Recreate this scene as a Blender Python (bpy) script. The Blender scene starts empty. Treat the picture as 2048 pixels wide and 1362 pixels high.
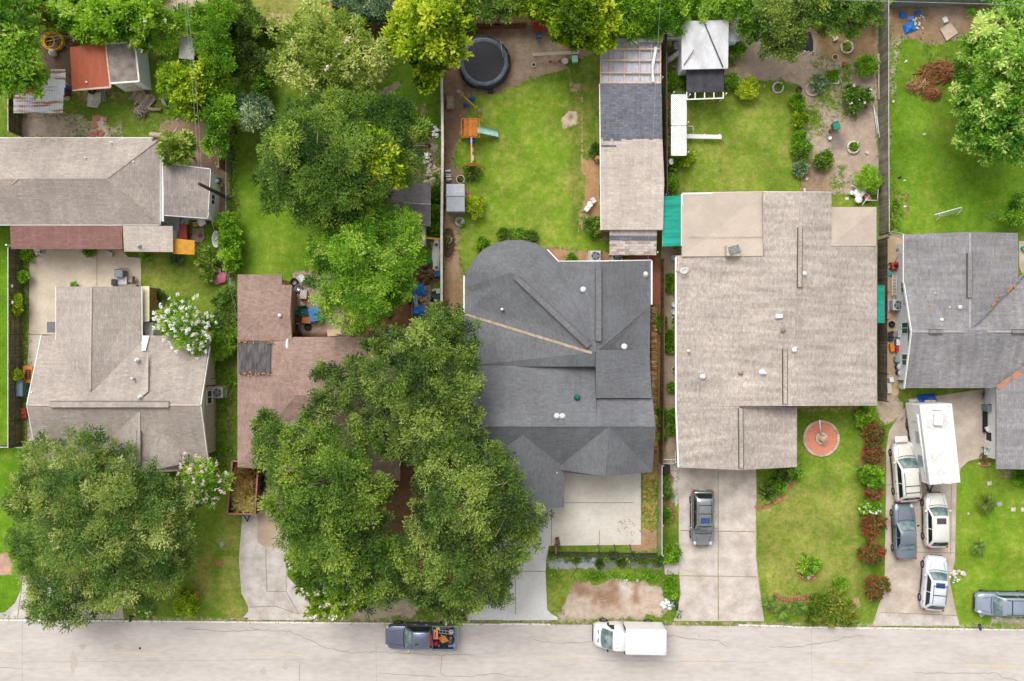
import bpy,math,random
import numpy as np
from mathutils import Vector,Matrix
R=math.radians
random.seed(7)
rng=np.random.default_rng(11)
SC=bpy.context.scene
COL=SC.collection
# --- camera, light, exposure
H=68.0;S=24.0
cam_d=bpy.data.cameras.new('camera');cam=bpy.data.objects.new('camera',cam_d);COL.objects.link(cam)
cam.location=(0,0,H);cam.rotation_euler=(0,0,0)
cam_d.sensor_width=36;cam_d.lens=18*H/(1024/S)
cam_d.clip_start=0.5;cam_d.clip_end=3000
SC.camera=cam
SC.render.resolution_x=1024;SC.render.resolution_y=681
W=bpy.data.worlds.new('World');SC.world=W;W.use_nodes=True
nt=W.node_tree;bg=nt.nodes['Background']
sky=nt.nodes.new('ShaderNodeTexSky');sky.sky_type='NISHITA';sky.sun_disc=False
SUN_EL,SUN_AZ=52,-25
sky.sun_elevation=R(SUN_EL);sky.sun_rotation=R(SUN_AZ);sky.dust_density=4.0;sky.air_density=1.0;sky.ozone_density=0.5
hs=nt.nodes.new('ShaderNodeHueSaturation');hs.inputs['Saturation'].default_value=0.03
nt.links.new(sky.outputs[0],hs.inputs['Color']);nt.links.new(hs.outputs[0],bg.inputs[0])
bg.inputs[1].default_value=0.15
sd=bpy.data.lights.new('sun','SUN');sd.energy=1.0;sd.angle=R(38);sd.color=(1,.95,.88)
sun=bpy.data.objects.new('sun',sd);COL.objects.link(sun)
dvec=Vector((math.sin(R(SUN_AZ))*math.cos(R(SUN_EL)),math.cos(R(SUN_AZ))*math.cos(R(SUN_EL)),math.sin(R(SUN_EL))))
sun.rotation_euler=dvec.to_track_quat('Z','Y').to_euler();sun.location=dvec*90
SC.view_settings.view_transform='Standard';SC.view_settings.look='None'
SC.view_settings.exposure=0.74;SC.view_settings.gamma=1
SC.view_settings.use_curve_mapping=False
EXPO=1.35
# --- picture to world
TX={'1':0,'2':500,'3':1010,'4':1528};TY={'A':0,'B':450,'C':902}
def q(t,x,y):return(TX[t[1]]+x/2.9615,TY[t[0]]+y/2.9615)
def Q(t,*a):return[q(t,a[i],a[i+1])for i in range(0,len(a),2)]
def P(u,v,z=0.0):
 k=(H-z)/H/S
 return Vector(((u-1024)*k,(681-v)*k,z))
def PT(t,x,y,z=0.0):return P(*q(t,x,y),z)
# --- colours and materials
def lin(c):
 c=c/255.0
 return c/12.92 if c<=.04045 else((c+.055)/1.055)**2.4
def A(r,g,b,k=1.0):return(lin(r)/EXPO*k,lin(g)/EXPO*k,lin(b)/EXPO*k,1)
MATS={}
def _new(name):
 m=bpy.data.materials.new(name);m.use_nodes=True
 n=m.node_tree.nodes;b=n['Principled BSDF'];MATS[name]=m
 return m,m.node_tree,n,m.node_tree.links,b
def mat(name,c1=None,c2=None,rough=.8,sc=3.0,metal=0.0,bump=0.0,tint=0.0,fine=.12,coat=0.0,spec=.3,emit=None,stretch=None,alpha=1.0,contrast=(.35,.65)):
 if name in MATS:return MATS[name]
 m,t,n,l,b=_new(name)
 b.inputs['Roughness'].default_value=rough;b.inputs['Metallic'].default_value=metal
 b.inputs['Specular IOR Level'].default_value=spec
 if coat:b.inputs['Coat Weight'].default_value=coat;b.inputs['Coat Roughness'].default_value=.08
 if c2 is None:c2=tuple(x*.8 for x in c1[:3])+(1,)
 tc=n.new('ShaderNodeTexCoord');src=tc.outputs['Object']
 if stretch:
  mp=n.new('ShaderNodeMapping');mp.inputs['Scale'].default_value=stretch;l.new(src,mp.inputs[0]);src=mp.outputs[0]
 ns=n.new('ShaderNodeTexNoise');ns.inputs['Scale'].default_value=sc;ns.inputs['Detail'].default_value=5;ns.inputs['Roughness'].default_value=.6
 l.new(src,ns.inputs['Vector'])
 mr=n.new('ShaderNodeMapRange');mr.inputs[1].default_value=contrast[0];mr.inputs[2].default_value=contrast[1];l.new(ns.outputs['Fac'],mr.inputs[0])
 mx=n.new('ShaderNodeMix');mx.data_type='RGBA';mx.inputs[6].default_value=c1;mx.inputs[7].default_value=c2
 l.new(mr.outputs[0],mx.inputs[0]);out=mx.outputs[2]
 if fine:
  n2=n.new('ShaderNodeTexNoise');n2.inputs['Scale'].default_value=sc*7;n2.inputs['Detail'].default_value=3;l.new(src,n2.inputs['Vector'])
  m2=n.new('ShaderNodeMapRange');m2.inputs[1].default_value=.3;m2.inputs[2].default_value=.7;m2.inputs[3].default_value=1-fine;m2.inputs[4].default_value=1+fine
  l.new(n2.outputs['Fac'],m2.inputs[0])
  mm=n.new('ShaderNodeMix');mm.data_type='RGBA';mm.blend_type='MULTIPLY';mm.inputs[0].default_value=1
  l.new(out,mm.inputs[6]);l.new(m2.outputs[0],mm.inputs[7]);out=mm.outputs[2]
 if tint:
  at=n.new('ShaderNodeAttribute');at.attribute_name='tint'
  m3=n.new('ShaderNodeMapRange');m3.inputs[3].default_value=1-tint;m3.inputs[4].default_value=1+tint*.6;l.new(at.outputs['Fac'],m3.inputs[0])
  mm=n.new('ShaderNodeMix');mm.data_type='RGBA';mm.blend_type='MULTIPLY';mm.inputs[0].default_value=1
  l.new(out,mm.inputs[6]);l.new(m3.outputs[0],mm.inputs[7]);out=mm.outputs[2]
 l.new(out,b.inputs['Base Color'])
 if bump:
  bp=n.new('ShaderNodeBump');bp.inputs['Strength'].default_value=bump;bp.inputs['Distance'].default_value=.05
  n3=n.new('ShaderNodeTexNoise');n3.inputs['Scale'].default_value=sc*4;n3.inputs['Detail'].default_value=4;l.new(src,n3.inputs['Vector'])
  l.new(n3.outputs['Fac'],bp.inputs['Height']);l.new(bp.outputs[0],b.inputs['Normal'])
 if alpha<1:b.inputs['Alpha'].default_value=alpha
 return m
def shingle(name,c1,c2,stain=None,row=.2,bw=.42,streak=.1,big=.12,tabs=.5):
 if name in MATS:return MATS[name]
 m,t,n,l,b=_new(name)
 b.inputs['Roughness'].default_value=.95;b.inputs['Specular IOR Level'].default_value=.15
 uv=n.new('ShaderNodeUVMap')
 br=n.new('ShaderNodeTexBrick');br.inputs['Scale'].default_value=1;br.inputs['Brick Width'].default_value=bw;br.inputs['Row Height'].default_value=row
 br.inputs['Mortar Size'].default_value=.018;br.inputs['Mortar Smooth'].default_value=.5;br.offset=.37
 br.inputs['Color1'].default_value=(0,0,0,1);br.inputs['Color2'].default_value=(1,1,1,1);br.inputs['Mortar'].default_value=(.1,.1,.1,1)
 l.new(uv.outputs[0],br.inputs['Vector'])
 mx=n.new('ShaderNodeMix');mx.data_type='RGBA';mx.inputs[6].default_value=c1;mx.inputs[7].default_value=c2
 ml=n.new('ShaderNodeMath');ml.operation='MULTIPLY';ml.inputs[1].default_value=tabs;l.new(br.outputs['Color'],ml.inputs[0])
 nz=n.new('ShaderNodeTexNoise');nz.inputs['Scale'].default_value=5;nz.inputs['Detail'].default_value=4;l.new(uv.outputs[0],nz.inputs['Vector'])
 md=n.new('ShaderNodeMapRange');md.inputs[1].default_value=.3;md.inputs[2].default_value=.7;md.inputs[3].default_value=0;md.inputs[4].default_value=1-tabs;l.new(nz.outputs['Fac'],md.inputs[0])
 ad=n.new('ShaderNodeMath');l.new(ml.outputs[0],ad.inputs[0]);l.new(md.outputs[0],ad.inputs[1]);l.new(ad.outputs[0],mx.inputs[0])
 out=mx.outputs[2]
 tc=n.new('ShaderNodeTexCoord')
 def mul(src,lo,hi,a=.32,bb=.68):
  nonlocal out
  r=n.new('ShaderNodeMapRange');r.inputs[1].default_value=a;r.inputs[2].default_value=bb;r.inputs[3].default_value=lo;r.inputs[4].default_value=hi;l.new(src,r.inputs[0])
  x=n.new('ShaderNodeMix');x.data_type='RGBA';x.blend_type='MULTIPLY';x.inputs[0].default_value=1;l.new(out,x.inputs[6]);l.new(r.outputs[0],x.inputs[7]);out=x.outputs[2]
 mp=n.new('ShaderNodeMapping');mp.inputs['Scale'].default_value=(2.2,.25,1);l.new(uv.outputs[0],mp.inputs[0])
 n1=n.new('ShaderNodeTexNoise');n1.inputs['Scale'].default_value=1;n1.inputs['Detail'].default_value=4;l.new(mp.outputs[0],n1.inputs['Vector']);mul(n1.outputs['Fac'],1-streak,1+streak*.5)
 n2=n.new('ShaderNodeTexNoise');n2.inputs['Scale'].default_value=.35;n2.inputs['Detail'].default_value=5;l.new(tc.outputs['Object'],n2.inputs['Vector']);mul(n2.outputs['Fac'],1-big,1+big)
 if stain:
  n4=n.new('ShaderNodeTexNoise');n4.inputs['Scale'].default_value=.8;n4.inputs['Detail'].default_value=6;n4.inputs['Roughness'].default_value=.7;l.new(tc.outputs['Object'],n4.inputs['Vector'])
  r=n.new('ShaderNodeMapRange');r.inputs[1].default_value=.56;r.inputs[2].default_value=.72;r.inputs[4].default_value=.6;l.new(n4.outputs['Fac'],r.inputs[0])
  x=n.new('ShaderNodeMix');x.data_type='RGBA';x.inputs[7].default_value=stain;l.new(r.outputs[0],x.inputs[0]);l.new(out,x.inputs[6]);out=x.outputs[2]
 l.new(out,b.inputs['Base Color'])
 bp=n.new('ShaderNodeBump');bp.inputs['Strength'].default_value=.6;bp.inputs['Distance'].default_value=.02;l.new(br.outputs['Fac'],bp.inputs['Height']);bp.invert=True;l.new(bp.outputs[0],b.inputs['Normal'])
 return m
def leafmat(name,*cols):
 """cols: dark to light leaf colours, picked per leaf by the tint attribute"""
 if name in MATS:return MATS[name]
 m,t,n,l,b=_new(name)
 at=n.new('ShaderNodeAttribute');at.attribute_name='tint'
 cr=n.new('ShaderNodeValToRGB');e=cr.color_ramp.elements
 while len(e)<len(cols):e.new(.5)
 for i,c in enumerate(cols):e[i].position=i/(len(cols)-1);e[i].color=c
 l.new(at.outputs['Fac'],cr.inputs[0]);l.new(cr.outputs[0],b.inputs['Base Color'])
 b.inputs['Roughness'].default_value=.6;b.inputs['Specular IOR Level'].default_value=.3
 tr=n.new('ShaderNodeBsdfTranslucent');l.new(cr.outputs[0],tr.inputs[0])
 ms=n.new('ShaderNodeMixShader');ms.inputs[0].default_value=.46
 o=n['Material Output'];l.new(b.outputs[0],ms.inputs[1]);l.new(tr.outputs[0],ms.inputs[2]);l.new(ms.outputs[0],o.inputs[0])
 return m
# --- objects
def tag(o,label=None,cat=None,group=None,kind=None):
 if label:o['label']=label
 if cat:o['category']=cat
 if group:o['group']=group
 if kind:o['kind']=kind
 return o
def thing(name,label,cat,loc=(0,0,0),group=None):
 o=bpy.data.objects.new(name,None);COL.objects.link(o);o.location=loc;o.empty_display_size=.3
 return tag(o,label,cat,group)
def wloc(p):
 v=Vector((0,0,0))
 while p is not None:v=v+p.location;p=p.parent
 return v
def kids(o):return[c for c in bpy.data.objects if c.parent==o]
def copy_tree(o,parent=None,_k=None):
 if _k is None:
  _k={}
  for c in bpy.data.objects:
   if c.parent:_k.setdefault(c.parent.name,[]).append(c)
 c=o.copy();COL.objects.link(c);c.parent=parent
 for ch in _k.get(o.name,[]):copy_tree(ch,c,_k)
 return c
class MB:
 def __init__(s):s.v=[];s.f=[];s.t=[];s.M=Matrix.Identity(4);s.tint=.5;s.sm=[];s.smooth=False
 def add(s,vs,fs,tint=None,smooth=None):
  o=len(s.v);s.v+=[tuple(s.M@Vector(x))for x in vs]
  for f in fs:s.f.append([i+o for i in f]);s.t.append(s.tint if tint is None else tint);s.sm.append(s.smooth if smooth is None else smooth)
  return s
 def quad(s,a,b,c,d,tint=None):return s.add([a,b,c,d],[(0,1,2,3)],tint)
 def box(s,c,d,rz=0,tint=None,taper=1.0,M=None):
  x,y,z=d[0]/2,d[1]/2,d[2]/2;vs=[]
  for k,zz in((1,-z),(taper,z)):
   for sx,sy in((-1,-1),(1,-1),(1,1),(-1,1)):vs.append(Vector((sx*x*k,sy*y*k,zz)))
  rot=M if M is not None else Matrix.Rotation(rz,3,'Z')
  vs=[rot@v+Vector(c)for v in vs]
  return s.add(vs,[(3,2,1,0),(4,5,6,7),(0,1,5,4),(1,2,6,5),(2,3,7,6),(3,0,4,7)],tint)
 def bar(s,a,b,w,h=None,tint=None,roll=0):
  a,b=Vector(a),Vector(b);d=b-a;L=d.length
  if L<1e-6:return s
  rot=d.to_track_quat('X','Z').to_matrix()
  if roll:rot=rot@Matrix.Rotation(roll,3,'X')
  return s.box((a+b)/2,(L,w,h or w),M=rot,tint=tint)
 def tube(s,pts,r,n=8,tint=None,cap=True,closed=False):
  pts=[Vector(p)for p in pts];N=len(pts);rs=r if hasattr(r,'__len__')else[r]*N
  vs=[];up=Vector((0,0,1))
  for i,p in enumerate(pts):
   if closed:d=pts[(i+1)%N]-pts[i-1]
   else:d=pts[min(i+1,N-1)]-pts[max(i-1,0)]
   d.normalize();a=d.cross(up)
   if a.length<.05:a=d.cross(Vector((0,1,0)))
   a.normalize();b=a.cross(d)
   for k in range(n):
    th=2*math.pi*k/n;vs.append(p+(a*math.cos(th)+b*math.sin(th))*rs[i])
  fs=[]
  for i in range(N if closed else N-1):
   j=(i+1)%N
   for k in range(n):fs.append((i*n+k,i*n+(k+1)%n,j*n+(k+1)%n,j*n+k))
  if cap and not closed:fs+=[tuple(range(n))[::-1],tuple(range((N-1)*n,N*n))]
  return s.add(vs,fs,tint,True)
 def lathe(s,prof,n=16,c=(0,0,0),tint=None,smooth=True,sx=1,sy=1,cap=True):
  vs=[];c=Vector(c)
  for r,z in prof:
   for k in range(n):
    th=2*math.pi*k/n;vs.append(c+Vector((r*math.cos(th)*sx,r*math.sin(th)*sy,z)))
  fs=[]
  for i in range(len(prof)-1):
   for k in range(n):fs.append((i*n+k,i*n+(k+1)%n,(i+1)*n+(k+1)%n,(i+1)*n+k))
  s.add(vs,fs,tint,smooth)
  if cap:
   m=len(prof)-1
   s.add([vs[k]for k in range(n)],[tuple(range(n))[::-1]],tint);s.add([vs[m*n+k]for k in range(n)],[tuple(range(n))],tint)
  return s
 def cyl(s,c,r,h,n=14,tint=None):return s.lathe([(r,0),(r,h)],n,c,tint)
 def blob(s,c,r,n=10,m=6,jit=0.0,tint=None,rs=None):
  vs=[];c=Vector(c);rx,ry,rz=r if hasattr(r,'__len__')else(r,r,r);g=rs or random
  for i in range(1,m):
   ph=math.pi*i/m
   for k in range(n):
    th=2*math.pi*k/n;j=1+g.uniform(-jit,jit)
    vs.append(c+Vector((rx*math.sin(ph)*math.cos(th)*j,ry*math.sin(ph)*math.sin(th)*j,rz*math.cos(ph)*j)))
  vs+=[c+Vector((0,0,rz)),c-Vector((0,0,rz))];T=len(vs)-2;fs=[]
  for i in range(m-2):
   for k in range(n):fs.append((i*n+k,(i+1)*n+k,(i+1)*n+(k+1)%n,i*n+(k+1)%n))
  for k in range(n):fs+=[(T,k,(k+1)%n),(T+1,(m-2)*n+(k+1)%n,(m-2)*n+k)]
  return s.add(vs,fs,tint,jit<.12)
 def torus(s,c,Rr,r,n=24,m=8,tint=None,wob=0,ph=0,sx=1,sy=1):
  c=Vector(c);pts=[c+Vector(((Rr+wob*math.sin(3*t+ph))*math.cos(t)*sx,(Rr+wob*math.cos(2*t+ph))*math.sin(t)*sy,0))for t in[2*math.pi*k/n for k in range(n)]]
  return s.tube(pts,r,m,tint,closed=True)
 def prism(s,poly,z0,z1,tint=None,tz=None):
  poly=[Vector((p[0],p[1],0))for p in poly];n=len(poly)
  ar=sum(poly[i].x*poly[(i+1)%n].y-poly[(i+1)%n].x*poly[i].y for i in range(n))
  if ar<0:poly=poly[::-1]
  vs=[(p.x,p.y,z0)for p in poly]+[(p.x,p.y,z1)for p in poly]
  fs=[tuple(range(n))[::-1],tuple(range(n,2*n))]+[(i,(i+1)%n,n+(i+1)%n,n+i)for i in range(n)]
  return s.add(vs,fs,tint)
 def slab(s,V,F,th=.14,tint=None):
  """surface V,F (up-facing) with thickness"""
  V=[Vector(x)for x in V];n=len(V);FF=[]
  for f in F:
   a,b,c=V[f[0]],V[f[1]],V[f[2]]
   nn=(b-a).cross(c-a)
   if len(f)>3:nn=nn+(V[f[2]]-a).cross(V[f[3]]-a)
   FF.append(tuple(f)if nn.z>0 else tuple(f)[::-1])
  E={}
  for f in FF:
   for i in range(len(f)):E[(f[i],f[(i+1)%len(f)])]=1
  fs=list(FF)+[tuple(i+n for i in f[::-1])for f in FF]
  for(a,b)in E:
   if(b,a)not in E:fs.append((b,a,a+n,b+n))
  return s.add(V+[v-Vector((0,0,th))for v in V],fs,tint)
 def build(s,name,m,parent=None,local=False):
  me=bpy.data.meshes.new(name);off=Vector((0,0,0))if(local or parent is None)else wloc(parent)
  vs=[(x-off.x,y-off.y,z-off.z)for x,y,z in s.v]
  me.from_pydata(vs,[],s.f);me.polygons.foreach_set('use_smooth',s.sm)
  a=me.attributes.new('tint','FLOAT','FACE');a.data.foreach_set('value',s.t)
  fin_uv(me)
  me.materials.append(m)
  o=bpy.data.objects.new(name,me);COL.objects.link(o)
  if parent is not None:o.parent=parent
  return o
def fin_uv(me):
 uv=me.uv_layers.new(name='uv');nl=len(me.loops);co=np.empty(len(me.vertices)*3);me.vertices.foreach_get('co',co);co=co.reshape(-1,3)
 li=np.empty(nl,dtype=np.int32);me.loops.foreach_get('vertex_index',li)
 pn=np.empty(len(me.polygons)*3);me.polygons.foreach_get('normal',pn);pn=pn.reshape(-1,3)
 tot=np.empty(len(me.polygons),dtype=np.int32);me.polygons.foreach_get('loop_total',tot);ln=np.repeat(pn,tot,axis=0)
 h=np.stack([-ln[:,1],ln[:,0],np.zeros(nl)],1);hl=np.linalg.norm(h,axis=1);bad=hl<.03;h[bad]=(1,0,0);hl[bad]=1;h/=hl[:,None]
 s=np.cross(ln,h);p=co[li]
 out=np.stack([(p*h).sum(1),(p*s).sum(1)],1);uv.data.foreach_set('uv',out.ravel().astype(np.float32))
def inset(poly,d):
 pts=[Vector((p[0],p[1]))for p in poly];n=len(pts)
 ar=sum(pts[i].x*pts[(i+1)%n].y-pts[(i+1)%n].x*pts[i].y for i in range(n))
 if ar<0:pts=pts[::-1]
 out=[]
 for i in range(n):
  a,b,c=pts[i-1],pts[i],pts[(i+1)%n]
  d1=(b-a).normalized();d2=(c-b).normalized();n1=Vector((-d1.y,d1.x));n2=Vector((-d2.y,d2.x))
  m=n1+n2;den=1+n1.dot(n2)
  out.append(b+m*(d/max(den,.25)))
 return out
# --- ground sheet with grass and bare earth painted as masks
def sdist(X,Y,poly):
 """signed distance (negative inside) from points to polygon, all in photo pixels"""
 d=np.full(X.shape,1e9);ins=np.zeros(X.shape,bool);n=len(poly)
 for i in range(n):
  x0,y0=poly[i];x1,y1=poly[(i+1)%n];ex,ey=x1-x0,y1-y0
  t=np.clip(((X-x0)*ex+(Y-y0)*ey)/(ex*ex+ey*ey+1e-9),0,1)
  d=np.minimum(d,np.hypot(X-x0-t*ex,Y-y0-t*ey))
  c=((y0>Y)!=(y1>Y))&(X<(x1-x0)*(Y-y0)/(y1-y0+1e-12)+x0);ins^=c
 return np.where(ins,-d,d)
def vnoise(X,Y,s,seed):
 g=np.random.default_rng(seed).random((96,96));x=X/s;y=Y/s
 xi=np.floor(x).astype(int);yi=np.floor(y).astype(int);fx=x-xi;fy=y-yi;fx=fx*fx*(3-2*fx);fy=fy*fy*(3-2*fy)
 a=g[xi%96,yi%96];b=g[(xi+1)%96,yi%96];c=g[xi%96,(yi+1)%96];d=g[(xi+1)%96,(yi+1)%96]
 return(a*(1-fx)+b*fx)*(1-fy)+(c*(1-fx)+d*fx)*fy
far=[70,100,160,300,600,1200]
gx=np.concatenate([-np.array(far[::-1]),np.arange(-45,45.01,.17),far]).astype(float)
gy=np.concatenate([-np.array(far[::-1]),np.arange(-31,31.01,.17),far]).astype(float)
GX,GY=np.meshgrid(gx,gy,indexing='ij');GU=GX*S+1024;GV=681-GY*S
dirt=np.zeros(GX.shape);dry=np.full(GX.shape,.45);lush=np.full(GX.shape,.5)
dc=np.zeros(GX.shape+(3,));dc[:]=A(176,158,138)[:3]
N1=vnoise(GU,GV,22,1)*.6+vnoise(GU,GV,9,2)*.4;N2=vnoise(GU,GV,60,3)*.6+vnoise(GU,GV,25,4)*.4
def paint(poly,what,val,fe=10,nz=10,col=None):
 global dirt,dry,lush,dc
 if what=='dirt':fe*=1.8;nz*=1.35
 us=[p[0]for p in poly];vs=[p[1]for p in poly];m=fe+nz+5
 i0,i1=np.searchsorted(gx,[(min(us)-m-1024)/S,(max(us)+m-1024)/S]);j0,j1=np.searchsorted(gy,[(681-max(vs)-m)/S,(681-min(vs)+m)/S])
 sl=(slice(max(i0-1,0),i1+1),slice(max(j0-1,0),j1+1))
 d=sdist(GU[sl],GV[sl],poly)+(N1[sl]-.5)*2*nz
 w=np.clip(.5-d/fe,0,1);w=w*w*(3-2*w)
 arr={'dirt':dirt,'dry':dry,'lush':lush}[what];arr[sl]=arr[sl]*(1-w)+val*w
 if col is not None:dc[sl]=dc[sl]*(1-w[...,None])+np.array(col[:3])*w[...,None]
def box_(u0,v0,u1,v1):return[(u0,v0),(u1,v0),(u1,v1),(u0,v1)]
TAN=A(184,165,146);BRN=A(150,122,98);DKB=A(118,98,80);SAND=A(204,188,168);CLAY=A(186,158,122);GRY=A(172,166,158)
paint(box_(470,190,640,640),'lush',.9,20,8);paint(box_(470,190,640,640),'dry',.3,20,8)
paint(box_(900,165,1205,540),'lush',.9,20,8);paint(box_(900,165,1205,540),'dry',.5,20,8)
paint(box_(1140,140,1202,470),'lush',.45,12,6);paint(box_(1140,160,1202,470),'dry',.62,14,6)
paint(box_(1345,180,1600,385),'lush',.7,10,6);paint(box_(1345,180,1600,385),'dry',.58,10,6)
paint(box_(1775,80,2060,470),'lush',.72,10,6);paint(box_(1775,80,2060,470),'dry',.25,10,6)
paint(box_(1515,810,1770,1250),'lush',.6,10,8);paint(box_(1515,980,1725,1220),'dry',.8,40,20)
paint(box_(1905,930,2070,1255),'lush',.95,10,8);paint(box_(1905,930,2070,1255),'dry',.35,10,8)
paint(box_(-40,450,16,1230),'lush',.8,4,2);paint(box_(-40,450,16,1230),'dry',.05,4,2);paint(box_(-40,890,45,1240),'lush',.85,4,2);paint(box_(-40,890,45,1240),'dry',.1,4,2)
paint(box_(340,980,480,1240),'lush',.6,14,8);paint(box_(340,980,480,1240),'dry',.35,14,8);paint(box_(385,1100,425,1200),'dry',.8,30,14);paint(box_(440,1000,485,1240),'dry',.75,30,10)
paint(box_(285,510,430,620),'lush',.5,12,8);paint(box_(300,520,400,600),'dry',.7,30,22);paint(box_(430,680,470,960),'lush',.35,10,6)
paint(box_(160,200,340,275),'lush',.35,14,10);paint(box_(100,60,330,275),'dry',.4,14,10)
paint(box_(470,120,890,340),'lush',.4,20,12);paint(box_(760,120,885,420),'dry',.2,20,12)
paint(Q('A1',90,655,420,650,560,700,700,740,720,820,60,820),'dirt',.62,14,14,TAN)
paint(Q('A1',130,700,390,700,400,800,110,815),'dirt',.95,14,8,A(196,176,160))
paint(Q('A1',545,680,620,690,640,820,540,820),'dirt',.95,6,3,A(205,182,165))
paint(Q('A1',240,190,520,190,430,560,260,420),'dirt',.9,10,6,DKB)
paint(Q('A1',410,530,680,500,640,600,480,640),'dirt',.6,10,8,BRN)
paint(Q('A1',880,560,1000,760,900,790,760,700),'dirt',.3,12,12,TAN)
paint(Q('A1',1040,690,1370,700,1370,1320,1230,1320,1120,950,960,900,900,800),'dirt',.9,10,8,A(160,135,112))
paint(Q('A1',930,-40,1330,-40,1320,80,1000,95),'dirt',1,6,4,A(200,176,160))
paint(box_(-30,-40,340,70),'dirt',.5,20,12,DKB)
paint(Q('A2',-40,-40,560,-40,520,30,240,150,60,150),'dry',.95,10,8);paint(Q('A2',100,50,250,60,250,150,100,150),'dirt',.6,12,8,A(190,170,120))
paint(Q('A2',-10,160,260,165,220,260,0,280),'dirt',.85,8,5,A(130,100,75))
paint(Q('A2',600,60,900,60,880,200,620,200),'dirt',.9,12,6,A(125,95,75))
paint(Q('A2',730,560,880,470,900,500,790,590,770,700,730,700),'dirt',.9,6,4,A(150,130,105))
paint(Q('A2',1005,610,1045,610,1045,690,1005,690),'dirt',.8,9,4,A(170,145,105))
paint(Q('A2',930,780,1120,780,1130,1140,930,1140),'dirt',.6,14,12,A(130,118,95))
paint([(886,40),(1215,40),(1210,105),(1140,118),(1125,140),(1060,158),(1015,178),(985,190),(935,186),(920,240),(912,262),(900,330),(925,345),(925,440),(908,490),(888,500)],'dirt',1,8,5,A(156,128,106))
paint([(1020,60),(1130,70),(1140,110),(1110,145),(1020,160)],'dirt',1,22,10,A(182,160,138))
paint([(886,45),(960,45),(940,200),(905,330),(886,340)],'dirt',1,22,10,A(138,112,92))
paint([(886,400),(925,400),(920,500),(928,620),(886,640)],'dirt',.92,10,6,A(190,162,128));paint([(886,560),(928,555),(930,615),(886,612)],'dirt',1,8,3,A(180,150,112))
paint([(898,470),(925,470),(923,500),(898,500)],'dry',.9,10,6)
paint(Q('A3',365,395,385,395,400,490,450,490,450,540,395,545),'dirt',.75,4,3,CLAY);paint(Q('A3',450,560,466,560,464,1020,450,1020),'dirt',.75,4,3,A(190,165,110))
paint(Q('A3',330,700,380,655,430,665,425,730,350,755),'dirt',.95,8,4,A(214,190,166));paint(Q('A3',380,680,400,680,400,702,380,702),'dirt',1,4,1,A(140,110,85))
paint(Q('A3',460,945,575,945,575,1290,475,1300,455,1260,478,1040,455,1030),'dirt',.95,4,4,A(184,146,106));paint(Q('A3',420,1260,480,1230,480,1361,430,1361),'dirt',.6,10,6,CLAY)
paint(Q('A3',500,600,565,560,565,830,520,830),'dirt',.35,12,10,CLAY)
paint(Q('B3',-60,60,0,90,280,130,320,210,-120,210),'dirt',.35,6,4,BRN);paint(Q('B3',250,130,620,170,620,215,300,215),'dirt',.9,6,4,A(182,145,108));paint(Q('B3',520,30,625,30,625,90,560,90),'dirt',.7,8,4,CLAY)
paint([(1455,20),(1757,20),(1757,388),(1610,388),(1602,300),(1600,175),(1560,160),(1470,158),(1480,130),(1462,120)],'dirt',.93,8,6,A(184,164,146))
paint([(1625,50),(1755,50),(1755,120),(1680,120),(1640,115)],'dirt',.95,10,6,A(160,132,100))
for(a,b,c,d,vv)in((1640,120,1700,240,.45),(1620,180,1660,260,.4),(1640,345,1680,382,.4),(1690,170,1720,220,.5)):paint(box_(a,b,c,d),'dirt',vv,20,18)
paint(Q('A4',360,790,480,790,500,890,400,900),'dirt',1,8,4,A(140,128,120));paint([(1600,320),(1660,330),(1660,388),(1605,388)],'dirt',.9,10,8,A(160,135,112))
paint([(1328,60),(1370,60),(1370,200),(1330,205)],'dirt',.45,10,8,BRN);paint([(1328,190),(1343,190),(1343,330),(1328,340)],'dirt',.6,5,3,A(170,115,75));paint(Q('A3',1300,400,1380,400,1380,440,1300,440),'dirt',1,5,3,A(190,168,140))
paint([(1365,200),(1372,200),(1372,380),(1365,380)],'lush',.3,10,4)
for(x,y)in((1300,730),(1180,860),(1320,860),(1135,1075),(1290,790)):paint(Q('A3',x-40,y-30,x+40,y-30,x+40,y+30,x-40,y+30),'dirt',.22,16,8,CLAY)
paint([(1776,14),(2060,10),(2060,60),(1930,70),(1880,95),(1810,75),(1776,90)],'dirt',.9,12,8,A(160,132,105));paint([(1860,20),(1925,15),(1925,45),(1870,45)],'dirt',.9,15,6,A(190,165,145))
paint([(1776,90),(1800,80),(1792,190),(1776,215)],'dirt',.55,12,10,A(190,178,150));paint([(1776,225),(1785,225),(1783,350),(1776,350)],'dirt',.5,6,6,TAN);paint([(1776,360),(1830,380),(1830,440),(1776,462)],'dirt',.45,20,16,A(165,130,95))
paint([(1960,420),(2020,425),(2000,450),(1970,445)],'dirt',.35,12,8,TAN);paint([(1840,95),(1920,105),(1900,200),(1850,190)],'dirt',.4,25,14,BRN)
paint([(1296,515),(1325,515),(1325,960),(1296,960)],'dirt',1,3,1,A(140,112,70));paint([(1325,500),(1356,500),(1356,950),(1325,950)],'dirt',1,4,2,A(184,160,138));paint([(1325,800),(1334,800),(1334,950),(1325,950)],'dirt',.3,5,3)
paint([(1757,470),(1812,470),(1812,800),(1757,800)],'dirt',1,5,2,A(196,174,146));paint([(1772,540),(1795,540),(1795,600),(1772,600)],'dirt',.1,8,4);paint([(1750,780),(1800,780),(1810,830),(1770,850),(1745,810)],'dirt',.9,6,4,A(190,172,150));paint([(1795,772),(1870,774),(1870,795),(1800,800)],'dirt',.15,6,4)
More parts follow.
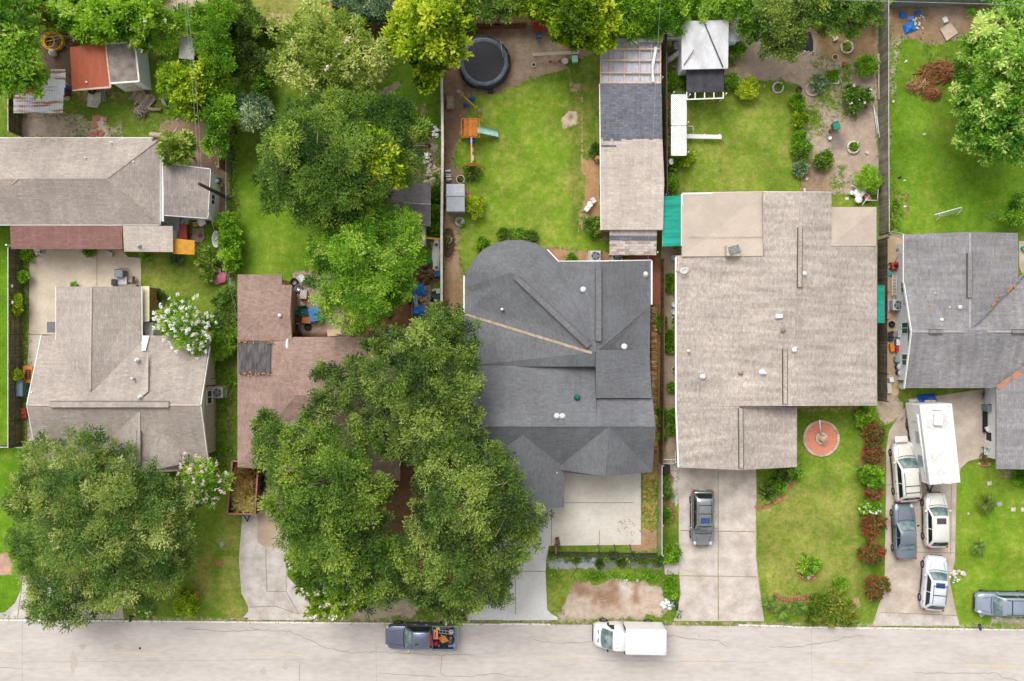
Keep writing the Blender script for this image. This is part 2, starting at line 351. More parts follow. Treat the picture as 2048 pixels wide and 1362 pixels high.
paint(Q('B2',255,280,560,280,560,690,255,690),'dirt',1,8,5,A(182,160,140));paint(Q('B2',250,640,520,640,520,680,250,680),'dirt',1,4,2,A(125,95,70));paint(Q('B2',560,560,960,430,1090,430,1120,640,740,700,560,680),'dirt',.85,12,10,A(150,110,82))
paint(Q('B2',980,230,1130,230,1130,350,980,350),'dirt',.9,10,6,A(120,92,72))
paint([(45,495),(60,495),(60,890),(45,890)],'dirt',.45,4,5,TAN);paint([(455,240),(474,240),(474,560),(455,560)],'dirt',.6,4,3,A(150,125,90));paint([(450,720),(462,720),(462,920),(450,920)],'dirt',.55,8,5,A(120,105,80))
paint(Q('C1',-40,600,40,605,80,660,70,735,-40,740),'dirt',.95,5,4,A(196,160,138))
paint(Q('C2',600,880,1030,870,1060,1000,600,1005),'dirt',.9,8,8,A(200,180,160));paint(Q('C2',1010,890,1130,880,1140,1000,960,1000),'dirt',.25,8,6);paint(Q('C2',1140,790,1350,790,1350,960,1280,1000,1140,1000),'dirt',.6,8,6,A(175,155,110))
paint([(640,900),(960,900),(960,1180),(640,1180)],'dirt',.95,30,15,A(128,98,72))
paint(Q('C3',310,980,350,860,480,790,690,770,830,745,930,830,950,930,860,1010,320,1010),'dirt',.95,9,12,A(200,180,162));paint(Q('C3',380,830,480,785,690,800,650,920,520,950,470,860),'dirt',1,16,16,A(160,130,106));paint(Q('C3',755,780,800,780,790,900,755,900),'dirt',1,8,4,A(165,130,100));paint(Q('C3',690,790,740,790,750,840,690,840),'dirt',1,10,5,A(215,205,200))
paint(Q('C3',245,700,330,720,350,860,310,990,250,960),'dry',.55,8,8);paint(Q('C3',460,760,700,700,900,770,880,800),'dry',.2,8,8)
paint(Q('C3',260,645,600,640,600,700,260,705),'dirt',1,7,6,A(176,180,184));paint(Q('C3',600,650,935,655,940,695,600,700),'dirt',.8,7,8,A(128,130,128))
paint(Q('C3',805,120,905,120,905,590,805,590),'dirt',.5,4,6,A(196,156,100));paint(Q('C3',740,480,905,470,905,590,740,590),'dirt',.85,6,6,A(180,145,115));paint(Q('C3',925,60,1030,60,1030,320,925,320),'dirt',.6,6,6,A(200,185,165))
paint(Q('C4',-20,200,50,300,60,800,-20,830),'dirt',.3,20,14,A(200,160,110));paint(Q('C4',0,690,330,580,330,800,200,850,0,840),'dirt',.3,25,18,A(206,172,110));paint(Q('C4',350,300,540,250,540,560,400,560),'dirt',.12,30,20,A(200,180,110))
paint(Q('C4',570,0,715,0,715,180,570,180),'dirt',.75,6,4,A(150,110,80));paint(Q('C4',490,880,560,870,580,930,500,940),'dirt',.85,7,4,A(196,160,128));paint(Q('C4',0,850,300,840,290,930,100,990,0,960),'dirt',.5,6,5,A(185,130,100))
paint(Q('C4',1330,970,1560,970,1560,1030,1330,1030),'dirt',.8,8,8,A(222,212,190));paint(Q('C4',1280,850,1560,860,1560,980,1290,980),'dirt',.4,12,8,TAN);paint(Q('C4',1410,110,1500,110,1500,160,1410,160),'dirt',.7,6,4,TAN)
paint([(1588,812),(1720,808),(1720,824),(1590,826)],'dirt',.5,6,4,CLAY)
paint([(-60,1228),(2120,1246),(2120,1262),(-60,1244)],'dirt',.45,5,4,TAN)
dirt=np.clip(dirt+(N1-.5)*.25*(dirt>.02),0,1);dry=np.clip(dry+(N2-.5)*.55,0,1);lush=np.clip(lush+(N1-.5)*.25+(N2-.5)*.2,0,1)
nx,ny=GX.shape
me=bpy.data.meshes.new('ground');vv=np.stack([GX.ravel(),GY.ravel(),np.zeros(GX.size)],1)
ii=np.arange(nx*ny).reshape(nx,ny);quads=np.stack([ii[:-1,:-1],ii[1:,:-1],ii[1:,1:],ii[:-1,1:]],-1).reshape(-1,4)
me.vertices.add(nx*ny);me.vertices.foreach_set('co',vv.ravel());me.loops.add(quads.size);me.loops.foreach_set('vertex_index',quads.ravel())
me.polygons.add(len(quads));me.polygons.foreach_set('loop_start',np.arange(0,quads.size,4));me.polygons.foreach_set('loop_total',np.full(len(quads),4));me.update(calc_edges=True)
ga=me.attributes.new('gmask','FLOAT_COLOR','POINT');ga.data.foreach_set('color',np.stack([dirt.ravel(),dry.ravel(),lush.ravel(),np.ones(dirt.size)],1).ravel())
gc=me.attributes.new('gdirt','FLOAT_COLOR','POINT');gc.data.foreach_set('color',np.concatenate([dc.reshape(-1,3),np.ones((dirt.size,1))],1).ravel())
def ground_mat():
 m,t,n,l,b=_new('ground_surface');b.inputs['Roughness'].default_value=.95;b.inputs['Specular IOR Level'].default_value=.1
 a1=n.new('ShaderNodeAttribute');a1.attribute_name='gmask';a2=n.new('ShaderNodeAttribute');a2.attribute_name='gdirt'
 sp=n.new('ShaderNodeSeparateColor');l.new(a1.outputs['Color'],sp.inputs[0]);tc=n.new('ShaderNodeTexCoord')
 def noise(sc,det=4,ro=.6):
  x=n.new('ShaderNodeTexNoise');x.inputs['Scale'].default_value=sc;x.inputs['Detail'].default_value=det;x.inputs['Roughness'].default_value=ro;l.new(tc.outputs['Object'],x.inputs['Vector']);return x.outputs['Fac']
 def rng_(s,a,b_,c,d):
  x=n.new('ShaderNodeMapRange');x.inputs[1].default_value=a;x.inputs[2].default_value=b_;x.inputs[3].default_value=c;x.inputs[4].default_value=d;l.new(s,x.inputs[0]);return x.outputs[0]
 def math_(op,s,u):
  x=n.new('ShaderNodeMath');x.operation=op
  for i,w in enumerate((s,u)):
   if isinstance(w,(int,float)):x.inputs[i].default_value=w
   else:l.new(w,x.inputs[i])
  return x.outputs[0]
 def mix(f,a,c,mode='MIX'):
  x=n.new('ShaderNodeMix');x.data_type='RGBA';x.blend_type=mode
  for i,w in((0,f),(6,a),(7,c)):
   if isinstance(w,(int,float)):x.inputs[i].default_value=w
   elif isinstance(w,tuple):x.inputs[i].default_value=w
   else:l.new(w,x.inputs[i])
  return x.outputs[2]
 lu=math_('ADD',sp.outputs['Blue'],rng_(noise(4,7,.7),.3,.7,-.3,.3))
 green=mix(lu,A(84,102,40),A(132,158,50))
 dr=math_('ADD',sp.outputs['Green'],rng_(noise(1.6,8,.72),.3,.7,-.45,.45))
 deep=mix(lu,A(62,92,26),A(104,148,28))
 straw=mix(lu,A(120,116,62),A(182,176,96))
 g1=mix(rng_(dr,0,.5,0,1),deep,green);g2=mix(rng_(dr,.5,1.05,0,.85),g1,straw)
 g2=mix(1.0,g2,rng_(noise(.35,6,.65),.35,.65,.8,1.16),'MULTIPLY');g3=mix(1.0,g2,rng_(noise(14,3,.8),.25,.75,.68,1.32),'MULTIPLY')
 d1=mix(1.0,a2.outputs['Color'],rng_(noise(1.7,8,.75),.3,.7,.68,1.24),'MULTIPLY');d2=mix(1.0,d1,rng_(noise(13,3,.8),.3,.7,.72,1.26),'MULTIPLY')
 dm=math_('ADD',sp.outputs['Red'],rng_(noise(2.6,8,.8),.3,.7,-.42,.42));dm=rng_(dm,.4,.6,0,1)
 fin=mix(dm,g3,d2)
 l.new(fin,b.inputs['Base Color'])
 bp=n.new('ShaderNodeBump');bp.inputs['Strength'].default_value=.5;bp.inputs['Distance'].default_value=.06;l.new(noise(12,3,.8),bp.inputs['Height']);l.new(bp.outputs[0],b.inputs['Normal'])
 return m
me.materials.append(ground_mat());g_o=bpy.data.objects.new('ground',me);COL.objects.link(g_o);tag(g_o,kind='structure')
# --- paved surfaces
def concrete(name,c1,c2,sc=.6,crack=.0):
 m=mat(name,c1,c2,rough=.9,sc=sc,fine=.06,bump=.15,contrast=(.36,.68));return m
def sheet(name,polys,m,z,kind='structure'):
 b=MB()
 for p in polys:
  w=[P(u,v,0)for u,v in p];n=len(w)
  ar=sum(w[i].x*w[(i+1)%n].y-w[(i+1)%n].x*w[i].y for i in range(n))
  if ar<0:w=w[::-1]
  b.prism([(x.x,x.y)for x in w],-.05,z);z+=.0045
 o=b.build(name,m);tag(o,kind=kind);return o
def dense(poly,step=12):
 out=[]
 for i in range(len(poly)):
  a,b=poly[i],poly[(i+1)%len(poly)];d=math.dist(a,b);k=max(1,int(d/step))
  for j in range(k):t=j/k;out.append((a[0]+(b[0]-a[0])*t,a[1]+(b[1]-a[1])*t))
 return out
ROAD=A(208,198,195)
road_m=mat('road_concrete',A(206,198,193),A(189,180,174),rough=.92,sc=.45,fine=.08,bump=.12,stretch=(.4,1.2,1),contrast=(.3,.7))
def rv(u):return 1239+u*.0088 if u<1400 else 1239+u*.0088+(u-1400)*.0035
redge=[(u,rv(u))for u in range(-3000,5001,100)]
rb=MB();top=[P(u,v)for u,v in redge];bot=[P(u,v+150)for u,v in redge]
for i in range(len(top)-1):rb.quad((bot[i].x,bot[i].y,.006),(bot[i+1].x,bot[i+1].y,.006),(top[i+1].x,top[i+1].y,.006),(top[i].x,top[i].y,.006))
road=rb.build('road',road_m);tag(road,kind='structure')
def strips(name,paths,w,m,z,parent=None,kind='structure',jit=0):
 b=MB()
 for p in paths:
  pts=[P(u,v)for u,v in p]
  for i in range(len(pts)-1):
   a,c=pts[i],pts[i+1];d=(c-a);L=d.length
   if L<1e-5:continue
   n=Vector((-d.y,d.x,0))/L*(w/2);e=d/L*w*.3
   b.quad((a.x-n.x-e.x,a.y-n.y-e.y,z),(c.x-n.x+e.x,c.y-n.y+e.y,z),(c.x+n.x+e.x,c.y+n.y+e.y,z),(a.x+n.x-e.x,a.y+n.y-e.y,z))
   z+=.00002
 o=b.build(name,m,parent)
 if parent is None:tag(o,kind=kind)
 return o
def wig(pts,amp=2.0,step=9,seed=1):
 r=random.Random(seed);out=[]
 for i in range(len(pts)-1):
  a,b=pts[i],pts[i+1];d=math.dist(a,b);k=max(1,int(d/step))
  for j in range(k):t=j/k;out.append((a[0]+(b[0]-a[0])*t+(r.uniform(-amp,amp)if j or i else 0),a[1]+(b[1]-a[1])*t+r.uniform(-amp,amp)))
 return out+[pts[-1]]
white_l=mat('worn_white_line',A(242,238,232),A(222,214,206),sc=3,rough=.8)
yel_l=mat('faded_yellow_line',A(222,192,130),A(210,196,180),sc=4,rough=.85)
crack_m=mat('crack_dark',A(118,108,104),A(150,140,134),sc=3);joint_m=mat('joint_line',A(160,150,146),A(185,176,172),sc=3)
strips('edge_line',[[(u,rv(u)+1)for u in range(-1200,1001,50)]+[(1010,1248),(1100,1248.6)],[(1478,1250),(1560,1252)]+[(u,rv(u)+.5)for u in range(1600,3400,50)]],.13,white_l,.011,road)
ylw=[]
for a,b,v in((1071,1168,1313),(1356,1456,1318),(1640,1746,1324),(1932,2040,1331),(790,886,1309),(505,605,1309),(220,320,1306),(-60,40,1304),(2220,2320,1336)):ylw.append([(a,v-1),(b,v+1)])
strips('centre_line',ylw,.085,yel_l,.011,road)
cr=[wig(Q('C2',0,1050,80,1060,240,1070,330,1110,440,1160,600,1195,750,1190,1000,1200,1130,1212),1.6,7,1),wig(Q('C2',1135,1210,1180,1205,1330,1205),1.2,7,2),wig(Q('C2',1135,1215,1130,1320,1160,1330,1300,1335,1440,1315,1530,1332),1.3,8,3),wig(Q('C2',760,1315,900,1325,1100,1335),1,8,4),wig(Q('C3',170,1115,230,1130,330,1138,420,1135,520,1130),1.2,7,5),wig(Q('C3',945,1100,1010,1095,1060,1110,1260,1122,1320,1160),1.3,7,6),wig(Q('C4',30,1160,150,1165,260,1150,380,1132,450,1118,480,1100,590,1097),1.5,6,7),wig(Q('C4',885,1312,1100,1318,1380,1314,1410,1340,1500,1361),1.2,8,8),wig(Q('C1',0,1283,130,1290),1,9,9),wig(Q('C1',1100,1050,1330,1068,1540,1060),1.2,8,10),wig(Q('C2',295,1260,293,1361),1,8,12)]
strips('crack',cr,.034,crack_m,.012,road)
jl=[wig(Q('C1',0,1195,130,1195),.4,30,1),wig(Q('C1',130,1248,700,1245,1540,1235),.5,20,2),wig(Q('C1',133,1000,133,1361),.5,30,3),wig(Q('C2',0,1235,425,1238),.6,15,4),wig(Q('C3',550,1240,1540,1250),.3,30,5),wig(Q('C2',745,1100,750,1361),.5,20,6),wig(Q('C4',280,1050,284,1361),.4,40,7),wig(Q('C3',0,1335,130,1335),.8,9,8)]
strips('expansion_joint',jl,.035,joint_m,.0115,road)
stn=MB()
for(t,x,y,rx,ry,g)in(('C1',435,1250,.3,.85,0),('C1',490,1158,.3,.25,1),('C1',700,1165,.45,.2,1),('C3',1150,1095,.12,.15,0),('C2',210,1275,.25,.3,1),('C2',80,1305,.3,.3,1)):
 c=PT(t,x,y);n=18;ring=[(c.x+rx*math.cos(a)*(1+.25*math.sin(3*a+x)),c.y+ry*math.sin(a)*(1+.2*math.cos(4*a)),.0125)for a in[2*math.pi*i/n for i in range(n)]]
 stn.add(ring,[tuple(range(n))])
stn.build('stain',mat('road_stain',A(196,184,172),A(186,174,166),sc=6),road)
mh=MB();mh.lathe([(.1,.006),(.1,.016)],12,PT('C1',829,1168));mh.build('survey_cap',mat('iron_dark',A(50,50,55)),road)
conc_a=concrete('patio_concrete',A(218,203,184),A(194,178,160));conc_b=concrete('pale_new_concrete',A(222,217,206),A(205,197,184),.5)
conc_c=concrete('old_grey_concrete',A(212,204,198),A(176,165,156),.9);conc_d=concrete('stained_drive_concrete',A(212,202,193),A(178,164,152),.8);conc_e=concrete('tan_drive_concrete',A(206,192,178),A(176,158,142),.7)
conc_f=concrete('white_new_concrete',A(222,220,218),A(208,205,202),.6)
sheet('patio',[Q('B1',175,120,700,120,760,190,835,195,836,360,820,400,330,400,330,655,172,645)],conc_a,.02)
sheet('path',[Q('B1',168,650,250,650,205,840,160,860,170,700),Q('B1',160,1140,180,1140,225,1361,165,1361),Q('C1',165,0,225,0,240,120,175,110)],conc_a,.012)
sheet('driveway',[Q('C1',-60,965,30,955,90,900,130,810,135,740,700,740,720,880,735,995,-60,992)],conc_c,.022)
sheet('driveway',[Q('C1',1435,380,1540,380,1540,990,1440,985,1480,940,1430,840,1415,640),Q('C2',-10,380,30,360,150,200,230,500,220,740,330,860,400,975,395,1000,-10,1000)],conc_c,.020)
sheet('driveway',[Q('C2',45,100,160,100,215,560,90,570,45,540)],concrete('rusty_concrete',A(196,176,156),A(170,146,120)),.027)
sheet('driveway',[Q('C2',1350,850,1540,300,1540,1000,1290,1000,1290,970,1340,930)+[],Q('C3',-10,320,350,320,350,120,805,120,805,555,260,560,245,640,240,720,250,940,275,965,312,985,312,1000,-10,1003)],conc_f,.021)
sheet('parking_pad',[Q('C3',352,100,804,100,804,553,275,556,275,340,352,338)],conc_b,.026)
sheet('driveway',[Q('C3',1028,60,1485,60,1490,250,1485,620,1505,800,1535,1008,1000,1006,1040,850,1030,700,945,740,942,670,1030,660)],conc_d,.022)
sheet('driveway',[Q('B4',900,1030,1380,960,1380,1361,1300,1361,720,1361,740,1220,800,1130,850,1060),Q('C4',725,-10,1380,-10,1290,40,1210,60,1165,100,1140,200,1130,650,1100,770,1125,900,1158,1035,640,1035,690,880,715,720)],conc_e,.022)
sheet('driveway_apron',[Q('C4',640,1032,690,955,900,965,1140,975,1158,1033)],conc_c,.027)
sheet('path',[Q('B4',720,60,800,60,800,1000,730,1030)],concrete('side_path',A(204,182,150),A(176,154,124)),.010)
sheet('path',[Q('B3',925,120,1000,130,985,1361,945,1361)],concrete('side_path_b',A(190,168,146),A(160,138,118)),.012)
sheet('path',[Q('C3',985,60,1030,60,1030,300,1010,330,985,200)],conc_c,.013)
tile=mat('terracotta_tiles',A(176,104,84),A(150,90,76),sc=4)
sheet('path',[Q('B3',735,178,905,178,905,235,870,215,735,205),Q('B3',868,240,912,240,912,470,868,470)],tile,.015)
sheet('back_porch_slab',[Q('A1',955,1280,1065,1280,1065,1361,950,1361),Q('B1',1020,-20,1060,-20,1060,60,1020,60)],concrete('pale_slab',A(222,222,224),A(205,205,208)),.05)
sheet('stepping_pad',[Q('A2',1280,1130,1315,1130,1315,1220,1280,1220)],mat('brick_pad',A(178,112,92),A(150,96,80),sc=8),.03)
jj=[wig(p,.3,14,i)for i,p in enumerate([Q('C3',1262,120,1262,1005),Q('C3',1035,470,1485,478),Q('C3',1035,738,1490,744),Q('C3',60,620,62,965),Q('C3',60,712,240,712),Q('C3',275,340,275,555),Q('C3',352,306,760,306),Q('C3',558,470,560,555),Q('C4',1108,200,1105,620),Q('C4',725,200,790,200),Q('C4',725,420,780,420),Q('C4',905,598,1135,603),Q('C4',690,955,1140,975),Q('B1',575,150,575,360),Q('B1',175,648,330,650),Q('C2',95,575,100,830),Q('C2',100,830,215,832),Q('C2',215,560,215,832),Q('C2',0,925,150,918,290,965),Q('C2',215,832,290,965),Q('C1',545,880,560,985),Q('C1',130,800,105,985)])]
strips('joint',jj,.05,mat('joint_drive',A(150,134,118),A(130,126,90),sc=2),.032)
gs=[wig(p,.6,5,i+40)for i,p in enumerate([Q('C3',1262,580,1264,1000),Q('C3',1060,738,1290,742),Q('C3',1320,474,1480,478),Q('C3',1485,300,1490,640,1515,850)])]
strips('weeds_in_joints',gs,.06,mat('joint_weeds',A(140,150,70),A(170,150,110),sc=5,contrast=(.45,.55)),.0345)
# --- buildings
wall_white=mat('white_siding',A(246,246,246),A(236,237,238),sc=2,rough=.7);wall_cream=mat('cream_wall',A(226,216,190),A(208,196,170),sc=2)
wall_tan=mat('tan_wall',A(176,140,92),A(150,118,78),sc=2);wall_brick=mat('brick_wall',A(170,120,98),A(140,98,84),sc=8);wall_stone=mat('pale_stone_wall',A(214,204,186),A(186,172,152),sc=5)
trim_w=mat('white_trim',A(244,242,238),A(228,226,222),rough=.5,sc=3,fine=.04);metal_g=mat('galvanised_metal',A(190,192,196),A(165,168,172),rough=.45,metal=.3,sc=4)
dark_gl=mat('window_glass',A(60,72,80),A(48,58,64),rough=.08,spec=.6,fine=0);green_t=mat('green_trim',A(38,110,86),A(30,92,72),rough=.6);lead=mat('vent_pipe_white',A(240,240,240),A(214,214,214),rough=.5,fine=.03)
ridge_dark=mat('ridge_slot',A(92,84,82),A(110,100,96));tar=mat('black_tar_patch',A(72,68,68),A(112,108,108),sc=1.5,stretch=(3,.8,1),contrast=(.4,.7));
s_taupe=shingle('taupe_shingle',A(160,148,140),A(194,182,173),row=.18);s_beige=shingle('beige_shingle',A(164,152,143),A(207,195,185),row=.16,bw=.3,tabs=.6,streak=.2)
s_slate=shingle('slate_shingle',A(106,107,111),A(128,129,133),row=.18,tabs=.5,streak=.07);s_brown=shingle('brown_shingle',A(142,118,106),A(178,152,140),row=.18,big=.1)
s_purple=shingle('purple_grey_shingle',A(128,125,127),A(162,159,160),row=.18,streak=.2);s_red=shingle('red_brown_shingle',A(132,96,90),A(158,120,112),row=.18)
s_dark=shingle('charcoal_shingle',A(92,94,102),A(134,136,144),row=.2,bw=.5,tabs=.5,streak=.1);s_old=shingle('weathered_shingle',A(134,124,120),A(172,162,156),big=.22);s_tanroll=shingle('tan_new_shingle',A(178,165,155),A(212,200,189),row=.2,bw=.6,tabs=.4,streak=.1)
s_shed=shingle('grey_violet_shed_shingle',A(120,112,118),A(150,142,148),row=.2)
flat_tan=mat('flat_roll_roofing',A(196,181,166),A(186,171,157),sc=.8,fine=.05)
def px3(L):return[P(*p)for p in L]
def roofpart(parent,V,F,m,name='roof',th=.16):
 b=MB();b.slab(px3(V),F,th);return b.build(name,m,parent)
def walls(parent,poly,m,z=2.7,ins=.45,name='wall',px=True,t=.14):
 w=[P(u,v,z)for u,v in poly]if px else[Vector(p)for p in poly]
 w=inset(w,ins);b=MB();n=len(w);w2=inset(w,t)
 for i in range(n):
  a,c,a2,c2=w[i],w[(i+1)%n],w2[i],w2[(i+1)%n]
  vs=[(a.x,a.y,0),(c.x,c.y,0),(c2.x,c2.y,0),(a2.x,a2.y,0)];vs+=[(x,y,z-.1)for x,y,_ in vs]
  b.add(vs,[(0,1,5,4),(2,3,7,6),(4,5,6,7)])
 o=b.build(name,m,parent);return o,w
def gable(parent,a,c,apex,m,ins=.4,name='gable_wall',t=.1):
 """a,c eave px3 ends, apex px3; wall moved inwards along the ridge"""
 A_,C_,T_=P(*a),P(*c),P(*apex);d=(C_-A_);n=Vector((-d.y,d.x,0)).normalized();b=MB()
 if n.dot(Vector(ins_dir))<0:n=-n
 A_=A_.lerp(T_,.08);C_=C_.lerp(T_,.08);dn=Vector((0,0,-.2));f=[A_+n*ins+dn,C_+n*ins+dn,T_+n*ins+dn];g=[p+n*t for p in f]
 b.add(f+g,[(0,1,2),(5,4,3),(0,3,4,1),(1,4,5,2),(2,5,3,0)]);return b.build(name,m,parent)
def window(parent,w,i,t,wd=1.1,z0=1.0,h=1.1,frame=trim_w,glass=dark_gl,door=None):
 a,c=w[i],w[(i+1)%len(w)];d=(c-a);L=d.length;d=d/L;n=Vector((d.y,-d.x));p=a+d*(L*t)
 rz=math.atan2(d.y,d.x);b=MB()
 if door:
  b.box((p.x+n.x*.03,p.y+n.y*.03,1.02),(.95,.06,2.04),rz);o=b.build('door',door,parent)
  k=MB();k.blob((p.x+n.x*.09+d.x*.36,p.y+n.y*.09+d.y*.36,1.0),.04,8,6);k.build('handle',metal_g,o);return o
 for dx,dz,ww,hh in((0,-h/2,wd+.12,.07),(0,h/2,wd+.12,.07),(-wd/2,0,.07,h),(wd/2,0,.07,h),(0,0,.05,h)):
  b.box((p.x+n.x*.035+d.x*dx,p.y+n.y*.035+d.y*dx,z0+h/2+dz),(ww,.07,hh),rz)
 o=b.build('window',frame,parent);g=MB();g.box((p.x+n.x*.012,p.y+n.y*.012,z0+h/2),(wd,.03,h-.06),rz);g.build('pane',glass,o);return o
def gutter(parent,pts,m=trim_w,r=.07,name='gutter'):
 w=px3(pts);b=MB()
 for i in range(len(w)-1):b.bar(w[i]+Vector((0,0,-.09)),w[i+1]+Vector((0,0,-.09)),.13,.12)
 return b.build(name,m,parent)
def ridgevent(parent,a,c,w=.42,m=None):
 a,c=P(*a),P(*c);d=(c-a).normalized();s=Vector((-d.y,d.x,0)).normalized();b=MB()
 for k in(-1,1):b.bar(a+s*k*w/2+Vector((0,0,.0)),c+s*k*w/2,.04,.1)
 o=b.build('ridge_vent',ridge_dark,parent)
 if m:e=MB();e.bar(a+Vector((0,0,.05)),c+Vector((0,0,.05)),w-.08,.08);e.build('ridge_cap',m,o)
 return o
def caps(parent,segs,m,w=.12):
 b=MB()
 for a,c in segs:b.bar(P(*a)-Vector((0,0,.02)),P(*c)-Vector((0,0,.02)),w,.03)
 return b.build('hip_caps',m,parent)
def pipe(parent,p,r=.07,h=.35,m=lead,name='vent_pipe'):
 c=P(*p);b=MB();b.lathe([(r*2.2,-.1),(r*2.0,.04),(r,.07),(r,h),(r*.7,h)],12,c);return b.build(name,m,parent)
def dome(parent,p,r=.23,m=lead,name='roof_vent'):
 c=P(*p);b=MB();b.lathe([(r*.6,-.25),(r*.6,.1),(r,.12),(r*.95,.2),(r*.6,.28),(.02,.31)],16,c);return b.build(name,m,parent)
ins_dir=(0,0,0)
r=thing('house','long house with taupe hip roof and white fascia, upper left','house',P(150,360))
roofpart(r,[(-330,276,2.8),(319,276,2.8),(319,449,2.8),(-330,449,2.8),(-254,358,4.3),(-96,358,4.3),(36,358,4.3),(213,358,4.3)],[(0,1,7,6,5,4),(1,2,7),(2,3,4,5,6,7),(3,0,4)],s_taupe)
caps(r,[((36,357,4.32),(213,357,4.32)),((213,357,4.32),(319,277,2.85)),((213,357,4.32),(319,448,2.85))],s_taupe)
roofpart(r,[(36,358,4.36),(-40,290,3.0),(-40,428,3.0)],[(0,1,2)],s_taupe,'cross_hip')
_,w=walls(r,[(-330,276),(319,276),(319,449),(-330,449)],wall_white)
window(r,w,0,.3);window(r,w,0,.7,door=wall_cream);window(r,w,1,.5);window(r,w,2,.6);window(r,w,3,.5)
gutter(r,[(-330,276,2.8),(319,276,2.8),(319,449,2.8),(-330,449,2.8)])
for x,y,z in((665,846,2.95),(515,937,3.4),(800,962,3.3)):pipe(r,q('A1',x,y)+(z,),.06)
r=thing('carport','long red brown shingle carport roof below the taupe hip house, upper left','carport',P(130,475))
roofpart(r,[(61,450,2.75),(244,450,2.75),(245,498,2.45),(22,498,2.45),(20,452,2.75)],[(0,1,2,3,4)],s_red,th=.12)
for u in(30,100,170,238):b=MB();b.box(P(u,493,1.2),(.12,.12,2.4));b.build('post',trim_w,r)
r=thing('porch','grey shingle porch roof between the red brown carport and the orange canopy','porch',P(295,475))
roofpart(r,[(245.5,452,2.8),(345,452,2.8),(346,504,2.5),(248,503,2.5)],[(0,1,2,3)],s_tanroll,th=.12)
walls(r,[(250,452),(343,452),(343,502),(252,502)],wall_white,2.4,.25);pipe(r,q('B1',826,124)+(2.6,),.09,.3,metal_g)
r=thing('canopy','orange yellow plywood canopy at the end of the grey porch roof','canopy',P(367,493))
roofpart(r,[q('B1',1027,78)+(2.2,),q('B1',1152,92)+(2.1,),q('B1',1152,176)+(1.95,),q('B1',1022,170)+(2.1,)],[(0,1,2,3)],mat('orange_ply',A(222,160,58),A(200,140,52),sc=2),th=.05)
for x,y in((1035,90),(1145,100),(1145,168),(1032,160)):b=MB();b.box(P(*q('B1',x,y),1.0),(.08,.08,1.95));b.build('post',wall_tan,r)
r=thing('storage_shed','shed with weathered grey flat roof and white east wall joined to the taupe hip house','shed',P(377,390))
roofpart(r,[q('A1',965,968)+(2.9,),q('A1',1243,1002)+(2.75,),q('A1',1228,1290)+(2.75,),q('A1',972,1272)+(2.9,)],[(0,1,2,3)],s_old,th=.12)
_,w=walls(r,Q('A1',965,968,1243,1002,1228,1290,972,1272),wall_white,2.75,.08)
window(r,w,1,.42,.8,1.2,.8);b=MB();b.box((P(323,360,2.7).x,P(323,360,2.7).y,2.62),(.3,6.6,.06));b.build('flashing',trim_w,r);gutter(r,[q('A1',965,968)+(2.9,),q('A1',1243,1002)+(2.75,),q('A1',1228,1290)+(2.75,),q('A1',972,1272)+(2.9,)])
rust_red=mat('red_metal_sheet',A(178,92,62),A(160,78,52),sc=1.2,rough=.6,stretch=(3,.5,1),tint=.08)
r=thing('metal_shed','open shed with a red painted metal roof, top left next to the white walled shed','shed',P(180,132))
roofpart(r,[q('A1',413,280)+(2.6,),q('A1',622,250)+(2.6,),q('A1',653,515)+(2.3,),q('A1',428,533)+(2.3,)],[(0,1,2,3)],rust_red,th=.06)
for x,y in((425,292),(612,262),(640,505),(438,520)):b=MB();b.box(P(*q('A1',x,y),1.15),(.1,.1,2.3));b.build('post',wall_tan,r)
gutter(r,[q('A1',622,250)+(2.63,),q('A1',653,515)+(2.36,),q('A1',428,533)+(2.33,)],mat('worn_cream_trim',A(226,196,180),A(200,160,140)))
b=MB();b.cyl(P(*q('A1',516,487),2.33),.07,.14);b.build('vent_cap',lead,r)
r=thing('garden_shed','small shed with worn brown grey flat roof and pale blue white walls, top left','shed',P(250,125))
roofpart(r,[q('A1',630,258)+(2.5,),q('A1',797,246)+(2.5,),q('A1',822,480)+(2.35,),q('A1',655,492)+(2.35,)],[(0,1,2,3)],mat('worn_roofing',A(158,146,138),A(122,112,106),sc=1.2,fine=.1,contrast=(.4,.62)),th=.1)
_,w=walls(r,Q('A1',632,258,797,247,822,480,656,490),mat('pale_blue_wall',A(242,245,247),A(232,236,240)),2.4,.02);window(r,w,0,.5,door=wall_cream)
gutter(r,[q('A1',630,258)+(2.53,),q('A1',797,246)+(2.53,),q('A1',822,480)+(2.4,),q('A1',655,492)+(2.4,)])
r=thing('corrugated_shelter','low lean-to roofed with overlapping rusty corrugated sheets beside the wooden fence','shelter',P(80,200))
def corr(parent,a,b_,c,d,m,amp=.025,pitch=.16,name='roof_sheet'):
 a,b_,c,d=P(*a),P(*b_),P(*c),P(*d);L=(b_-a).length;n=max(4,int(L/pitch*4));vs=[];mb=MB()
 for i in range(n+1):
  t=i/n;z=amp*math.sin(2*math.pi*t*L/pitch)
  for p0,p1 in((a,b_),(d,c)):p=p0.lerp(p1,t);vs.append((p.x,p.y,p.z+z))
 mb.add(vs,[(2*i,2*i+2,2*i+3,2*i+1)for i in range(n)],smooth=True);mb.add([(x,y,z-.012)for x,y,z in vs],[(2*i+1,2*i+3,2*i+2,2*i)for i in range(n)],smooth=True);return mb.build(name,m,parent)
rusty=mat('rusty_galvanised',A(220,222,228),A(176,116,90),sc=.9,rough=.5,metal=.0,stretch=(.5,3.2,1),contrast=(.5,.6))
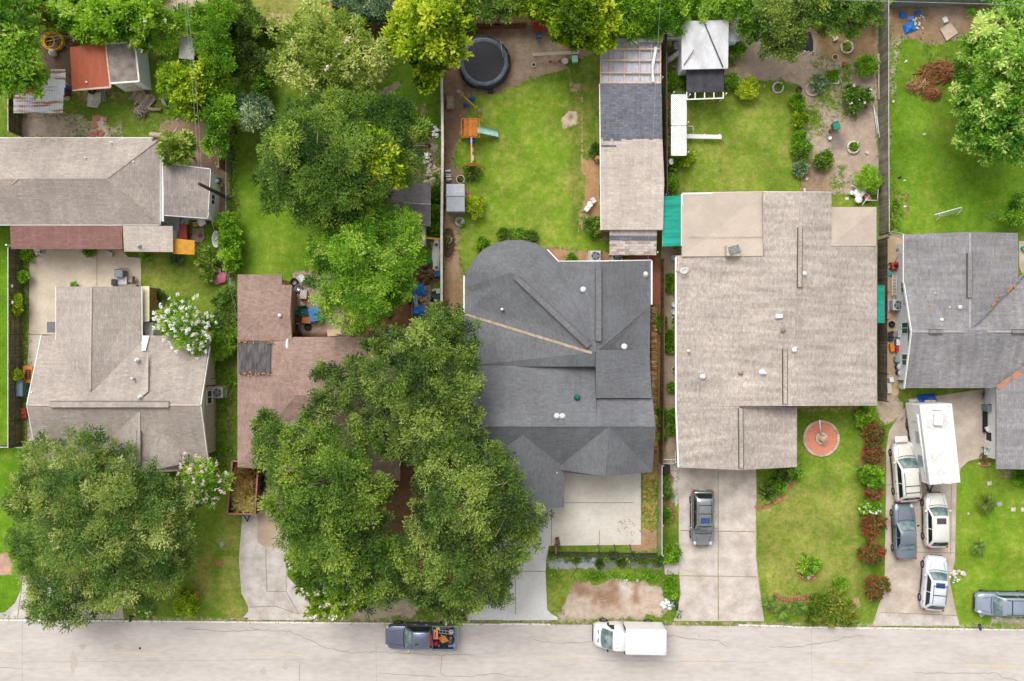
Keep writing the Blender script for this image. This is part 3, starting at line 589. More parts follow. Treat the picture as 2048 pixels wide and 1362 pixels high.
for i,(x0,y0,x1,y1)in enumerate([(300,410,388,415+52),(262,465,387,512),(240,503,380,560),(80,550,376,618),(80,605,372,664)]):
 corr(r,q('A1',x0,y0)+(2.2-.03*i,),q('A1',x1,y0)+(2.2-.03*i,),q('A1',x1,y1+6)+(2.14-.03*i,),q('A1',x0,y1+6)+(2.14-.03*i,),rusty,pitch=.2)
corr(r,q('A1',60,480)+(2.16,),q('A1',245,480)+(2.16,),q('A1',240,560)+(2.12,),q('A1',60,560)+(2.12,),mat('all_rust',A(160,96,70),A(130,76,58),sc=2))
for x,y in((90,650),(365,650),(375,430),(100,500)):b=MB();b.box(P(*q('A1',x,y),1.0),(.1,.1,2.0));b.build('post',wall_tan,r)
r=thing('storage_cabinet','small grey topped outdoor cabinet under the trees right of the white walled shed','cabinet',P(372,100))
roofpart(r,[q('A1',1067,213)+(1.9,),q('A1',1160,228)+(1.9,),q('A1',1148,355)+(1.85,),q('A1',1057,345)+(1.85,)],[(0,1,2,3)],mat('pale_grey_board',A(190,186,178),A(160,156,150),sc=1.5),th=.05)
walls(r,Q('A1',1067,213,1160,228,1148,355,1057,345),mat('dark_panel',A(60,62,66)),1.85,.05)
r=thing('house','house with taupe gable roofs and white east gable behind the huge front tree','house',P(240,780));z0,z1=2.75,4.6
EV,RV=692,810
V=[(83,671,z0),(419,671,z0),(401,RV,z1),(54,RV,z1),(415,921,z0),(76,921,z0)]
roofpart(r,V,[(0,1,2,3),(3,2,4,5)],s_taupe)
V=[(112,573,2.8),(182,573,4.3),(282,573,2.8),(282,698,2.95),(180,783,4.32),(112,698,2.95)]
roofpart(r,V,[(0,1,4,5),(1,2,3,4)],s_taupe,'rear_wing_roof')
V=[(277.5,821,4.45),(278,946,4.3),(360,942,2.72),(398,921,2.76),(192,942,2.72),(178,921,2.76)]
roofpart(r,V,[(0,1,2,3),(0,5,4,1)],s_taupe,'front_gable_roof')
roofpart(r,[q('B1',878,740)+(3.5,),q('B1',818,1035)+(4.6,),q('B1',878,985)+(4.42,)],[(0,1,2)],s_tanroll,'roof_cricket',.05)
caps(r,[((182,575,4.34),(180,780,4.36)),((278,825,4.46),(278,944,4.32)),((56,RV,4.62),(400,RV,4.62))],s_tanroll,.14)
ridgevent(r,(100,809,4.66),(338,809,4.66),.5,s_taupe);ridgevent(r,(278,862,4.42),(278,930,4.34),.36,s_taupe)
ins_dir=(-1,0,0);gable(r,(419,671,z0),(415,921,z0),(401,RV,z1),wall_white,.35);ins_dir=(1,0,0);gable(r,(83,671,z0),(76,921,z0),(54,RV,z1),wall_white,.35)
ins_dir=(0,-1,0);gable(r,(112,573,2.8),(282,573,2.8),(182,573,4.3),wall_cream,.3);ins_dir=(0,1,0);gable(r,(192,942,2.72),(360,942,2.72),(278,946,4.3),wall_cream,.4)
_,w=walls(r,[(83,671),(417,671),(417,921),(80,921)],wall_stone,2.75,.4);window(r,w,0,.3);window(r,w,0,.75,door=wall_brick);window(r,w,1,.5);window(r,w,3,.5);window(r,w,2,.3)
_,w=walls(r,[(112,573),(282,573),(282,680),(112,680)],wall_cream,2.75,.4,'rear_wing_wall');window(r,w,2,.5,1.5)
_,w=walls(r,[(192,915),(360,915),(360,942),(192,942)],wall_stone,2.7,.3,'front_wall');window(r,w,2,.5)
for a,c in(((419.5,692,2.9),(401.5,RV,4.62)),((401.5,RV,4.62),(416,921,2.78)),((82,671,2.78),(53,RV,4.62)),((53,RV,4.62),(75,921,2.78))):
 b=MB();b.bar(P(*a)-Vector((0,0,.1)),P(*c)-Vector((0,0,.1)),.06,.2);b.build('rake_board',trim_w,r)
for t,x,y,z in(('B1',812,800,3.7),('B1',832,1018,4.5),('B1',200,990,4.0)):pipe(r,q(t,x,y)+(z,),.08,.35)
dome(r,q('B1',788,910)+(4.2,),.13)
gutter(r,[(112,573,2.8),(112,690,2.9)]);gutter(r,[(282.5,573,2.8),(283,690,2.9)])
b=MB();b.slab([PT('B1',840,655,2.9),PT('B1',885,655,2.9),PT('B1',862,745,3.3),PT('B1',838,745,3.3)],[(0,1,2,3)],.03);b.build('valley_flashing',metal_g,r)
r=thing('utility_lean_to','narrow cream topped lean-to closet along the east wall of the taupe house wing','lean-to',P(291,610))
b=MB();b.slab([PT('B1',840,362,2.35),PT('B1',884,362,2.3),PT('B1',884,570,2.3),PT('B1',842,575,2.35)],[(0,1,2,3)],.06);b.build('roof',mat('cream_panel',A(232,226,190),A(218,208,170)),r)
walls(r,Q('B1',840,362,884,362,884,570,842,575),wall_tan,2.3,.08)
r=thing('utility_box','white metal utility box between the cream lean-to and the white flowering tree','box',P(297,657))
b=MB();b.prism([(p.x,p.y)for p in[PT('B1',852,578,1.6),PT('B1',904,578,1.6),PT('B1',904,652,1.6),PT('B1',862,655,1.6)]],.0,1.58);b.build('body',trim_w,r)
b=MB();b.slab([PT('B1',850,575,1.62),PT('B1',907,575,1.62),PT('B1',907,655,1.62),PT('B1',860,658,1.62)],[(0,1,2,3)],.04);b.build('lid',lead,r)
r=thing('house','house with rusty brown shingle roof and black tar patch partly hidden under the big trees','house',P(600,780))
roofpart(r,[(475,549,2.75),(564,549,2.75),(564,570,2.8),(584,570,2.75),(584,681,2.95),(475,681,3.2),(475,629,3.25),(580,629,3.1)],[(0,1,2,7,6),(2,3,7),(7,3,4),(6,7,4,5)],s_brown,'rear_wing_roof')
roofpart(r,[(475,674,2.9),(800,674,2.75),(800,962,2.75),(475,934,2.75),(592,790,4.3),(690,800,4.3)],[(0,1,5,4),(1,2,5),(2,3,4,5),(3,0,4)],s_brown)
caps(r,[((592,790,4.32),(690,800,4.32)),((592,790,4.32),(560,690,3.1)),((592,790,4.32),(485,920,2.9)),((690,800,4.32),(795,680,2.85))],s_brown)
b=MB();b.slab([P(476,684,3.12),P(541,683,3.2),P(541,748,3.86),P(477,748,3.14)],[(0,1,2),(0,2,3)],.12);b.build('flat_tar_roof',tar,r)
b=MB()
for i in range(46):
 u=random.uniform(476,545);v=random.choice((random.gauss(682,2),random.gauss(748,1.6)));b.box(P(u,v,3.26 if v<710 else 3.2+(u-476)*.0105),(random.uniform(.06,.2),random.uniform(.04,.1),.03),random.uniform(0,3))
o=b.build('leaf_litter',mat('dead_leaves',A(196,150,112),A(160,110,76),sc=9),r);o['kind']='stuff'
_,w=walls(r,[(475,549),(564,549),(584,575),(584,674),(475,674)],wall_tan,2.7,.35,'rear_wing_wall');_,w=walls(r,[(475,674),(800,674),(800,962),(475,934)],wall_tan,2.7,.4);window(r,w,0,.5);window(r,w,2,.4);window(r,w,2,.8,door=wall_brick)
dome(r,q('B2',180,537)+(3.05,),.17);b=MB();b.blob(P(*q('B2',222,712),3.0),(.14,.55,.18),12,6);b.build('gutter_boot',trim_w,r)
dome(r,(683,790,4.3),.2,metal_g);dome(r,(554,878,3.6),.14,metal_g)
r=thing('house','large house with dark slate shingle roof and a rounded rear bay, centre','house',P(1150,720))
arc=[(928,628),(928,575),(932,545),(946,520),(965,500),(988,487),(1015,480),(1045,480),(1072,487),(1094,499)]
V=[(1190,704,5.1),(1022,545,4.5)]+[a+(2.8,)for a in arc]+[(1117,523,2.8)]
n=len(arc);F=[(0,1,3,2)]+[(1,i+1,i)for i in range(3,n+1)]+[(0,2+n,n+1,1)]
roofpart(r,V,F,s_slate,'round_wing_roof')
V=[(1190,704,5.1),(1198,523,4.5),(1303,521,2.8),(1301,611,2.8),(1299,735,2.8),(1117,523,2.8),(1190,735,4.9)]
roofpart(r,V,[(0,1,2,3),(0,3,4,6),(0,5,1)],s_slate,'rear_wing_roof')
roofpart(r,[(928,628,2.8),(1190,704,5.1),(1190,733,4.7),(926,733,3.3)],[(0,1,2,3)],s_slate,'valley_roof')
V=[(922,731,3.75),(1192,731,3.75),(1301,760,3.4),(1311,852,5.2),(922,852,5.2),(1297,731,3.3)]
roofpart(r,[(918,731,3.85),(1192,731,3.85),(1192,852,5.2),(918,852,5.2)],[(0,1,2,3)],s_slate,'main_roof')
roofpart(r,[(1192,735,3.4),(1298,735,3.4),(1311,852,5.2),(1192,852,5.2)],[(0,1,2,3)],s_slate,'main_roof_east')
V=[(918,852,5.2),(1311,852,5.2),(1305,944,2.8),(1209,953,4.75),(1128,945,2.8),(1112,938,2.8),(1218,852,5.2),(918,938,2.8)]
roofpart(r,V,[(0,6,5,7),(6,3,4,5),(6,1,2),(6,2,3)],s_slate,'front_roof')
V=[(1046,870,4.8),(1046,1016,4.5),(1128,1015,2.8),(1128,934,2.85),(955,1015,2.8),(955,930,2.85)]
roofpart(r,V,[(0,1,2,3),(0,5,4,1)],s_slate,'garage_roof')
b=MB();a_,b_,c_,d_=P(1192,700,5.2),P(1299,700,5.1),P(1303,796,4.62),P(1192,796,4.66)
b.slab([a_,b_,c_,d_],[(0,1,2,3)],.6);b.build('raised_roof',s_slate,r)
caps(r,[((1190,704,5.12),(1022,545,4.52)),((1190,704,5.12),(1198,525,4.52)),((1190,704,5.12),(1299,612,2.85)),((918,852,5.22),(1310,852,5.22)),((1218,853,5.22),(1209,951,4.8)),((1046,872,4.82),(1046,1014,4.52))],s_slate,.12)
ridgevent(r,(1030,552,4.6),(1178,692,5.12),.5,s_slate);ridgevent(r,(1197,532,4.58),(1196.5,682,5.08),.5,s_slate)
b=MB();a_,c_=P(930,628.5,2.86),P(1184,706,5.06);b.bar(a_,c_,.2,.04);b.build('valley_flashing',mat('tan_flashing',A(196,176,150),A(160,138,116),sc=3),r)
for x,y,rr in((463,383,.24),(705,720,.24)):dome(r,q('B3',x,y)+(4.0 if x<500 else 4.9,),rr)
for x,y,z in((307,1133,5.0),(340,1133,5.0),(832,292,3.0)):pipe(r,q('B3',x,y)+(z,),.11,.3)
pipe(r,q('B3',427,1022)+(4.7,),.12,.3,green_t);pipe(r,q('B2',1493,500)+(3.8,),.06,.3)
pipe(r,q('C3',305,125)+(2.9,),.06,.3)
b=MB()
for i in range(60):
 t=random.random();u,v=(C:=q('C3',150+30*t+random.gauss(0,8),30+75*t))if i<34 else q('C3',200+80*t,72+random.gauss(0,8));b.box(P(u,v,2.95+(938-v)/86*2.4+.02 if u<1112 else 3.6),(random.uniform(.05,.22),random.uniform(.04,.09),.02),random.uniform(0,3))
o=b.build('fallen_needles',mat('orange_needles',A(178,104,66),A(150,88,60),sc=9),r);o['kind']='stuff'
_,w=walls(r,arc+[(1117,523),(1303,521),(1299,735),(1305,944),(1128,945),(1128,1015),(955,1015),(955,938),(928,938)],wall_brick,2.75,.42)
window(r,w,3,.5);window(r,w,6,.5);window(r,w,10,.5,1.4)
gutter(r,[(1094,499,2.85),(1117,523,2.85),(1303.5,521,2.85),(1303.5,609,2.85)]);gutter(r,[(928,551,2.85),(928,626,2.85)])
ins_dir=(0,1,0);gable(r,(1128,945,2.8),(1305,944,2.8),(1209,953,4.75),wall_brick,.5);gable(r,(955,1015,2.8),(1128,1015,2.8),(1046,1016,4.5),wall_brick,.5)
ins_dir=(0,-1,0);gable(r,(1117,523,2.8),(1303,521,2.8),(1198,523,4.5),wall_brick,.4);ins_dir=(-1,0,0);gable(r,(1298,740,2.9),(1305,940,2.9),(1311,852,5.2),wall_brick,.5)
r=thing('house','large square house with mottled beige shingle roof and flat tan roof panels, right of centre','house',P(1550,640))
V=[(1352,513,2.8),(1364,513,2.82),(1364,387,2.8),(1528,384,3.55),(1662,385,3.5),(1662,414,3.5),(1754,414,2.8),(1754,811,2.8),(1594,815,4.0),(1480,812,3.5),(1352,812,2.8),(1598,384,3.9),(1585,812,4.05)]
roofpart(r,[(1352,387,2.8),(1754,387,2.8),(1754,811,2.8),(1352,811,2.8),(1598,386,4.2),(1582,811,4.3)][:0]or[(1352,511,2.8),(1526,511,3.75),(1526,384,3.78),(1600,384,4.2),(1584,812,4.25),(1352,812,2.8)],[(0,1,2,3,4,5)],s_beige)
roofpart(r,[(1600,384,4.2),(1663,384,3.75),(1663,491,3.7),(1754,491,2.85),(1754,811,2.8),(1584,812,4.25)],[(0,1,2,3,4,5)],s_beige,'roof_east_slope')
roofpart(r,[(1364,387,2.9),(1527,383,3.1),(1527,512,3.82),(1364,513,3.0)],[(0,1,2,3)],flat_tan,'flat_roof_panel',.3)
roofpart(r,[(1661,414,3.3),(1753,414,2.9),(1753,492,2.92),(1661,492,3.75)],[(0,1,2,3)],flat_tan,'flat_roof_panel',.3)
roofpart(r,[(1480,813,3.75),(1594,816,2.8),(1594,934,2.78),(1481,940,3.65),(1358,935,2.8),(1353,812,2.85)],[(0,1,2,3),(0,3,4,5)],s_beige,'garage_roof')
ridgevent(r,(1600,455,4.28),(1599,574,4.28),.36,s_beige);ridgevent(r,(1569.5,698,4.18),(1570,808,4.18),.36,s_beige);ridgevent(r,(1481,816,3.8),(1482,936,3.72),.36,s_beige)
b=MB();b.bar(P(1480,813,3.85),P(1594,815,3.9),.08,.2);b.build('step_flashing',ridge_dark,r)
b=MB();b.bar(P(1378,474,3.06),P(1526,474,3.66),.02,.03);b.bar(P(1526.5,384,3.2),P(1527,512,3.86),.08,.06);b.build('roofing_seam',mat('seam',A(160,146,132)),r)
for x,y,z,rr in((1393+0,873,0,.0),):pass
dome(r,q('B3',1393,873)+(3.6,),.2,mat('grey_vent',A(168,156,150)));dome(r,q('B4',110,622)+(4.1,),.2,mat('grey_vent2',A(150,142,136)));dome(r,q('B4',176,740)+(4.15,),.22)
for t,x,y,z,rr in(('B3',1088,747,3.1,.06),('B3',1172,900,3.2,.1),('B4',238,290,4.15,.1),('B3',1525,873,3.9,.12),('B4',185,725,4.15,.06),('B4',5,878,3.95,.07)):pipe(r,q(t,x,y)+(z,),rr,.3)
b=MB();c=P(*q('B4',88,540),4.15);b.box(c,(.55,.3,.2),.1);b.build('vent_hood',lead,r)
ch=MB();c=P(*q('B3',1342,155),3.5);ch.box(c+Vector((0,0,.1)),(1.05,.82,.9));cho=ch.build('chimney',wall_stone,r);ch=MB();ch.box(c+Vector((.05,.06,.62)),(.85,.6,.12),.3);ch.build('chimney_cap',mat('dark_metal_cap',A(150,152,152),A(104,108,110),sc=8,rough=.6),cho)
b=MB();b.slab([PT('B3',1326,62,3.65),PT('B3',1362,62,3.7),PT('B3',1362,95,3.75),PT('B3',1322,95,3.7)],[(0,1,2,3)],.05)if 0 else None
_,w=walls(r,[(1364,387),(1661,387),(1661,414),(1754,414),(1754,811),(1594,815),(1594,934),(1356,936),(1352,811)],wall_stone,2.75,.4);window(r,w,0,.3,1.6);window(r,w,7,.4);window(r,w,5,.5,2.4,.1,2.0,trim_w,wall_white)
gutter(r,[(1365,387,2.95),(1527,384,3.1),(1662,385,3.4)]);gutter(r,[(1352,514,2.9),(1352,812,2.9),(1357,935,2.9)]);gutter(r,[(1364,388,2.95),(1364,492,2.95)]);
ins_dir=(0,1,0);gable(r,(1352,812,2.8),(1754,811,2.8),(1584,812,4.2),wall_stone,.5);gable(r,(1358,935,2.8),(1594,934,2.78),(1481,940,3.6),wall_stone,.5)
dish=thing('satellite_dish','white satellite dish on an arm over the west edge of the mottled beige roof','satellite dish',P(*q('B3',1063,268),2.9))
b=MB();b.M=Matrix.Translation(P(*q('B3',1063,272),3.5))@Matrix.Rotation(R(28),4,'X');b.lathe([(.02,-.06),(.2,-.04),(.36,.02),(.37,.03),(.2,-.02),(.02,-.04)],20,sx=1.1,sy=.9);b.build('reflector',trim_w,dish)
b=MB();b.bar(P(*q('B3',1063,262),3.4),P(*q('B3',1068,235),3.7),.05);b.box(P(*q('B3',1068,235),3.72),(.1,.12,.08));b.build('feed_arm',metal_g,dish)
b=MB();b.tube([P(*q('B3',1010,275),2.85),P(*q('B3',1035,273),3.0),P(*q('B3',1060,272),3.45)],.03);b.build('mast',metal_g,dish)
r=thing('house','house with weathered purple grey shingle roof, white walls and green gable at the right edge','house',P(1960,640))
V=[(1809,469,2.8),(1940,464,4.0),(1940,664,4.05),(1809,568,2.8),(2036,466,2.8),(2040,560,2.9)]
roofpart(r,[(1809,469,2.8),(1939,464,3.9),(1939,664,3.95),(1809,610,2.85)],[(0,1,2,3)],s_purple,'north_wing_roof')
roofpart(r,[(1939,464,3.9),(2036,466,2.8),(2036,575,2.85),(1939,664,3.95)],[(0,1,2,3)],s_purple,'north_wing_roof_east')
roofpart(r,[(1809,566,2.75),(1939,660,3.93),(2048,545,2.7),(2260,545,2.7),(2260,664,3.9),(1824,664,3.9)],[(0,1,5),(1,2,3,4),(1,4,5)],s_purple)
roofpart(r,[(1824,664,3.9),(2260,664,3.9),(2260,776,2.75),(1810,776,2.75)],[(0,1,2,3)],s_purple,'roof_south_slope')
roofpart(r,[(1993,776,2.8),(2048,738,3.4),(2140,700,4.1),(2140,940,4.1),(1993,938,2.8)],[(0,1,2,3,4)],s_purple,'south_wing_roof')
caps(r,[((1940,466,3.93),(1940,655,3.97)),((1825,663,3.94),(1930,663,3.94)),((1975,663,3.94),(2250,663,3.94))],mat('pale_ridge',A(176,170,176),A(150,146,152)),.16)
ridgevent(r,(1939,506,4.0),(1939,595,4.02),.38,s_purple);ridgevent(r,(1858,663,3.98),(1886,663,3.98),.34,s_purple);ridgevent(r,(2024,663,3.98),(2070,663,3.98),.34,s_purple)
lit=mat('rust_valley',A(190,132,104),A(136,124,126),sc=1.6,contrast=(.42,.58));vb=mat('blue_grey_valley',A(132,140,150),A(112,116,126),sc=2)
b=MB();a_,c_=P(1992,775,2.86),P(2060,730,3.5);b.slab([a_+Vector((-.05,.1,.04)),a_+Vector((.25,-.2,.04)),c_+Vector((.1,-.2,.04)),c_+Vector((-.2,.15,.04))],[(0,1,2,3)],.03);b.build('valley',lit,r)
b=MB();a_,c_=P(1945,655,3.93),P(2050,548,2.85);n_=Vector((.3,.25,.05));b.slab([a_-n_*1.6,a_+n_*1.6,c_+n_,c_-n_],[(0,1,2,3)],.05);vo=b.build('valley',vb,r)
b=MB()
for t in(.42,.5,.56,.7,.74,.78):p=a_.lerp(c_,t);b.box(p+Vector((random.uniform(-.2,.1),random.uniform(-.1,.2),.12)),(random.uniform(.25,.5),.13,.03),R(45))
b.build('leaf_litter',mat('orange_debris',A(206,122,88),A(180,100,70)),vo)
ins_dir=(0,-1,0);gable(r,(1809,469,2.8),(2036,466,2.8),(1939,464,3.85),wall_white,.4);ins_dir=(0,1,0);gable(r,(1993,938,2.8),(2287,938,2.8),(2140,940,4.05),wall_white,.4)
roofpart(r,[(2140,700,4.1),(2287,776,2.8),(2287,938,2.8),(2140,940,4.1)],[(0,1,2,3)],s_purple,'south_wing_roof_east')
ins_dir=(1,0,0);gable(r,(1809,566,2.75),(1810,776,2.75),(1824,664,3.9),green_t,.3)
for a,c in(((1809,566,2.8),(1824,664,3.94)),((1824,664,3.94),(1810,776,2.8)),((1808,468,2.85),(1808,566,2.85))):b=MB();b.bar(P(*a)-Vector((.03,0,.1)),P(*c)-Vector((.03,0,.1)),.06,.22);b.build('rake_board',trim_w,r)
_,w=walls(r,[(1809,468),(2036,466),(2036,560),(2250,560),(2250,776),(2120,776),(2120,936),(1993,936),(1993,776),(1810,776)],wall_white,2.6,.55)
gl=mat('green_shutter',A(30,92,78),A(24,78,64),rough=.4)
window(r,w,9,.62,.9,1.0,1.1,trim_w,gl);window(r,w,9,.32,.9,.9,1.3,trim_w,gl);window(r,w,9,.85,.9,1.0,1.1,trim_w,gl);window(r,w,7,.4,1.2,.9,1.2,trim_w,gl);window(r,w,7,.75,door=green_t)
dome(r,q('B4',1155,488)+(3.7,),.18);pipe(r,q('B4',968,488)+(3.1,),.16,.25,mat('rust_pipe',A(176,112,90)));pipe(r,q('B4',1008,405)+(3.2,),.1,.25,metal_g);pipe(r,q('B4',1045,560)+(3.5,),.12,.3,lead)
b=MB();c=P(*q('B4',1110,486),3.62);b.box(c,(.45,.06,.02));b.build('caulk_streak',lead,r)
r=thing('workshop','long outbuilding roofed half in charcoal and half in tan shingles along the centre fence','outbuilding',P(1263,310))
z=2.9
roofpart(r,[q('A3',563,495)+(z,),q('A3',926,495)+(z,),q('A3',932,822)+(z,),q('A3',567,822)+(z,)],[(0,1,2,3)],s_dark,'charcoal_roof')
roofpart(r,[q('A3',567,822)+(z,),q('A3',932,822)+(z,),q('A3',943,1060)+(z,),q('A3',936,1361)+(z,),q('A3',571,1361)+(z,)],[(0,1,2,3,4)],s_tanroll,'tan_roof')
b=MB();random.seed(5);x=580
while x<925:wv=random.uniform(20,60);y=822+random.choice((-6,0,6));b.slab([PT('A3',x,y-6,z+.025),PT('A3',min(x+wv,930),y-6,z+.025),PT('A3',min(x+wv,930),y+5,z+.025),PT('A3',x,y+5,z+.025)],[(0,1,2,3)],.02);x+=wv+random.uniform(2,40)
b.slab([PT('A3',569,858,z+.03),PT('A3',660,858,z+.03),PT('A3',660,870,z+.03),PT('A3',569,870,z+.03)],[(0,1,2,3)],.02);b.build('shingle_strip',s_dark,r)
_,w=walls(r,Q('A3',563,495,926,495,943,1060,936,1361,571,1361),wall_cream,2.75,.2);window(r,w,4,.3);window(r,w,4,.7,door=wall_brick)
gutter(r,[q('A3',563,495)+(z,),q('A3',571,1361)+(z,)])
clear=mat('clear_corrugated',A(236,236,246),A(206,208,226),rough=.25,alpha=.66,sc=1.5,stretch=(5,.6,1));lumber=mat('pale_lumber',A(222,200,180),A(200,170,145),sc=3)
r=thing('greenhouse','lean-to with clear corrugated roof panels over a pale timber frame, top centre','greenhouse',P(1260,125))
corr(r,q('A3',562,240)+(2.5,),q('A3',920,240)+(2.5,),q('A3',924,493)+(2.55,),q('A3',563,493)+(2.55,),clear,.02,.12)
b=MB()
for i in range(5):y=[245,290,357,431,490][i];b.bar(PT('A3',562,y,2.72),PT('A3',922,y,2.72),.13,.1)
for x in(566,622,706,796,868,920):b.bar(PT('A3',x,240,2.64),PT('A3',x+1,492,2.64),.1,.1)
b.build('rafters',lumber,r)
for x,y in((568,250),(915,250),(568,485),(918,485),(740,250)):b=MB();b.box(PT('A3',x,y,1.25),(.1,.1,2.5));b.build('post',lumber,r)
b=MB();b.box(PT('A3',740,240,2.86),(5.2,.3,.1));b.build('gutter',metal_g,r)
b=MB();b.box(PT('A3',740,365,.06),(5.0,3.4,.1));b.build('floor',mat('cluttered_floor',A(206,204,214),A(150,150,166),sc=1.6,contrast=(.4,.6)),r)
b=MB();b.slab([PT('A3',886,275,2.86),PT('A3',903,280,2.9),PT('A3',880,400,2.86),PT('A3',884,485,2.9),PT('A3',870,485,2.9),PT('A3',868,390,2.88)],[(0,1,2,3,4,5)],.02);b.build('plastic_sheet',lead,r)
for k,(x,y,c)in enumerate(((640,310,(200,200,215)),(760,325,(110,150,180)),(840,300,(180,90,110)),(690,440,(150,155,175)),(850,450,(170,175,190)),(600,440,(190,180,170)))):
 t_=thing('storage_tote',['grey','blue','maroon','slate','pale violet','cream'][k]+' lidded storage tote inside the clear roofed lean-to','tote',PT('A3',x,y,.11));c_=A(*c);mm=mat('tote%d'%k,c_)
 b=MB();b.box(PT('A3',x,y,.36),(.75,.5,.5),.1*k,taper=1.08);b.build('body',mm,t_);b=MB();b.box(PT('A3',x,y,.635),(.86,.58,.04),.1*k);b.build('lid',mm,t_)
r=thing('breezeway','small banded tan and blue grey shingle roof between the long outbuilding and the slate house','porch',P(1266,485))
roofpart(r,[q('B3',619,26)+(2.6,),q('B3',898,26)+(2.6,),q('B3',900,62)+(2.55,),q('B3',619,62)+(2.55,)],[(0,1,2,3)],s_tanroll,th=.1);roofpart(r,[q('B3',619,62)+(2.55,),q('B3',900,62)+(2.55,),q('B3',899,93)+(2.5,),q('B3',619,93)+(2.5,)],[(0,1,2,3)],s_dark,'dark_band',.1)
roofpart(r,[q('B3',619,93)+(2.5,),q('B3',899,93)+(2.5,),q('B3',896,178)+(2.4,),q('B3',619,178)+(2.4,)],[(0,1,2,3)],shingle('mixed_shingle',A(150,136,130),A(222,208,198),bw=.5,tabs=.85),'mixed_roof',.1)
for x in(628,890):b=MB();b.box(PT('B3',x,170,1.15),(.1,.1,2.3));b.build('post',trim_w,r)
teal=mat('teal_canvas',A(30,166,142),A(14,126,108),sc=1.1,rough=.8,fine=.08,stretch=(.4,2,1),bump=.6)  # darker teal streaks put the shade of sags and wrinkles into the colour
r=thing('awning','large teal green canvas awning between the tan outbuilding and the beige house','awning',P(1344,440))
b=MB();b.slab([P(1327,392,2.6),P(1363,391,2.85),P(1363,492,2.85),P(1325,493,2.6)],[(0,1,2,3)],.03);b.build('canvas',teal,r);b=MB();b.bar(P(1326,392,2.56),P(1325,493,2.56),.05);b.bar(P(1344,392,2.69),P(1344,493,2.69),.04);b.build('frame',metal_g,r)
for v in(394,491):b=MB();b.box(P(1327,v,1.28),(.06,.06,2.5));b.build('post',metal_g,r)
r=thing('awning','narrow teal green awning on the east side of the beige house over the fence strip','awning',P(1762,608))
b=MB();b.slab([P(1755,570,2.7),P(1768.5,570,2.4),P(1768.5,646,2.4),P(1755,646,2.7)],[(0,1,2,3)],.03);b.build('canvas',teal,r);b=MB();b.bar(P(1768,571,2.35),P(1768,645,2.35),.05)
b.bar(P(1756,571,2.6),P(1768,571,2.36),.04);b.bar(P(1756,645,2.6),P(1768,645,2.36),.04);b.build('frame',metal_g,r)
wr=mat('white_dirty_roof',A(222,222,226),A(188,186,188),sc=.9,fine=.06,contrast=(.4,.75),stretch=(1.6,.7,1))
r=thing('storage_building','white walled shed with a dirty white flat roof above the black screen porch','shed',P(1410,90))
roofpart(r,[q('A3',1045,125)+(3.0,),q('A3',1325,118)+(3.0,),q('A3',1321,405)+(2.8,),q('A3',1047,411)+(2.8,)],[(0,1,2,3)],wr,th=.12)
_,w=walls(r,Q('A3',1045,125,1325,118,1321,405,1047,411),wall_white,2.75,.15);window(r,w,2,.3);window(r,w,2,.75,door=wall_cream)
for k,(a,c_,rz)in enumerate((((1184,142),(1291,396),0),((1120,294),(1060,385),0))):
 t_=thing('pole',('long grey pole' if k==0 else 'short rusty rod')+' lying diagonally on the dirty white shed roof','pole',PT('A3',a[0],a[1],2.95));b=MB();b.tube([PT('A3',*a,3.05),PT('A3',*c_,2.9)],.05 if k==0 else.035);b.build('shaft',mat('pole%d'%k,A(110,106,110)if k==0 else A(140,104,108)),t_)
r=thing('lean_to','small pale grey lean-to roof on the east side of the white shed','lean-to',P(1468,70))
roofpart(r,[q('A3',1327,168)+(2.2,),q('A3',1391,166)+(2.1,),q('A3',1391,246)+(2.1,),q('A3',1327,244)+(2.2,)],[(0,1,2,3)],mat('pale_lilac_roof',A(196,196,204),A(178,178,186)),th=.06);walls(r,Q('A3',1322,168,1391,166,1391,246,1322,244),wall_white,2.05,.12)
scr=mat('black_screen',A(62,62,68),A(82,80,86),alpha=.88,sc=1.5,rough=.9)
r=thing('screen_porch','black mesh covered pergola with a bare white frame edge below the white shed','screen porch',P(1410,165))
b=MB();b.slab([PT('A3',1075,414,2.3),PT('A3',1298,408,2.3),PT('A3',1296,545,2.3),PT('A3',1075,548,2.3)],[(0,1,2,3)],.015)
for p0,p1 in(((1075,414),(1058,556)),):b.add([PT('A3',1075,414,2.28),PT('A3',1075,548,2.28),PT('A3',1075,548,.02)+Vector((-.1,0,0)),PT('A3',1075,414,.02)+Vector((-.1,0,0))],[(0,1,2,3)]);b.add([PT('A3',1297,408,2.28),PT('A3',1296,545,2.28),PT('A3',1296,545,.02),PT('A3',1297,408,.02)],[(3,2,1,0)])
b.build('mesh_cover',scr,r)
b=MB()
for x in(1076,1126,1182,1237,1292):b.bar(PT('A3',x,546,2.32),PT('A3',x,586,2.32),.08,.06)
b.bar(PT('A3',1073,589,2.34),PT('A3',1294,581,2.34),.09,.06);b.build('frame',trim_w,r)
for x,y in((1078,583),(1290,577),(1078,420),(1292,415)):b=MB();b.box(PT('A3',x,y,1.15),(.09,.09,2.3));b.build('post',trim_w,r)
b=MB()
for x in(1126,1182,1237):b.bar(PT('A3',x,414,2.37),PT('A3',x,546,2.37),.09,.03)
b.build('batten',scr,r)
r=thing('garden_shed','small grey violet shingled shed with white ridge streak beside the white topped fence','shed',P(830,410))
roofpart(r,[q('A2',905,1083)+(2.5,),q('A2',1072,1080)+(2.5,),q('A2',1070,1210)+(3.1,),q('A2',800,1195)+(3.1,),q('A2',1070,1340)+(2.5,),q('A2',790,1345)+(2.5,),q('A2',800,1083)+(2.5,)],[(6,0,1,2,3),(3,2,4,5)],s_shed,th=.1)
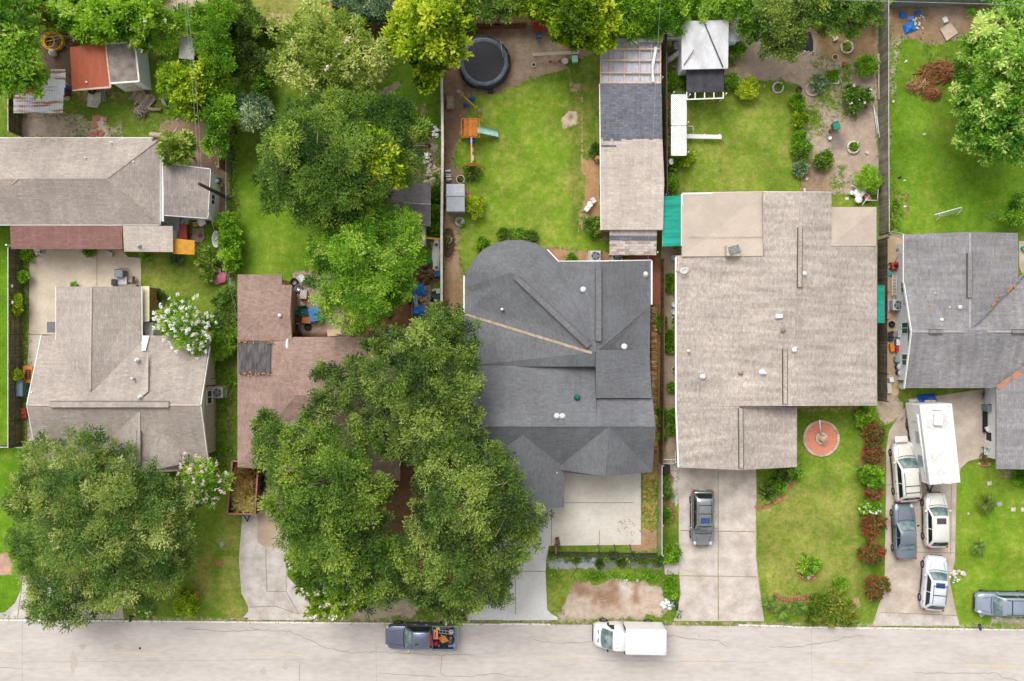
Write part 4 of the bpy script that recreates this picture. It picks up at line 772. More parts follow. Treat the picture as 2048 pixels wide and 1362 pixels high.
_,w=walls(r,Q('A2',800,1083,1070,1083,1070,1340,795,1342),wall_tan,2.45,.2);window(r,w,2,.5,door=wall_brick)
b=MB()
for i in range(14):x=915+i*11.5+random.uniform(-3,3);b.box(PT('A2',x,1200+i*.7+random.uniform(-2,2),3.14),(.2,.05,.03))
b.build('ridge_streak',lead,r)
r=thing('gate_wall','short pale grey wall panel with an orange yellow beam to the white topped fence','wall panel',P(850,478))
b=MB();b.box(PT('B2',1036,65,1.0),(.2,1.7,2.0));b.build('panel',mat('pale_panel',A(196,204,202)),r);b=MB();b.bar(PT('B2',1045,75,1.2),PT('B2',1135,86,1.2),.16,.1);b.build('beam',mat('yellow_beam',A(226,176,84),A(206,150,70)),r)
# --- fences
wood_g=mat('grey_fence_wood',A(122,108,94),A(92,80,68),sc=2,tint=.35,rough=.9);wood_b=mat('brown_fence_wood',A(142,112,84),A(112,86,64),sc=2,tint=.35);wood_p=mat('pale_fence_wood',A(190,182,172),A(166,156,146),sc=2,tint=.2);wood_r=mat('reddish_fence_wood',A(140,84,62),A(112,66,50),sc=2,tint=.3)
def fence(label,pts,h=1.8,m=wood_g,cap=None,lean=0,name='wooden_fence',post_m=None,step=2.4,group=None,bw=.14,gap=.012,top=None):
 w=[P(*p)for p in pts];r=thing(name,label,'fence',w[0],group);rs=random.Random(len(label));b=MB();rl=MB()
 for i in range(len(w)-1):
  a,c=w[i],w[i+1];d=c-a;L=d.length;d/=L;nn=Vector((-d.y,d.x,0));ang=math.atan2(d.y,d.x);k=int(L/bw)
  for j in range(k):
   p=a+d*((j+.5)*L/k);hh=h+rs.uniform(-.02,.02);b.box((p.x,p.y,hh/2),(L/k-gap,.022,hh),ang+rs.uniform(-.02,.02),tint=rs.random())
  for z in(.35,h*.55,h-.25):p0=a+nn*.05;p1=c+nn*.05;rl.bar((p0.x,p0.y,z),(p1.x,p1.y,z),.05,.09)
  for j in range(max(1,round(L/step))+(i==len(w)-2)):
   p=a+d*(j*L/max(1,round(L/step)))+nn*.09;pb=MB();pb.box((p.x,p.y,(h+.05)/2),(.09,.09,h+.05),ang);pb.build('post',post_m or m,r)
  if cap:cb=MB();cb.bar((a.x,a.y,h+.04),(c.x,c.y,h+.04),cap[1],.05);cb.build('cap_rail',cap[0],r)
 b.build('boards',m,r);rl.build('rail',m,r);return r
capw=mat('weathered_white_rail',A(226,220,210),A(200,192,184),sc=2)
fence('short run of grey wooden fence beside the corrugated shelter, far left',[(44,175),(44,274)],1.85,wood_g,(capw,.06))
fence('long grey wooden fence between the far left green lawn and the concrete patio',[(44,500),(44,890)],1.85,wood_g,(capw,.06))
fence('white topped boundary fence left of the trampoline and playset yard',[(887,140),(889,300),(887,470),(887,605)],1.8,wood_b,(capw,.2))
fence('dark wooden fence along the east side of the long outbuilding',[(1324,80),(1325,230),(1326,395)],1.9,wood_g,(mat('dark_rail',A(96,84,78)),.07))
fence('low brown wooden fence squeezed between the slate house and the beige house',[(1322,520),(1320,800),(1318,925)],1.7,wood_b,(mat('brown_rail',A(110,86,60)),.06))
fence('pale grey wooden fence beside the white parking pad and brick planters',[(1316,925),(1316,1100)],1.8,wood_p,(capw,.05))
fence('long grey wooden fence with white wire edge between the garden and the right hand lawn',[(1757,15),(1757,250),(1758,470)],1.8,mat('grey_green_fence',A(150,148,134),A(118,112,96),sc=1.2,tint=.3),(capw,.04))
fence('shaded wooden fence between the beige house and the strip with the AC unit',[(1756,480),(1755,800)],1.75,wood_g,None)
fence('grey wooden fence across the top of the right hand lawn',[(1776,16),(2140,6)],1.8,mat('silver_fence',A(150,156,150),A(128,130,126),sc=1.5,tint=.15),(capw,.05))
fence('brown plank fence behind the pale yellow tree at the top',[(500,72),(640,70),(930,55)],1.8,wood_b)
fence('tan picket fence behind the trampoline at the top',[(930,52),(1112,50)],1.6,mat('tan_pickets',A(186,156,118),A(160,130,96),sc=2,tint=.25),(mat('dark_rail2',A(80,70,60)),.07))
fence('low red brown plank screen leaning against the tan picket fence behind the trampoline',[(920,58),(1050,57)],.7,wood_r)
fence('short wooden fence stub in the grassy strip right of the hedge of shrubs',[(452,300),(452,344)],1.7,wood_b,(lumber,.1))
fence('low dark metal fence crossing behind the left driveway lawn',[(-60,890),(45,891),(70,893)],1.1,mat('dark_rail3',A(90,84,80)),(capw,.06),bw=.3,gap=.22)
def wirefence(label,pts,h=1.3,m=metal_g,step=2.6):
 w=[P(*p)for p in pts];r=thing('wire_fence',label,'fence',w[0]);b=MB()
 for i in range(len(w)-1):
  a,c=w[i],w[i+1];L=(c-a).length;k=max(1,round(L/step))
  for j in range(k+1):p=a.lerp(c,j/k);pb=MB();pb.tube([(p.x,p.y,0),(p.x,p.y,h+.04)],.03,6);pb.build('post',m,r)
  for z in(.05,h):b.tube([(a.x,a.y,z),(c.x,c.y,z)],.02,5)
  for z in[h*x/6 for x in range(1,6)]:b.tube([(a.x,a.y,z),(c.x,c.y,z)],.006,4)
  kk=int(L/.25)
  for j in range(kk):p=a.lerp(c,j/kk);b.tube([(p.x,p.y,0),(p.x,p.y,h)],.004,3,cap=False)
 b.build('wire_mesh',m,r);return r
pw=mat('pale_wire',A(196,196,184))
wirefence('thin wire fence between the hedge of shrubs and the green back lawn, left',[(462,240),(461,560)],1.2,pw);wirefence('thin wire fence beside the brown roofed house',[(470,560),(470,690)],1.2,pw)
wirefence('white edged wire fence at the top left corner of the right hand lawn',[(1774,466),(1808,476)],1.2,capw)
iron=mat('black_iron',A(70,66,64),A(54,50,48),rough=.5);r=thing('iron_gate','black iron picket gate across the white parking pad','gate',P(1200,1100))
w0,w1=P(1099,1103),P(1318,1106)
b=MB();L=(w1-w0).length;k=78
for j in range(k+1):p=w0.lerp(w1,j/k);b.box((p.x,p.y,.75),(.035,.035,1.4))
b.build('pickets',iron,r);b=MB()
for z in(.15,1.3,1.48):b.bar((w0.x,w0.y,z),(w1.x,w1.y,z),.05,.05)
b.build('rail',iron,r)
for j in(0,.45,.62,.76,1):p=w0.lerp(w1,j);b=MB();b.box((p.x,p.y+.04,.82),(.1,.1,1.64));b.build('post',iron,r)
for j in(.45,.6,.74):p=w0.lerp(w1,j);b=MB();b.bar((p.x,p.y,1.3),(p.x-.1,p.y+.7,.05),.05);b.build('brace',iron,r)
r=thing('gate_opener','rusty brown gate opener box at the left end of the black iron gate','gate opener',P(1108,1087));b=MB();b.box(PT('C3',312,535,.35),(.35,.55,.7),.2,taper=.85);b.build('box',mat('rust_box',A(120,86,78),A(90,66,62)),r);b=MB();b.box(PT('C3',300,580,.6),(.14,.5,1.2));b.build('bracket',mat('rust_bracket',A(150,110,90)),r)
# --- vegetation
def leaves(name,C,O,T,rc,m,ll,lw,mt,parent,seed=0,up=.5,kind=None):
 """C cluster centres, O outward dirs, T tints -> one mesh of leaf quads"""
 g=np.random.default_rng(seed);n=len(C);N=n*m
 c=np.repeat(C,m,0);o=np.repeat(O,m,0);t=np.repeat(T,m)
 r=g.normal(size=(N,3));r/=np.linalg.norm(r,axis=1)[:,None];rad=np.repeat(rc,m)if hasattr(rc,'__len__')else rc
 p=c+r*(g.random(N)**.45*rad)[:,None]*np.array([1,1,.75])
 a=r*.9+o*.7+g.normal(size=(N,3))*.35;a[:,2]-=.15;a/=np.linalg.norm(a,axis=1)[:,None]
 nn=g.normal(size=(N,3))*.6+o*.4;nn[:,2]+=up;b=np.cross(nn,a);b/=np.linalg.norm(b,axis=1)[:,None]+1e-9
 s=g.uniform(.65,1.25,N)[:,None];L=a*ll/2*s;Wd=b*lw/2*s
 V=np.stack([p-L,p+Wd+L*.1,p+L,p-Wd+L*.1],1).reshape(-1,3)
 off=np.array(wloc(parent))if parent is not None else 0
 V=V-off
 me=bpy.data.meshes.new(name);me.vertices.add(4*N);me.vertices.foreach_set('co',V.ravel().astype(np.float32));me.loops.add(4*N);me.loops.foreach_set('vertex_index',np.arange(4*N))
 me.polygons.add(N);me.polygons.foreach_set('loop_start',np.arange(0,4*N,4));me.polygons.foreach_set('loop_total',np.full(N,4));me.update(calc_edges=True)
 at=me.attributes.new('tint','FLOAT','FACE');at.data.foreach_set('value',np.clip(t+g.normal(size=N)*.13,0,1).astype(np.float32))
 me.materials.append(mt);ob=bpy.data.objects.new(name,me);COL.objects.link(ob);ob.parent=parent
 if kind:ob['kind']=kind
 return ob
def crown_pts(blobs,g,sp=.55,flat=.75,sub=True,patch=.22,base=.45):
 C=[];O=[];T=[]
 for(x,y,z,r)in blobs:
  subs=[((x,y,z),r*.82)]
  if sub:
   for _ in range(int(5+r*3.2)):
    d=g.normal(size=3);d[2]=abs(d[2])*.7;d/=np.linalg.norm(d);rr=r*g.uniform(.2,.42)
    subs.append(((x+d[0]*r*.82,y+d[1]*r*.82,z+d[2]*r*.82*flat),rr))
   for _ in range(int(3+r*2)):
    a=g.random()*6.283;k=g.uniform(.95,1.2);subs.append(((x+math.cos(a)*r*k,y+math.sin(a)*r*k,z+r*g.uniform(-.2,.3)),r*g.uniform(.08,.17)))
  for(c,rs)in subs:
   n=max(4,int(2.6*math.pi*rs*rs/(sp*sp)));d=g.normal(size=(n,3));d[:,2]=np.where(d[:,2]<-.3,-d[:,2],d[:,2]);d/=np.linalg.norm(d,axis=1)[:,None]
   q_=np.array(c)+d*(rs*g.uniform(.72,1.08,n))[:,None]*np.array([1,1,flat]);tt=base+.16*math.sin(c[0]*.9+base*9)*math.cos(c[1]*.8+patch*9)+g.normal()*patch+g.normal(size=n)*.1
   C.append(q_);O.append(d);T.append(tt)
 return np.concatenate(C),np.concatenate(O),np.concatenate(T)
bark=mat('tree_bark',A(120,104,90),A(84,72,62),sc=5,bump=.4);twig_m=mat('pale_twig',A(176,160,138),A(140,124,104),sc=5)
TOTAL=[0]
def tree(label,blobs,leafm,h,base=None,name='tree',ll=.23,lw=.1,m=30,sp=.6,rc=.44,seed=1,group=None,cat='tree',tr=.22,trunk=True,up=.5,patch=.27,flat=.75,tb=.45,below=.3,bloss=None,part='crown',limbs=6):
 """blobs: (u, v, radius px, height of blob centre)"""
 g=np.random.default_rng(seed);W3=[]
 for(u,v,rp,z)in blobs:p=P(u,v,z);W3.append((p.x,p.y,z,rp/S*(H-z)/H))
 if base is None:cx=sum(b[0]*b[3]**2 for b in W3)/sum(b[3]**2 for b in W3);cy=sum(b[1]*b[3]**2 for b in W3)/sum(b[3]**2 for b in W3)
 else:p=P(*base);cx,cy=p.x,p.y
 root=thing(name,label,cat,(cx,cy,0),group)
 C,O,T=crown_pts(W3,g,sp,flat,patch=patch,base=tb)
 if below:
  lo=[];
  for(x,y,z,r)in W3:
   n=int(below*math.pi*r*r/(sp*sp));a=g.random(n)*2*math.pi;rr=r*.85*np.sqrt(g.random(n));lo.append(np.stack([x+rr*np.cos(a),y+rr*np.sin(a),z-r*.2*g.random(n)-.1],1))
  lo=np.concatenate(lo);C=np.concatenate([C,lo]);O=np.concatenate([O,np.tile([0,0,1.0],(len(lo),1))]);T=np.concatenate([T,np.full(len(lo),tb-.1)])  # inner leaves tinted darker: shade in crown gaps put into the colour
 keep=C[:,2]>.12;C,O,T=C[keep],O[keep],T[keep]
 leaves(part,C,O,T,rc,m,ll,lw,leafm,root,seed,up);TOTAL[0]+=len(C)*m
 if trunk:
  b=MB();top=Vector((cx+g.normal()*.3,cy+g.normal()*.3,h*.42));b.tube([(cx,cy,-.05),(cx,cy,.25),(cx+g.normal()*.08,cy+g.normal()*.08,h*.2),top],[tr*1.5,tr*1.1,tr*.95,tr*.75],9)
  b.build('trunk',bark,root);b=MB()
  cand=sorted(W3,key=lambda k:-k[3])[:max(limbs,2)]
  for(x,y,z,r)in cand:
   e=Vector((x,y,z));mid=top.lerp(e,.5)+Vector((g.normal()*.25,g.normal()*.25,.1));b.tube([top-Vector((0,0,.25)),mid,e],[tr*.6,tr*.4,tr*.18],6)
   for _ in range(4):
    d=Vector(g.normal(size=3));d.z=abs(d.z)*.7;d.normalize();b.tube([e.lerp(mid,g.random()*.5),e+d*r*.5,e+d*r*.92],[tr*.2,tr*.12,.015],5)
  b.build('limbs',bark,root)
  if name=='oak_tree':
   b=MB();up_=np.nonzero(O[:,2]>.5)[0]
   for i in g.choice(up_,16):
    p=Vector(C[i])+Vector(O[i])*.25;d=Vector(g.normal(size=3))*.38;d.z=.05;b.tube([p-d,p+Vector((0,0,.1)),p+d*.6,p+d*1.1+Vector(g.normal(size=3))*.2],[.03,.024,.015,.006],4)
   b.build('dead_twigs',twig_m,root)['kind']='stuff'
 if bloss:
  mt,cnt,sz,lo_=bloss;idx=g.choice(np.nonzero((O[:,2]>lo_))[0],cnt);Cb=C[idx]+O[idx]*.45
  leaves('blossoms',Cb,O[idx],np.full(cnt,.5),sz*.8,9,sz,sz*.62,mt,root,seed+5,.8,kind='stuff')
 return root
_A=A
def A(r,g,b,k=1.6):return _A(min(255,r*1.03),g,b*1.03,k)
L_bright=leafmat('leaf_bright_yellowgreen',A(62,92,16),A(104,140,20),A(152,180,30),A(194,206,68))
L_oak=leafmat('leaf_oak',A(44,66,32),A(82,112,44),A(116,144,58),A(154,176,86))
L_oakd=leafmat('leaf_dark',A(46,76,28),A(76,110,38),A(108,142,50),A(152,176,74))
L_mid=leafmat('leaf_mid',A(50,90,20),A(88,138,30),A(128,172,44),A(172,200,84))
L_pale=leafmat('leaf_pale_olive',A(74,100,32),A(114,142,46),A(152,174,74),A(194,204,124))
L_auburn=leafmat('leaf_olive_brown',A(62,92,40),A(94,128,56),A(126,154,72),A(152,162,80),A(180,196,122))
L_blue=leafmat('leaf_blue_green',A(44,76,44),A(84,116,78),A(130,158,112),A(172,190,140))
L_tip=leafmat('leaf_cream_tip',A(58,110,30),A(94,148,40),A(142,186,66),A(200,218,130))
L_red=leafmat('leaf_red_green',A(74,92,36),A(104,118,48),A(140,96,58),A(168,64,58))
L_hedge=leafmat('leaf_vivid',A(56,98,20),A(92,142,28),A(134,178,40),A(172,202,76))
L_palm=leafmat('leaf_palm',A(46,66,26),A(74,98,34),A(110,130,50),A(160,164,84))
PET_W=leafmat('petal_white',_A(238,238,228,1.3),_A(252,252,248,1.3));PET_P=leafmat('petal_pink',_A(236,206,210,1.3),_A(250,232,236,1.3));PET_C=leafmat('petal_cream',_A(232,230,196,1.3),_A(248,246,222,1.3))
A=_A
def bl(t,*a):return[q(t,a[i],a[i+1])+(a[i+2]/2.9615,a[i+3])for i in range(0,len(a),4)]
# --- front tree, lower left
tree('huge mid green tree hiding the front of the taupe gabled house, lower left',[(95,925,46,5),(170,905,48,5.5),(225,930,42,5),(70,985,50,5.5),(140,985,60,7),(225,990,60,7),(300,975,45,5.5),(340,1010,44,5),(65,1055,48,5.5),(130,1060,62,7),(215,1070,66,7.5),(300,1060,62,6.5),(350,1065,40,5),(85,1120,45,5),(150,1135,52,5.5),(240,1140,58,6),(315,1135,46,5),(110,1185,42,4.5),(140,1215,36,4),(95,1210,34,4),(200,1175,36,4.5),(290,1180,36,4),(365,1110,28,4)],L_auburn,8,(205,1060),'oak_tree',.23,.085,34,.62,.5,3,tr=.34,tb=.42)
tree('small bushy yellow tinged tree at the street edge of the lower left driveway',[(200,1195,30,3.2),(222,1175,22,3)],L_auburn,4,(205,1190),seed=4,tb=.6,tr=.1)
tree('round pink flowering crepe myrtle beside the lower left front gable',[(408,962,44,3.4),(390,950,22,3.4),(428,978,22,3.2)],L_mid,4.2,seed=5,name='flowering_tree',ll=.42,lw=.09,m=14,tr=.1,up=.2,bloss=(PET_P,170,.17,-.1))
tree('round white flowering tree beside the cream topped lean-to, left',[(371,652,46,3.6),(350,640,24,3.4),(393,664,26,3.4)],L_mid,4.5,seed=6,name='flowering_tree',ll=.42,lw=.09,m=14,tr=.1,up=.2,bloss=(PET_W,300,.185,-.1))
# --- central giant trees
tree('tall ragged green oak left of the bare gap before the brown roofed house',[(560,890,40,6.5),(620,880,46,7.5),(540,850,26,6),(690,905,44,7.5),(590,945,50,8),(665,960,58,9),(703,950,36,8),(560,1000,34,7),(620,1020,54,8.5),(700,1020,54,8.5),(600,1080,40,7),(670,1090,56,8),(740,1085,54,7.5),(762,975,24,7.5),(745,1150,44,6.5),(690,1140,46,7),(635,1130,36,6),(790,1118,34,7),(760,1190,30,5),(530,910,22,6)],L_oakd,9,(700,1010),'oak_tree',.235,.085,34,.62,.5,8,tr=.4,tb=.52)
tree('tall oak right of the bare gap, reaching over the slate roof and street',[(872,955,44,8.5),(900,930,56,9),(960,930,50,8.5),(1000,950,40,7.5),(880,1010,42,9),(930,1000,62,9.5),(1010,1010,58,8.5),(1055,1040,42,7),(850,1070,46,8),(920,1080,60,8.5),(1000,1080,54,7.5),(1050,1080,32,6.5),(840,1130,42,7),(900,1150,50,7),(960,1150,50,6.5),(990,1180,30,5.5),(860,1185,36,6),(915,1200,34,5),(1010,1130,30,6),(800,1160,28,6)],L_oak,10,(870,1030),'oak_tree',.235,.08,34,.62,.5,9,tr=.42,tb=.5)
tree('broad dark oak crown between the brown roof and the slate roof, centre',[(890,650,40,7),(925,680,34,7.5),(850,700,48,8),(915,730,42,8),(790,700,36,7),(755,680,24,6.5),(760,750,36,7.5),(830,770,54,8.5),(900,780,48,8.5),(935,760,26,7.5),(770,800,36,7.5),(850,830,54,8.5),(920,840,34,8),(780,860,44,7.5),(725,855,36,7),(748,888,30,7),(800,900,26,7.5),(870,880,46,8.5),(930,890,36,8),(880,630,20,6),(700,740,28,6.5),(650,745,18,6),(690,790,30,7),(640,840,34,7),(640,800,18,6.5)],L_oak,9,(835,820),'oak_tree',.235,.085,32,.62,.5,10,below=.25,tr=.4,tb=.48)
tree('rounded bright green tree dotted with cream flowers by the street edge left of the pickup',[(640,1150,44,4.5),(690,1170,46,5),(650,1195,36,4),(710,1195,30,3.6),(610,1115,26,4.5)],leafmat('leaf_magnolia',A(60,100,20),A(110,156,28),A(156,190,48),A(196,214,100)),6,(665,1170),'flowering_tree',.40,.18,15,.62,.42,11,tr=.15,tb=.55,bloss=(PET_C,60,.26,.1))
tree('fresh green willow-leaved tree in the middle back yard above the brown roof',[(690,450,40,6),(740,460,46,6.5),(790,465,42,6),(660,500,40,6),(720,510,54,7.5),(785,520,46,6.5),(815,500,30,5),(670,560,44,6),(730,570,52,7),(790,560,36,6),(680,620,36,5.5),(725,625,34,5.5),(770,600,28,5),(815,440,22,5)],L_mid,8,(735,540),'oak_tree',.235,.085,34,.6,.5,12,tr=.3,tb=.5)
tree('great dark green spreading tree in the upper left centre back yard',[(614,242,40,6.5),(665,225,40,7),(722,234,42,7),(780,240,46,7),(820,270,36,6),(570,287,40,6.5),(620,290,62,8.5),(690,300,62,9),(760,300,50,8),(550,342,34,6),(590,350,56,8),(660,365,58,8.5),(725,365,52,8),(560,390,36,6),(620,410,44,7),(680,415,44,7),(735,405,36,6.5),(800,330,40,6)],L_oakd,9.5,(660,320),'oak_tree',.235,.085,34,.62,.5,13,tr=.42,tb=.45)
tree('bright yellow green young tree growing through the right side of the great dark crown',[(745,280,26,8.2),(765,320,34,8.4),(790,345,26,7.5),(755,355,26,7.6),(735,265,12,8)],L_bright,9,(765,322),'tree',.36,.17,16,.55,.4,14,tr=.15,tb=.55)
tree('wide pale olive crepe myrtle crown, upper left centre',[(590,95,42,4.5),(640,80,46,5),(690,75,46,5),(570,130,30,4),(620,130,50,5.5),(680,125,52,5.5),(735,110,40,5),(640,40,36,4.5),(700,150,36,4.5),(745,145,26,4),(655,160,28,4),(590,55,24,4)],L_pale,6,(660,110),'flowering_tree',.30,.12,16,.6,.42,15,tr=.2,tb=.6,bloss=(PET_P,14,.25,.1))
tree('vivid yellow green tree at the top left of the trampoline',[(815,40,36,5.5),(860,35,46,6.5),(900,50,36,6),(800,80,30,5),(850,90,44,6),(895,95,32,5.5),(860,130,26,4.5),(850,160,18,4),(900,10,30,5.5),(835,5,26,5)],L_bright,7.5,(860,80),'tree',.38,.2,15,.6,.44,16,tr=.2,tb=.55)
# --- top strip
tree('glossy bright green tree at the top edge right of the red play seat',[(1110,15,40,5),(1150,40,40,5.5),(1180,20,40,5.5),(1145,70,22,4),(1195,65,30,4.5),(1070,-5,36,4.5),(1210,50,26,5),(1120,45,24,4)],L_bright,6.5,seed=17,ll=.42,lw=.22,tb=.42)
tree('fan leaved bright palm like tree above the clear greenhouse roof',[(1240,15,40,4),(1265,45,24,3.6),(1220,-10,34,4)],L_hedge,6,seed=18,ll=.75,lw=.10,m=12,tb=.6,name='palm_tree')
tree('bright green tree at the top edge between the greenhouse and the white shed',[(1310,25,38,3.6),(1335,40,30,3.2),(1308,56,24,3),(1355,2,34,3.6),(1290,0,30,3.6)],L_hedge,4.4,seed=19,tb=.45)
for i,(a,lm,lb)in enumerate([([(960,0,34,5),(1000,12,28,4.5),(1030,-6,30,5)],L_oakd,'dark green tree overhanging the tan picket fence behind the trampoline'),([(1410,-2,34,3),(1450,6,30,3),(1385,-12,30,3)],L_mid,'mid green tree at the top edge just behind the white shed'),([(1500,15,34,3.6),(1520,45,30,3.4),(1475,-5,28,3.6),(1495,60,18,3)],L_mid,'leafy green tree at the top edge to the right of the white shed'),([(1545,20,34,5),(1570,55,36,4.5),(1540,65,28,4),(1600,40,30,4.5),(1555,95,28,3.5),(1585,90,22,3)],L_oak,'spreading tree above the black plastic garden sheet, top'),([(1640,10,34,5),(1665,35,30,4.5),(1690,15,30,5),(1700,48,24,4),(1720,-5,30,4.5),(1735,30,18,3)],L_oakd,'dark green tree in the top corner of the bare garden by the long grey fence'),([(1615,-8,36,5)],L_auburn,'olive brown tree top at the top edge above the black garden sheet'),([(725,10,26,4),(760,15,24,4),(700,-8,24,4)],L_blue,'grey green bush beside parked dark vehicles at the top edge'),([(1250,-30,50,4),(1180,-35,50,4)],L_mid,'tree crown cut by the top edge above the greenhouse')]):
 tree(lb,a,lm,6,seed=30+i,tb=.5,tr=.14)
# --- top left
tree('large vivid green tree cut by the left edge at the top, over the corrugated shelter',[(20,60,46,6),(40,112,38,6),(20,140,46,6),(58,148,24,5),(30,20,40,5),(-20,100,50,6),(60,165,26,5),(-10,160,30,5)],L_mid,8,(25,110),'oak_tree',.38,.15,15,.6,.44,20,tr=.3,tb=.52)
for i,(a,lm,lb)in enumerate([([(75,16,28,3),(104,28,18,2.6)],leafmat('leaf_golden',A(96,110,30),A(150,156,40),A(196,186,70)),'golden green shrub at the top edge above the yellow hose'),([(145,26,30,3.2),(122,10,24,3)],L_mid,'green bushy tree at the top edge above the red metal shed'),([(175,45,30,3.2),(190,20,26,3)],L_hedge,'leafy bush at the top just left of the white walled shed'),([(230,30,40,4),(215,60,24,3.2),(255,15,26,3.5)],L_hedge,'vivid bush behind the white walled shed at the top'),([(285,25,34,4),(275,62,22,3.4),(283,80,14,3),(310,40,22,3.4)],L_hedge,'vivid green tree with cream blossom at the corner of the white walled shed')]):
 tree(lb,a,lm,4.2,seed=50+i,ll=.34,lw=.17,tr=.1,tb=.55,group='bushes along the top left edge',bloss=(PET_C,16,.2,.2)if i==4 else None)
tree('tall vivid green tree beside the grey topped cabinet, upper left',[(412,38,28,4),(432,60,32,4.2),(425,98,30,4.2),(440,120,26,4.2),(338,52,20,2.8),(370,36,18,2.8),(326,92,14,2.4),(445,25,24,4)],L_hedge,6,seed=60,tb=.42,tr=.16)
tree('lime green broad leaved tree above the power line, upper left',[(385,170,34,4.2),(350,165,26,3.6),(410,155,32,4),(430,140,24,4),(375,205,24,3.6),(338,150,16,3.0),(400,215,24,3.4)],L_bright,5.5,seed=61,ll=.34,lw=.17,tb=.4,tr=.15)
tree('narrow green tree beside the wire fence right of the taupe hip house',[(440,225,28,3.8),(442,260,24,3.4),(430,290,20,3),(448,200,20,3.6)],L_hedge,4.6,seed=62,tb=.5,tr=.1)
tree('silvery blue green round tree in the upper left back lawn',[(505,228,34,3),(490,215,18,2.6),(522,240,18,2.8)],L_blue,3.8,seed=63,ll=.3,lw=.11,tb=.55,tr=.12,flat=.85)
tree('loose green shrub at the top of the left back lawn',[(490,110,24,2),(515,125,18,1.8),(485,140,18,1.8)],L_oak,2.6,seed=64,tb=.4,tr=.06,below=0)
tree('dark leafy shrub row behind the brown plank fence, top',[(470,20,26,2.6),(500,45,22,2.4),(480,70,18,2),(455,45,18,2.4)],L_oakd,3.4,seed=65,tb=.4,tr=.08)
tree('small ragged bush on the lawn below the pale olive crown',[(520,175,16,1.3),(508,190,12,1.1)],L_mid,1.8,seed=66,tb=.45,tr=.05,name='shrub',cat='shrub')
tree('small green tree growing over the east end of the taupe hip roof',[(350,298,26,3.3),(370,290,16,3)],L_pale,4,seed=67,ll=.34,lw=.17,tb=.45,tr=.09)
# --- right edge
tree('large tree with cream tipped leaves at the upper right edge',[(2010,60,60,5.5),(1990,110,46,5.5),(2040,120,50,6.5),(2030,20,40,5),(1985,165,40,5),(2035,180,46,6),(1990,215,40,4.8),(1945,190,34,4),(1940,225,26,3.6),(1965,250,34,4.2),(2010,260,42,5),(1935,270,24,3.4),(2000,300,30,3.8),(2045,240,34,5),(2035,300,20,3.6),(1960,285,26,3.6),(1920,150,20,3.4),(1950,90,28,4.4)],L_tip,7.5,(2030,150),'oak_tree',.34,.15,16,.58,.42,70,tr=.3,tb=.5,patch=.3)
tree('green bush cut by the right edge beside the upper right lawn',[(2035,425,22,1.6),(2050,410,20,1.6)],L_mid,2,seed=71,name='shrub',cat='shrub',tr=.05)
# --- garden shrubs, right
def shrub(label,u,v,rp,h=1.2,lm=L_mid,seed=1,ll=.26,lw=.11,tb=.5,group=None,name='shrub',n=3,m=16,cat='shrub',bloss=None,patch=.15):
 g=random.Random(seed);B=[(u,v,rp*.72,h*.5)]+[(u+math.cos(k*6.28/n+seed)*rp*.42,v+math.sin(k*6.28/n+seed)*rp*.42,rp*g.uniform(.42,.6),h*g.uniform(.4,.6))for k in range(n)]
 return tree(label,B,lm,h,(u,v),name,ll,lw,m,.38,.26,seed,group,cat,tr=.04,limbs=2,tb=tb,below=.4,bloss=bloss,patch=patch)
shrub('bright lime green round shrub with a pale rock edge right of the screen porch',1496,178,22,1.5,L_bright,1,tb=.75,patch=.05)
shrub('vivid green feathery shrub near the top right corner of the bare garden',1731,130,22,1.4,L_hedge,2,tb=.5,ll=.3,lw=.06)
shrub('feathery lime green shrub beside the white buckets at the garden end',1735,358,27,1.5,L_hedge,3,tb=.7,ll=.34,lw=.05,patch=.06)
shrub('dark green shrub flecked with white rocks in the bare garden',1713,197,30,1.5,L_oakd,4,tb=.45,bloss=(PET_W,8,.15,.2))
shrub('round dark green shrub with white stones around it, lower in the bare garden',1647,320,18,1.0,L_oakd,5,tb=.5)
shrub('grey green shrub in a white tyre ring beside the lawn corner',1636,165,16,.9,L_blue,6,tb=.55)
shrub('small shrub inside a square white frame planter',1665,153,9,.6,L_hedge,7,tb=.4)
shrub('green bush under the east wall of the white shed',1474,98,16,1.2,L_hedge,8,tb=.45)
shrub('untidy bush between the screen porch and the lime green round shrub',1465,165,16,1.0,L_mid,9,tb=.4)
for i,(u,v,rr,lm,t_)in enumerate([(1594,205,14,L_hedge,'topmost green'),(1600,240,15,L_bright,'lime broad leaved'),(1598,275,13,L_hedge,'upper middle green'),(1601,295,17,L_mid,'large dark striped'),(1602,312,13,L_oakd,'small dark'),(1600,335,13,L_blue,'lowest grey green')]):
 shrub(t_+' shrub in the row between the square lawn and the bare garden',u,v,rr,1.0,lm,20+i,ll=.34,lw=.12,tb=.5,group='shrubs along the square lawn edge')
shrub('leafy plant at the foot of the white lattice, lower left',1352,322,14,.8,L_hedge,30,ll=.4,lw=.24,tb=.45);shrub('yellow green plant at the foot of the white lattice, lower right',1376,315,12,.8,L_bright,31,tb=.6)
shrub('dark green shrub between the lattice and the tan outbuilding wall',1340,365,14,1.2,L_mid,32,tb=.35);shrub('narrow green bush beside the screen porch west side',1366,155,10,.9,L_hedge,33,tb=.4);shrub('clump of weeds left of the screen porch',1338,165,12,.5,L_mid,34,tb=.4)
shrub('dark green bush at the south west corner of the long outbuilding',1188,452,18,1.2,L_oakd,35,tb=.5);shrub('dark green shrub in a round planter against the outbuilding wall',1193,299,10,.7,L_oakd,36,tb=.4)
shrub('airy lime shrub in the lawn beside the white topped fence',948,412,20,1.3,L_bright,37,tb=.7,ll=.3,lw=.08);shrub('green weeds below the swing frame',945,345,14,.5,L_oakd,38,tb=.45)
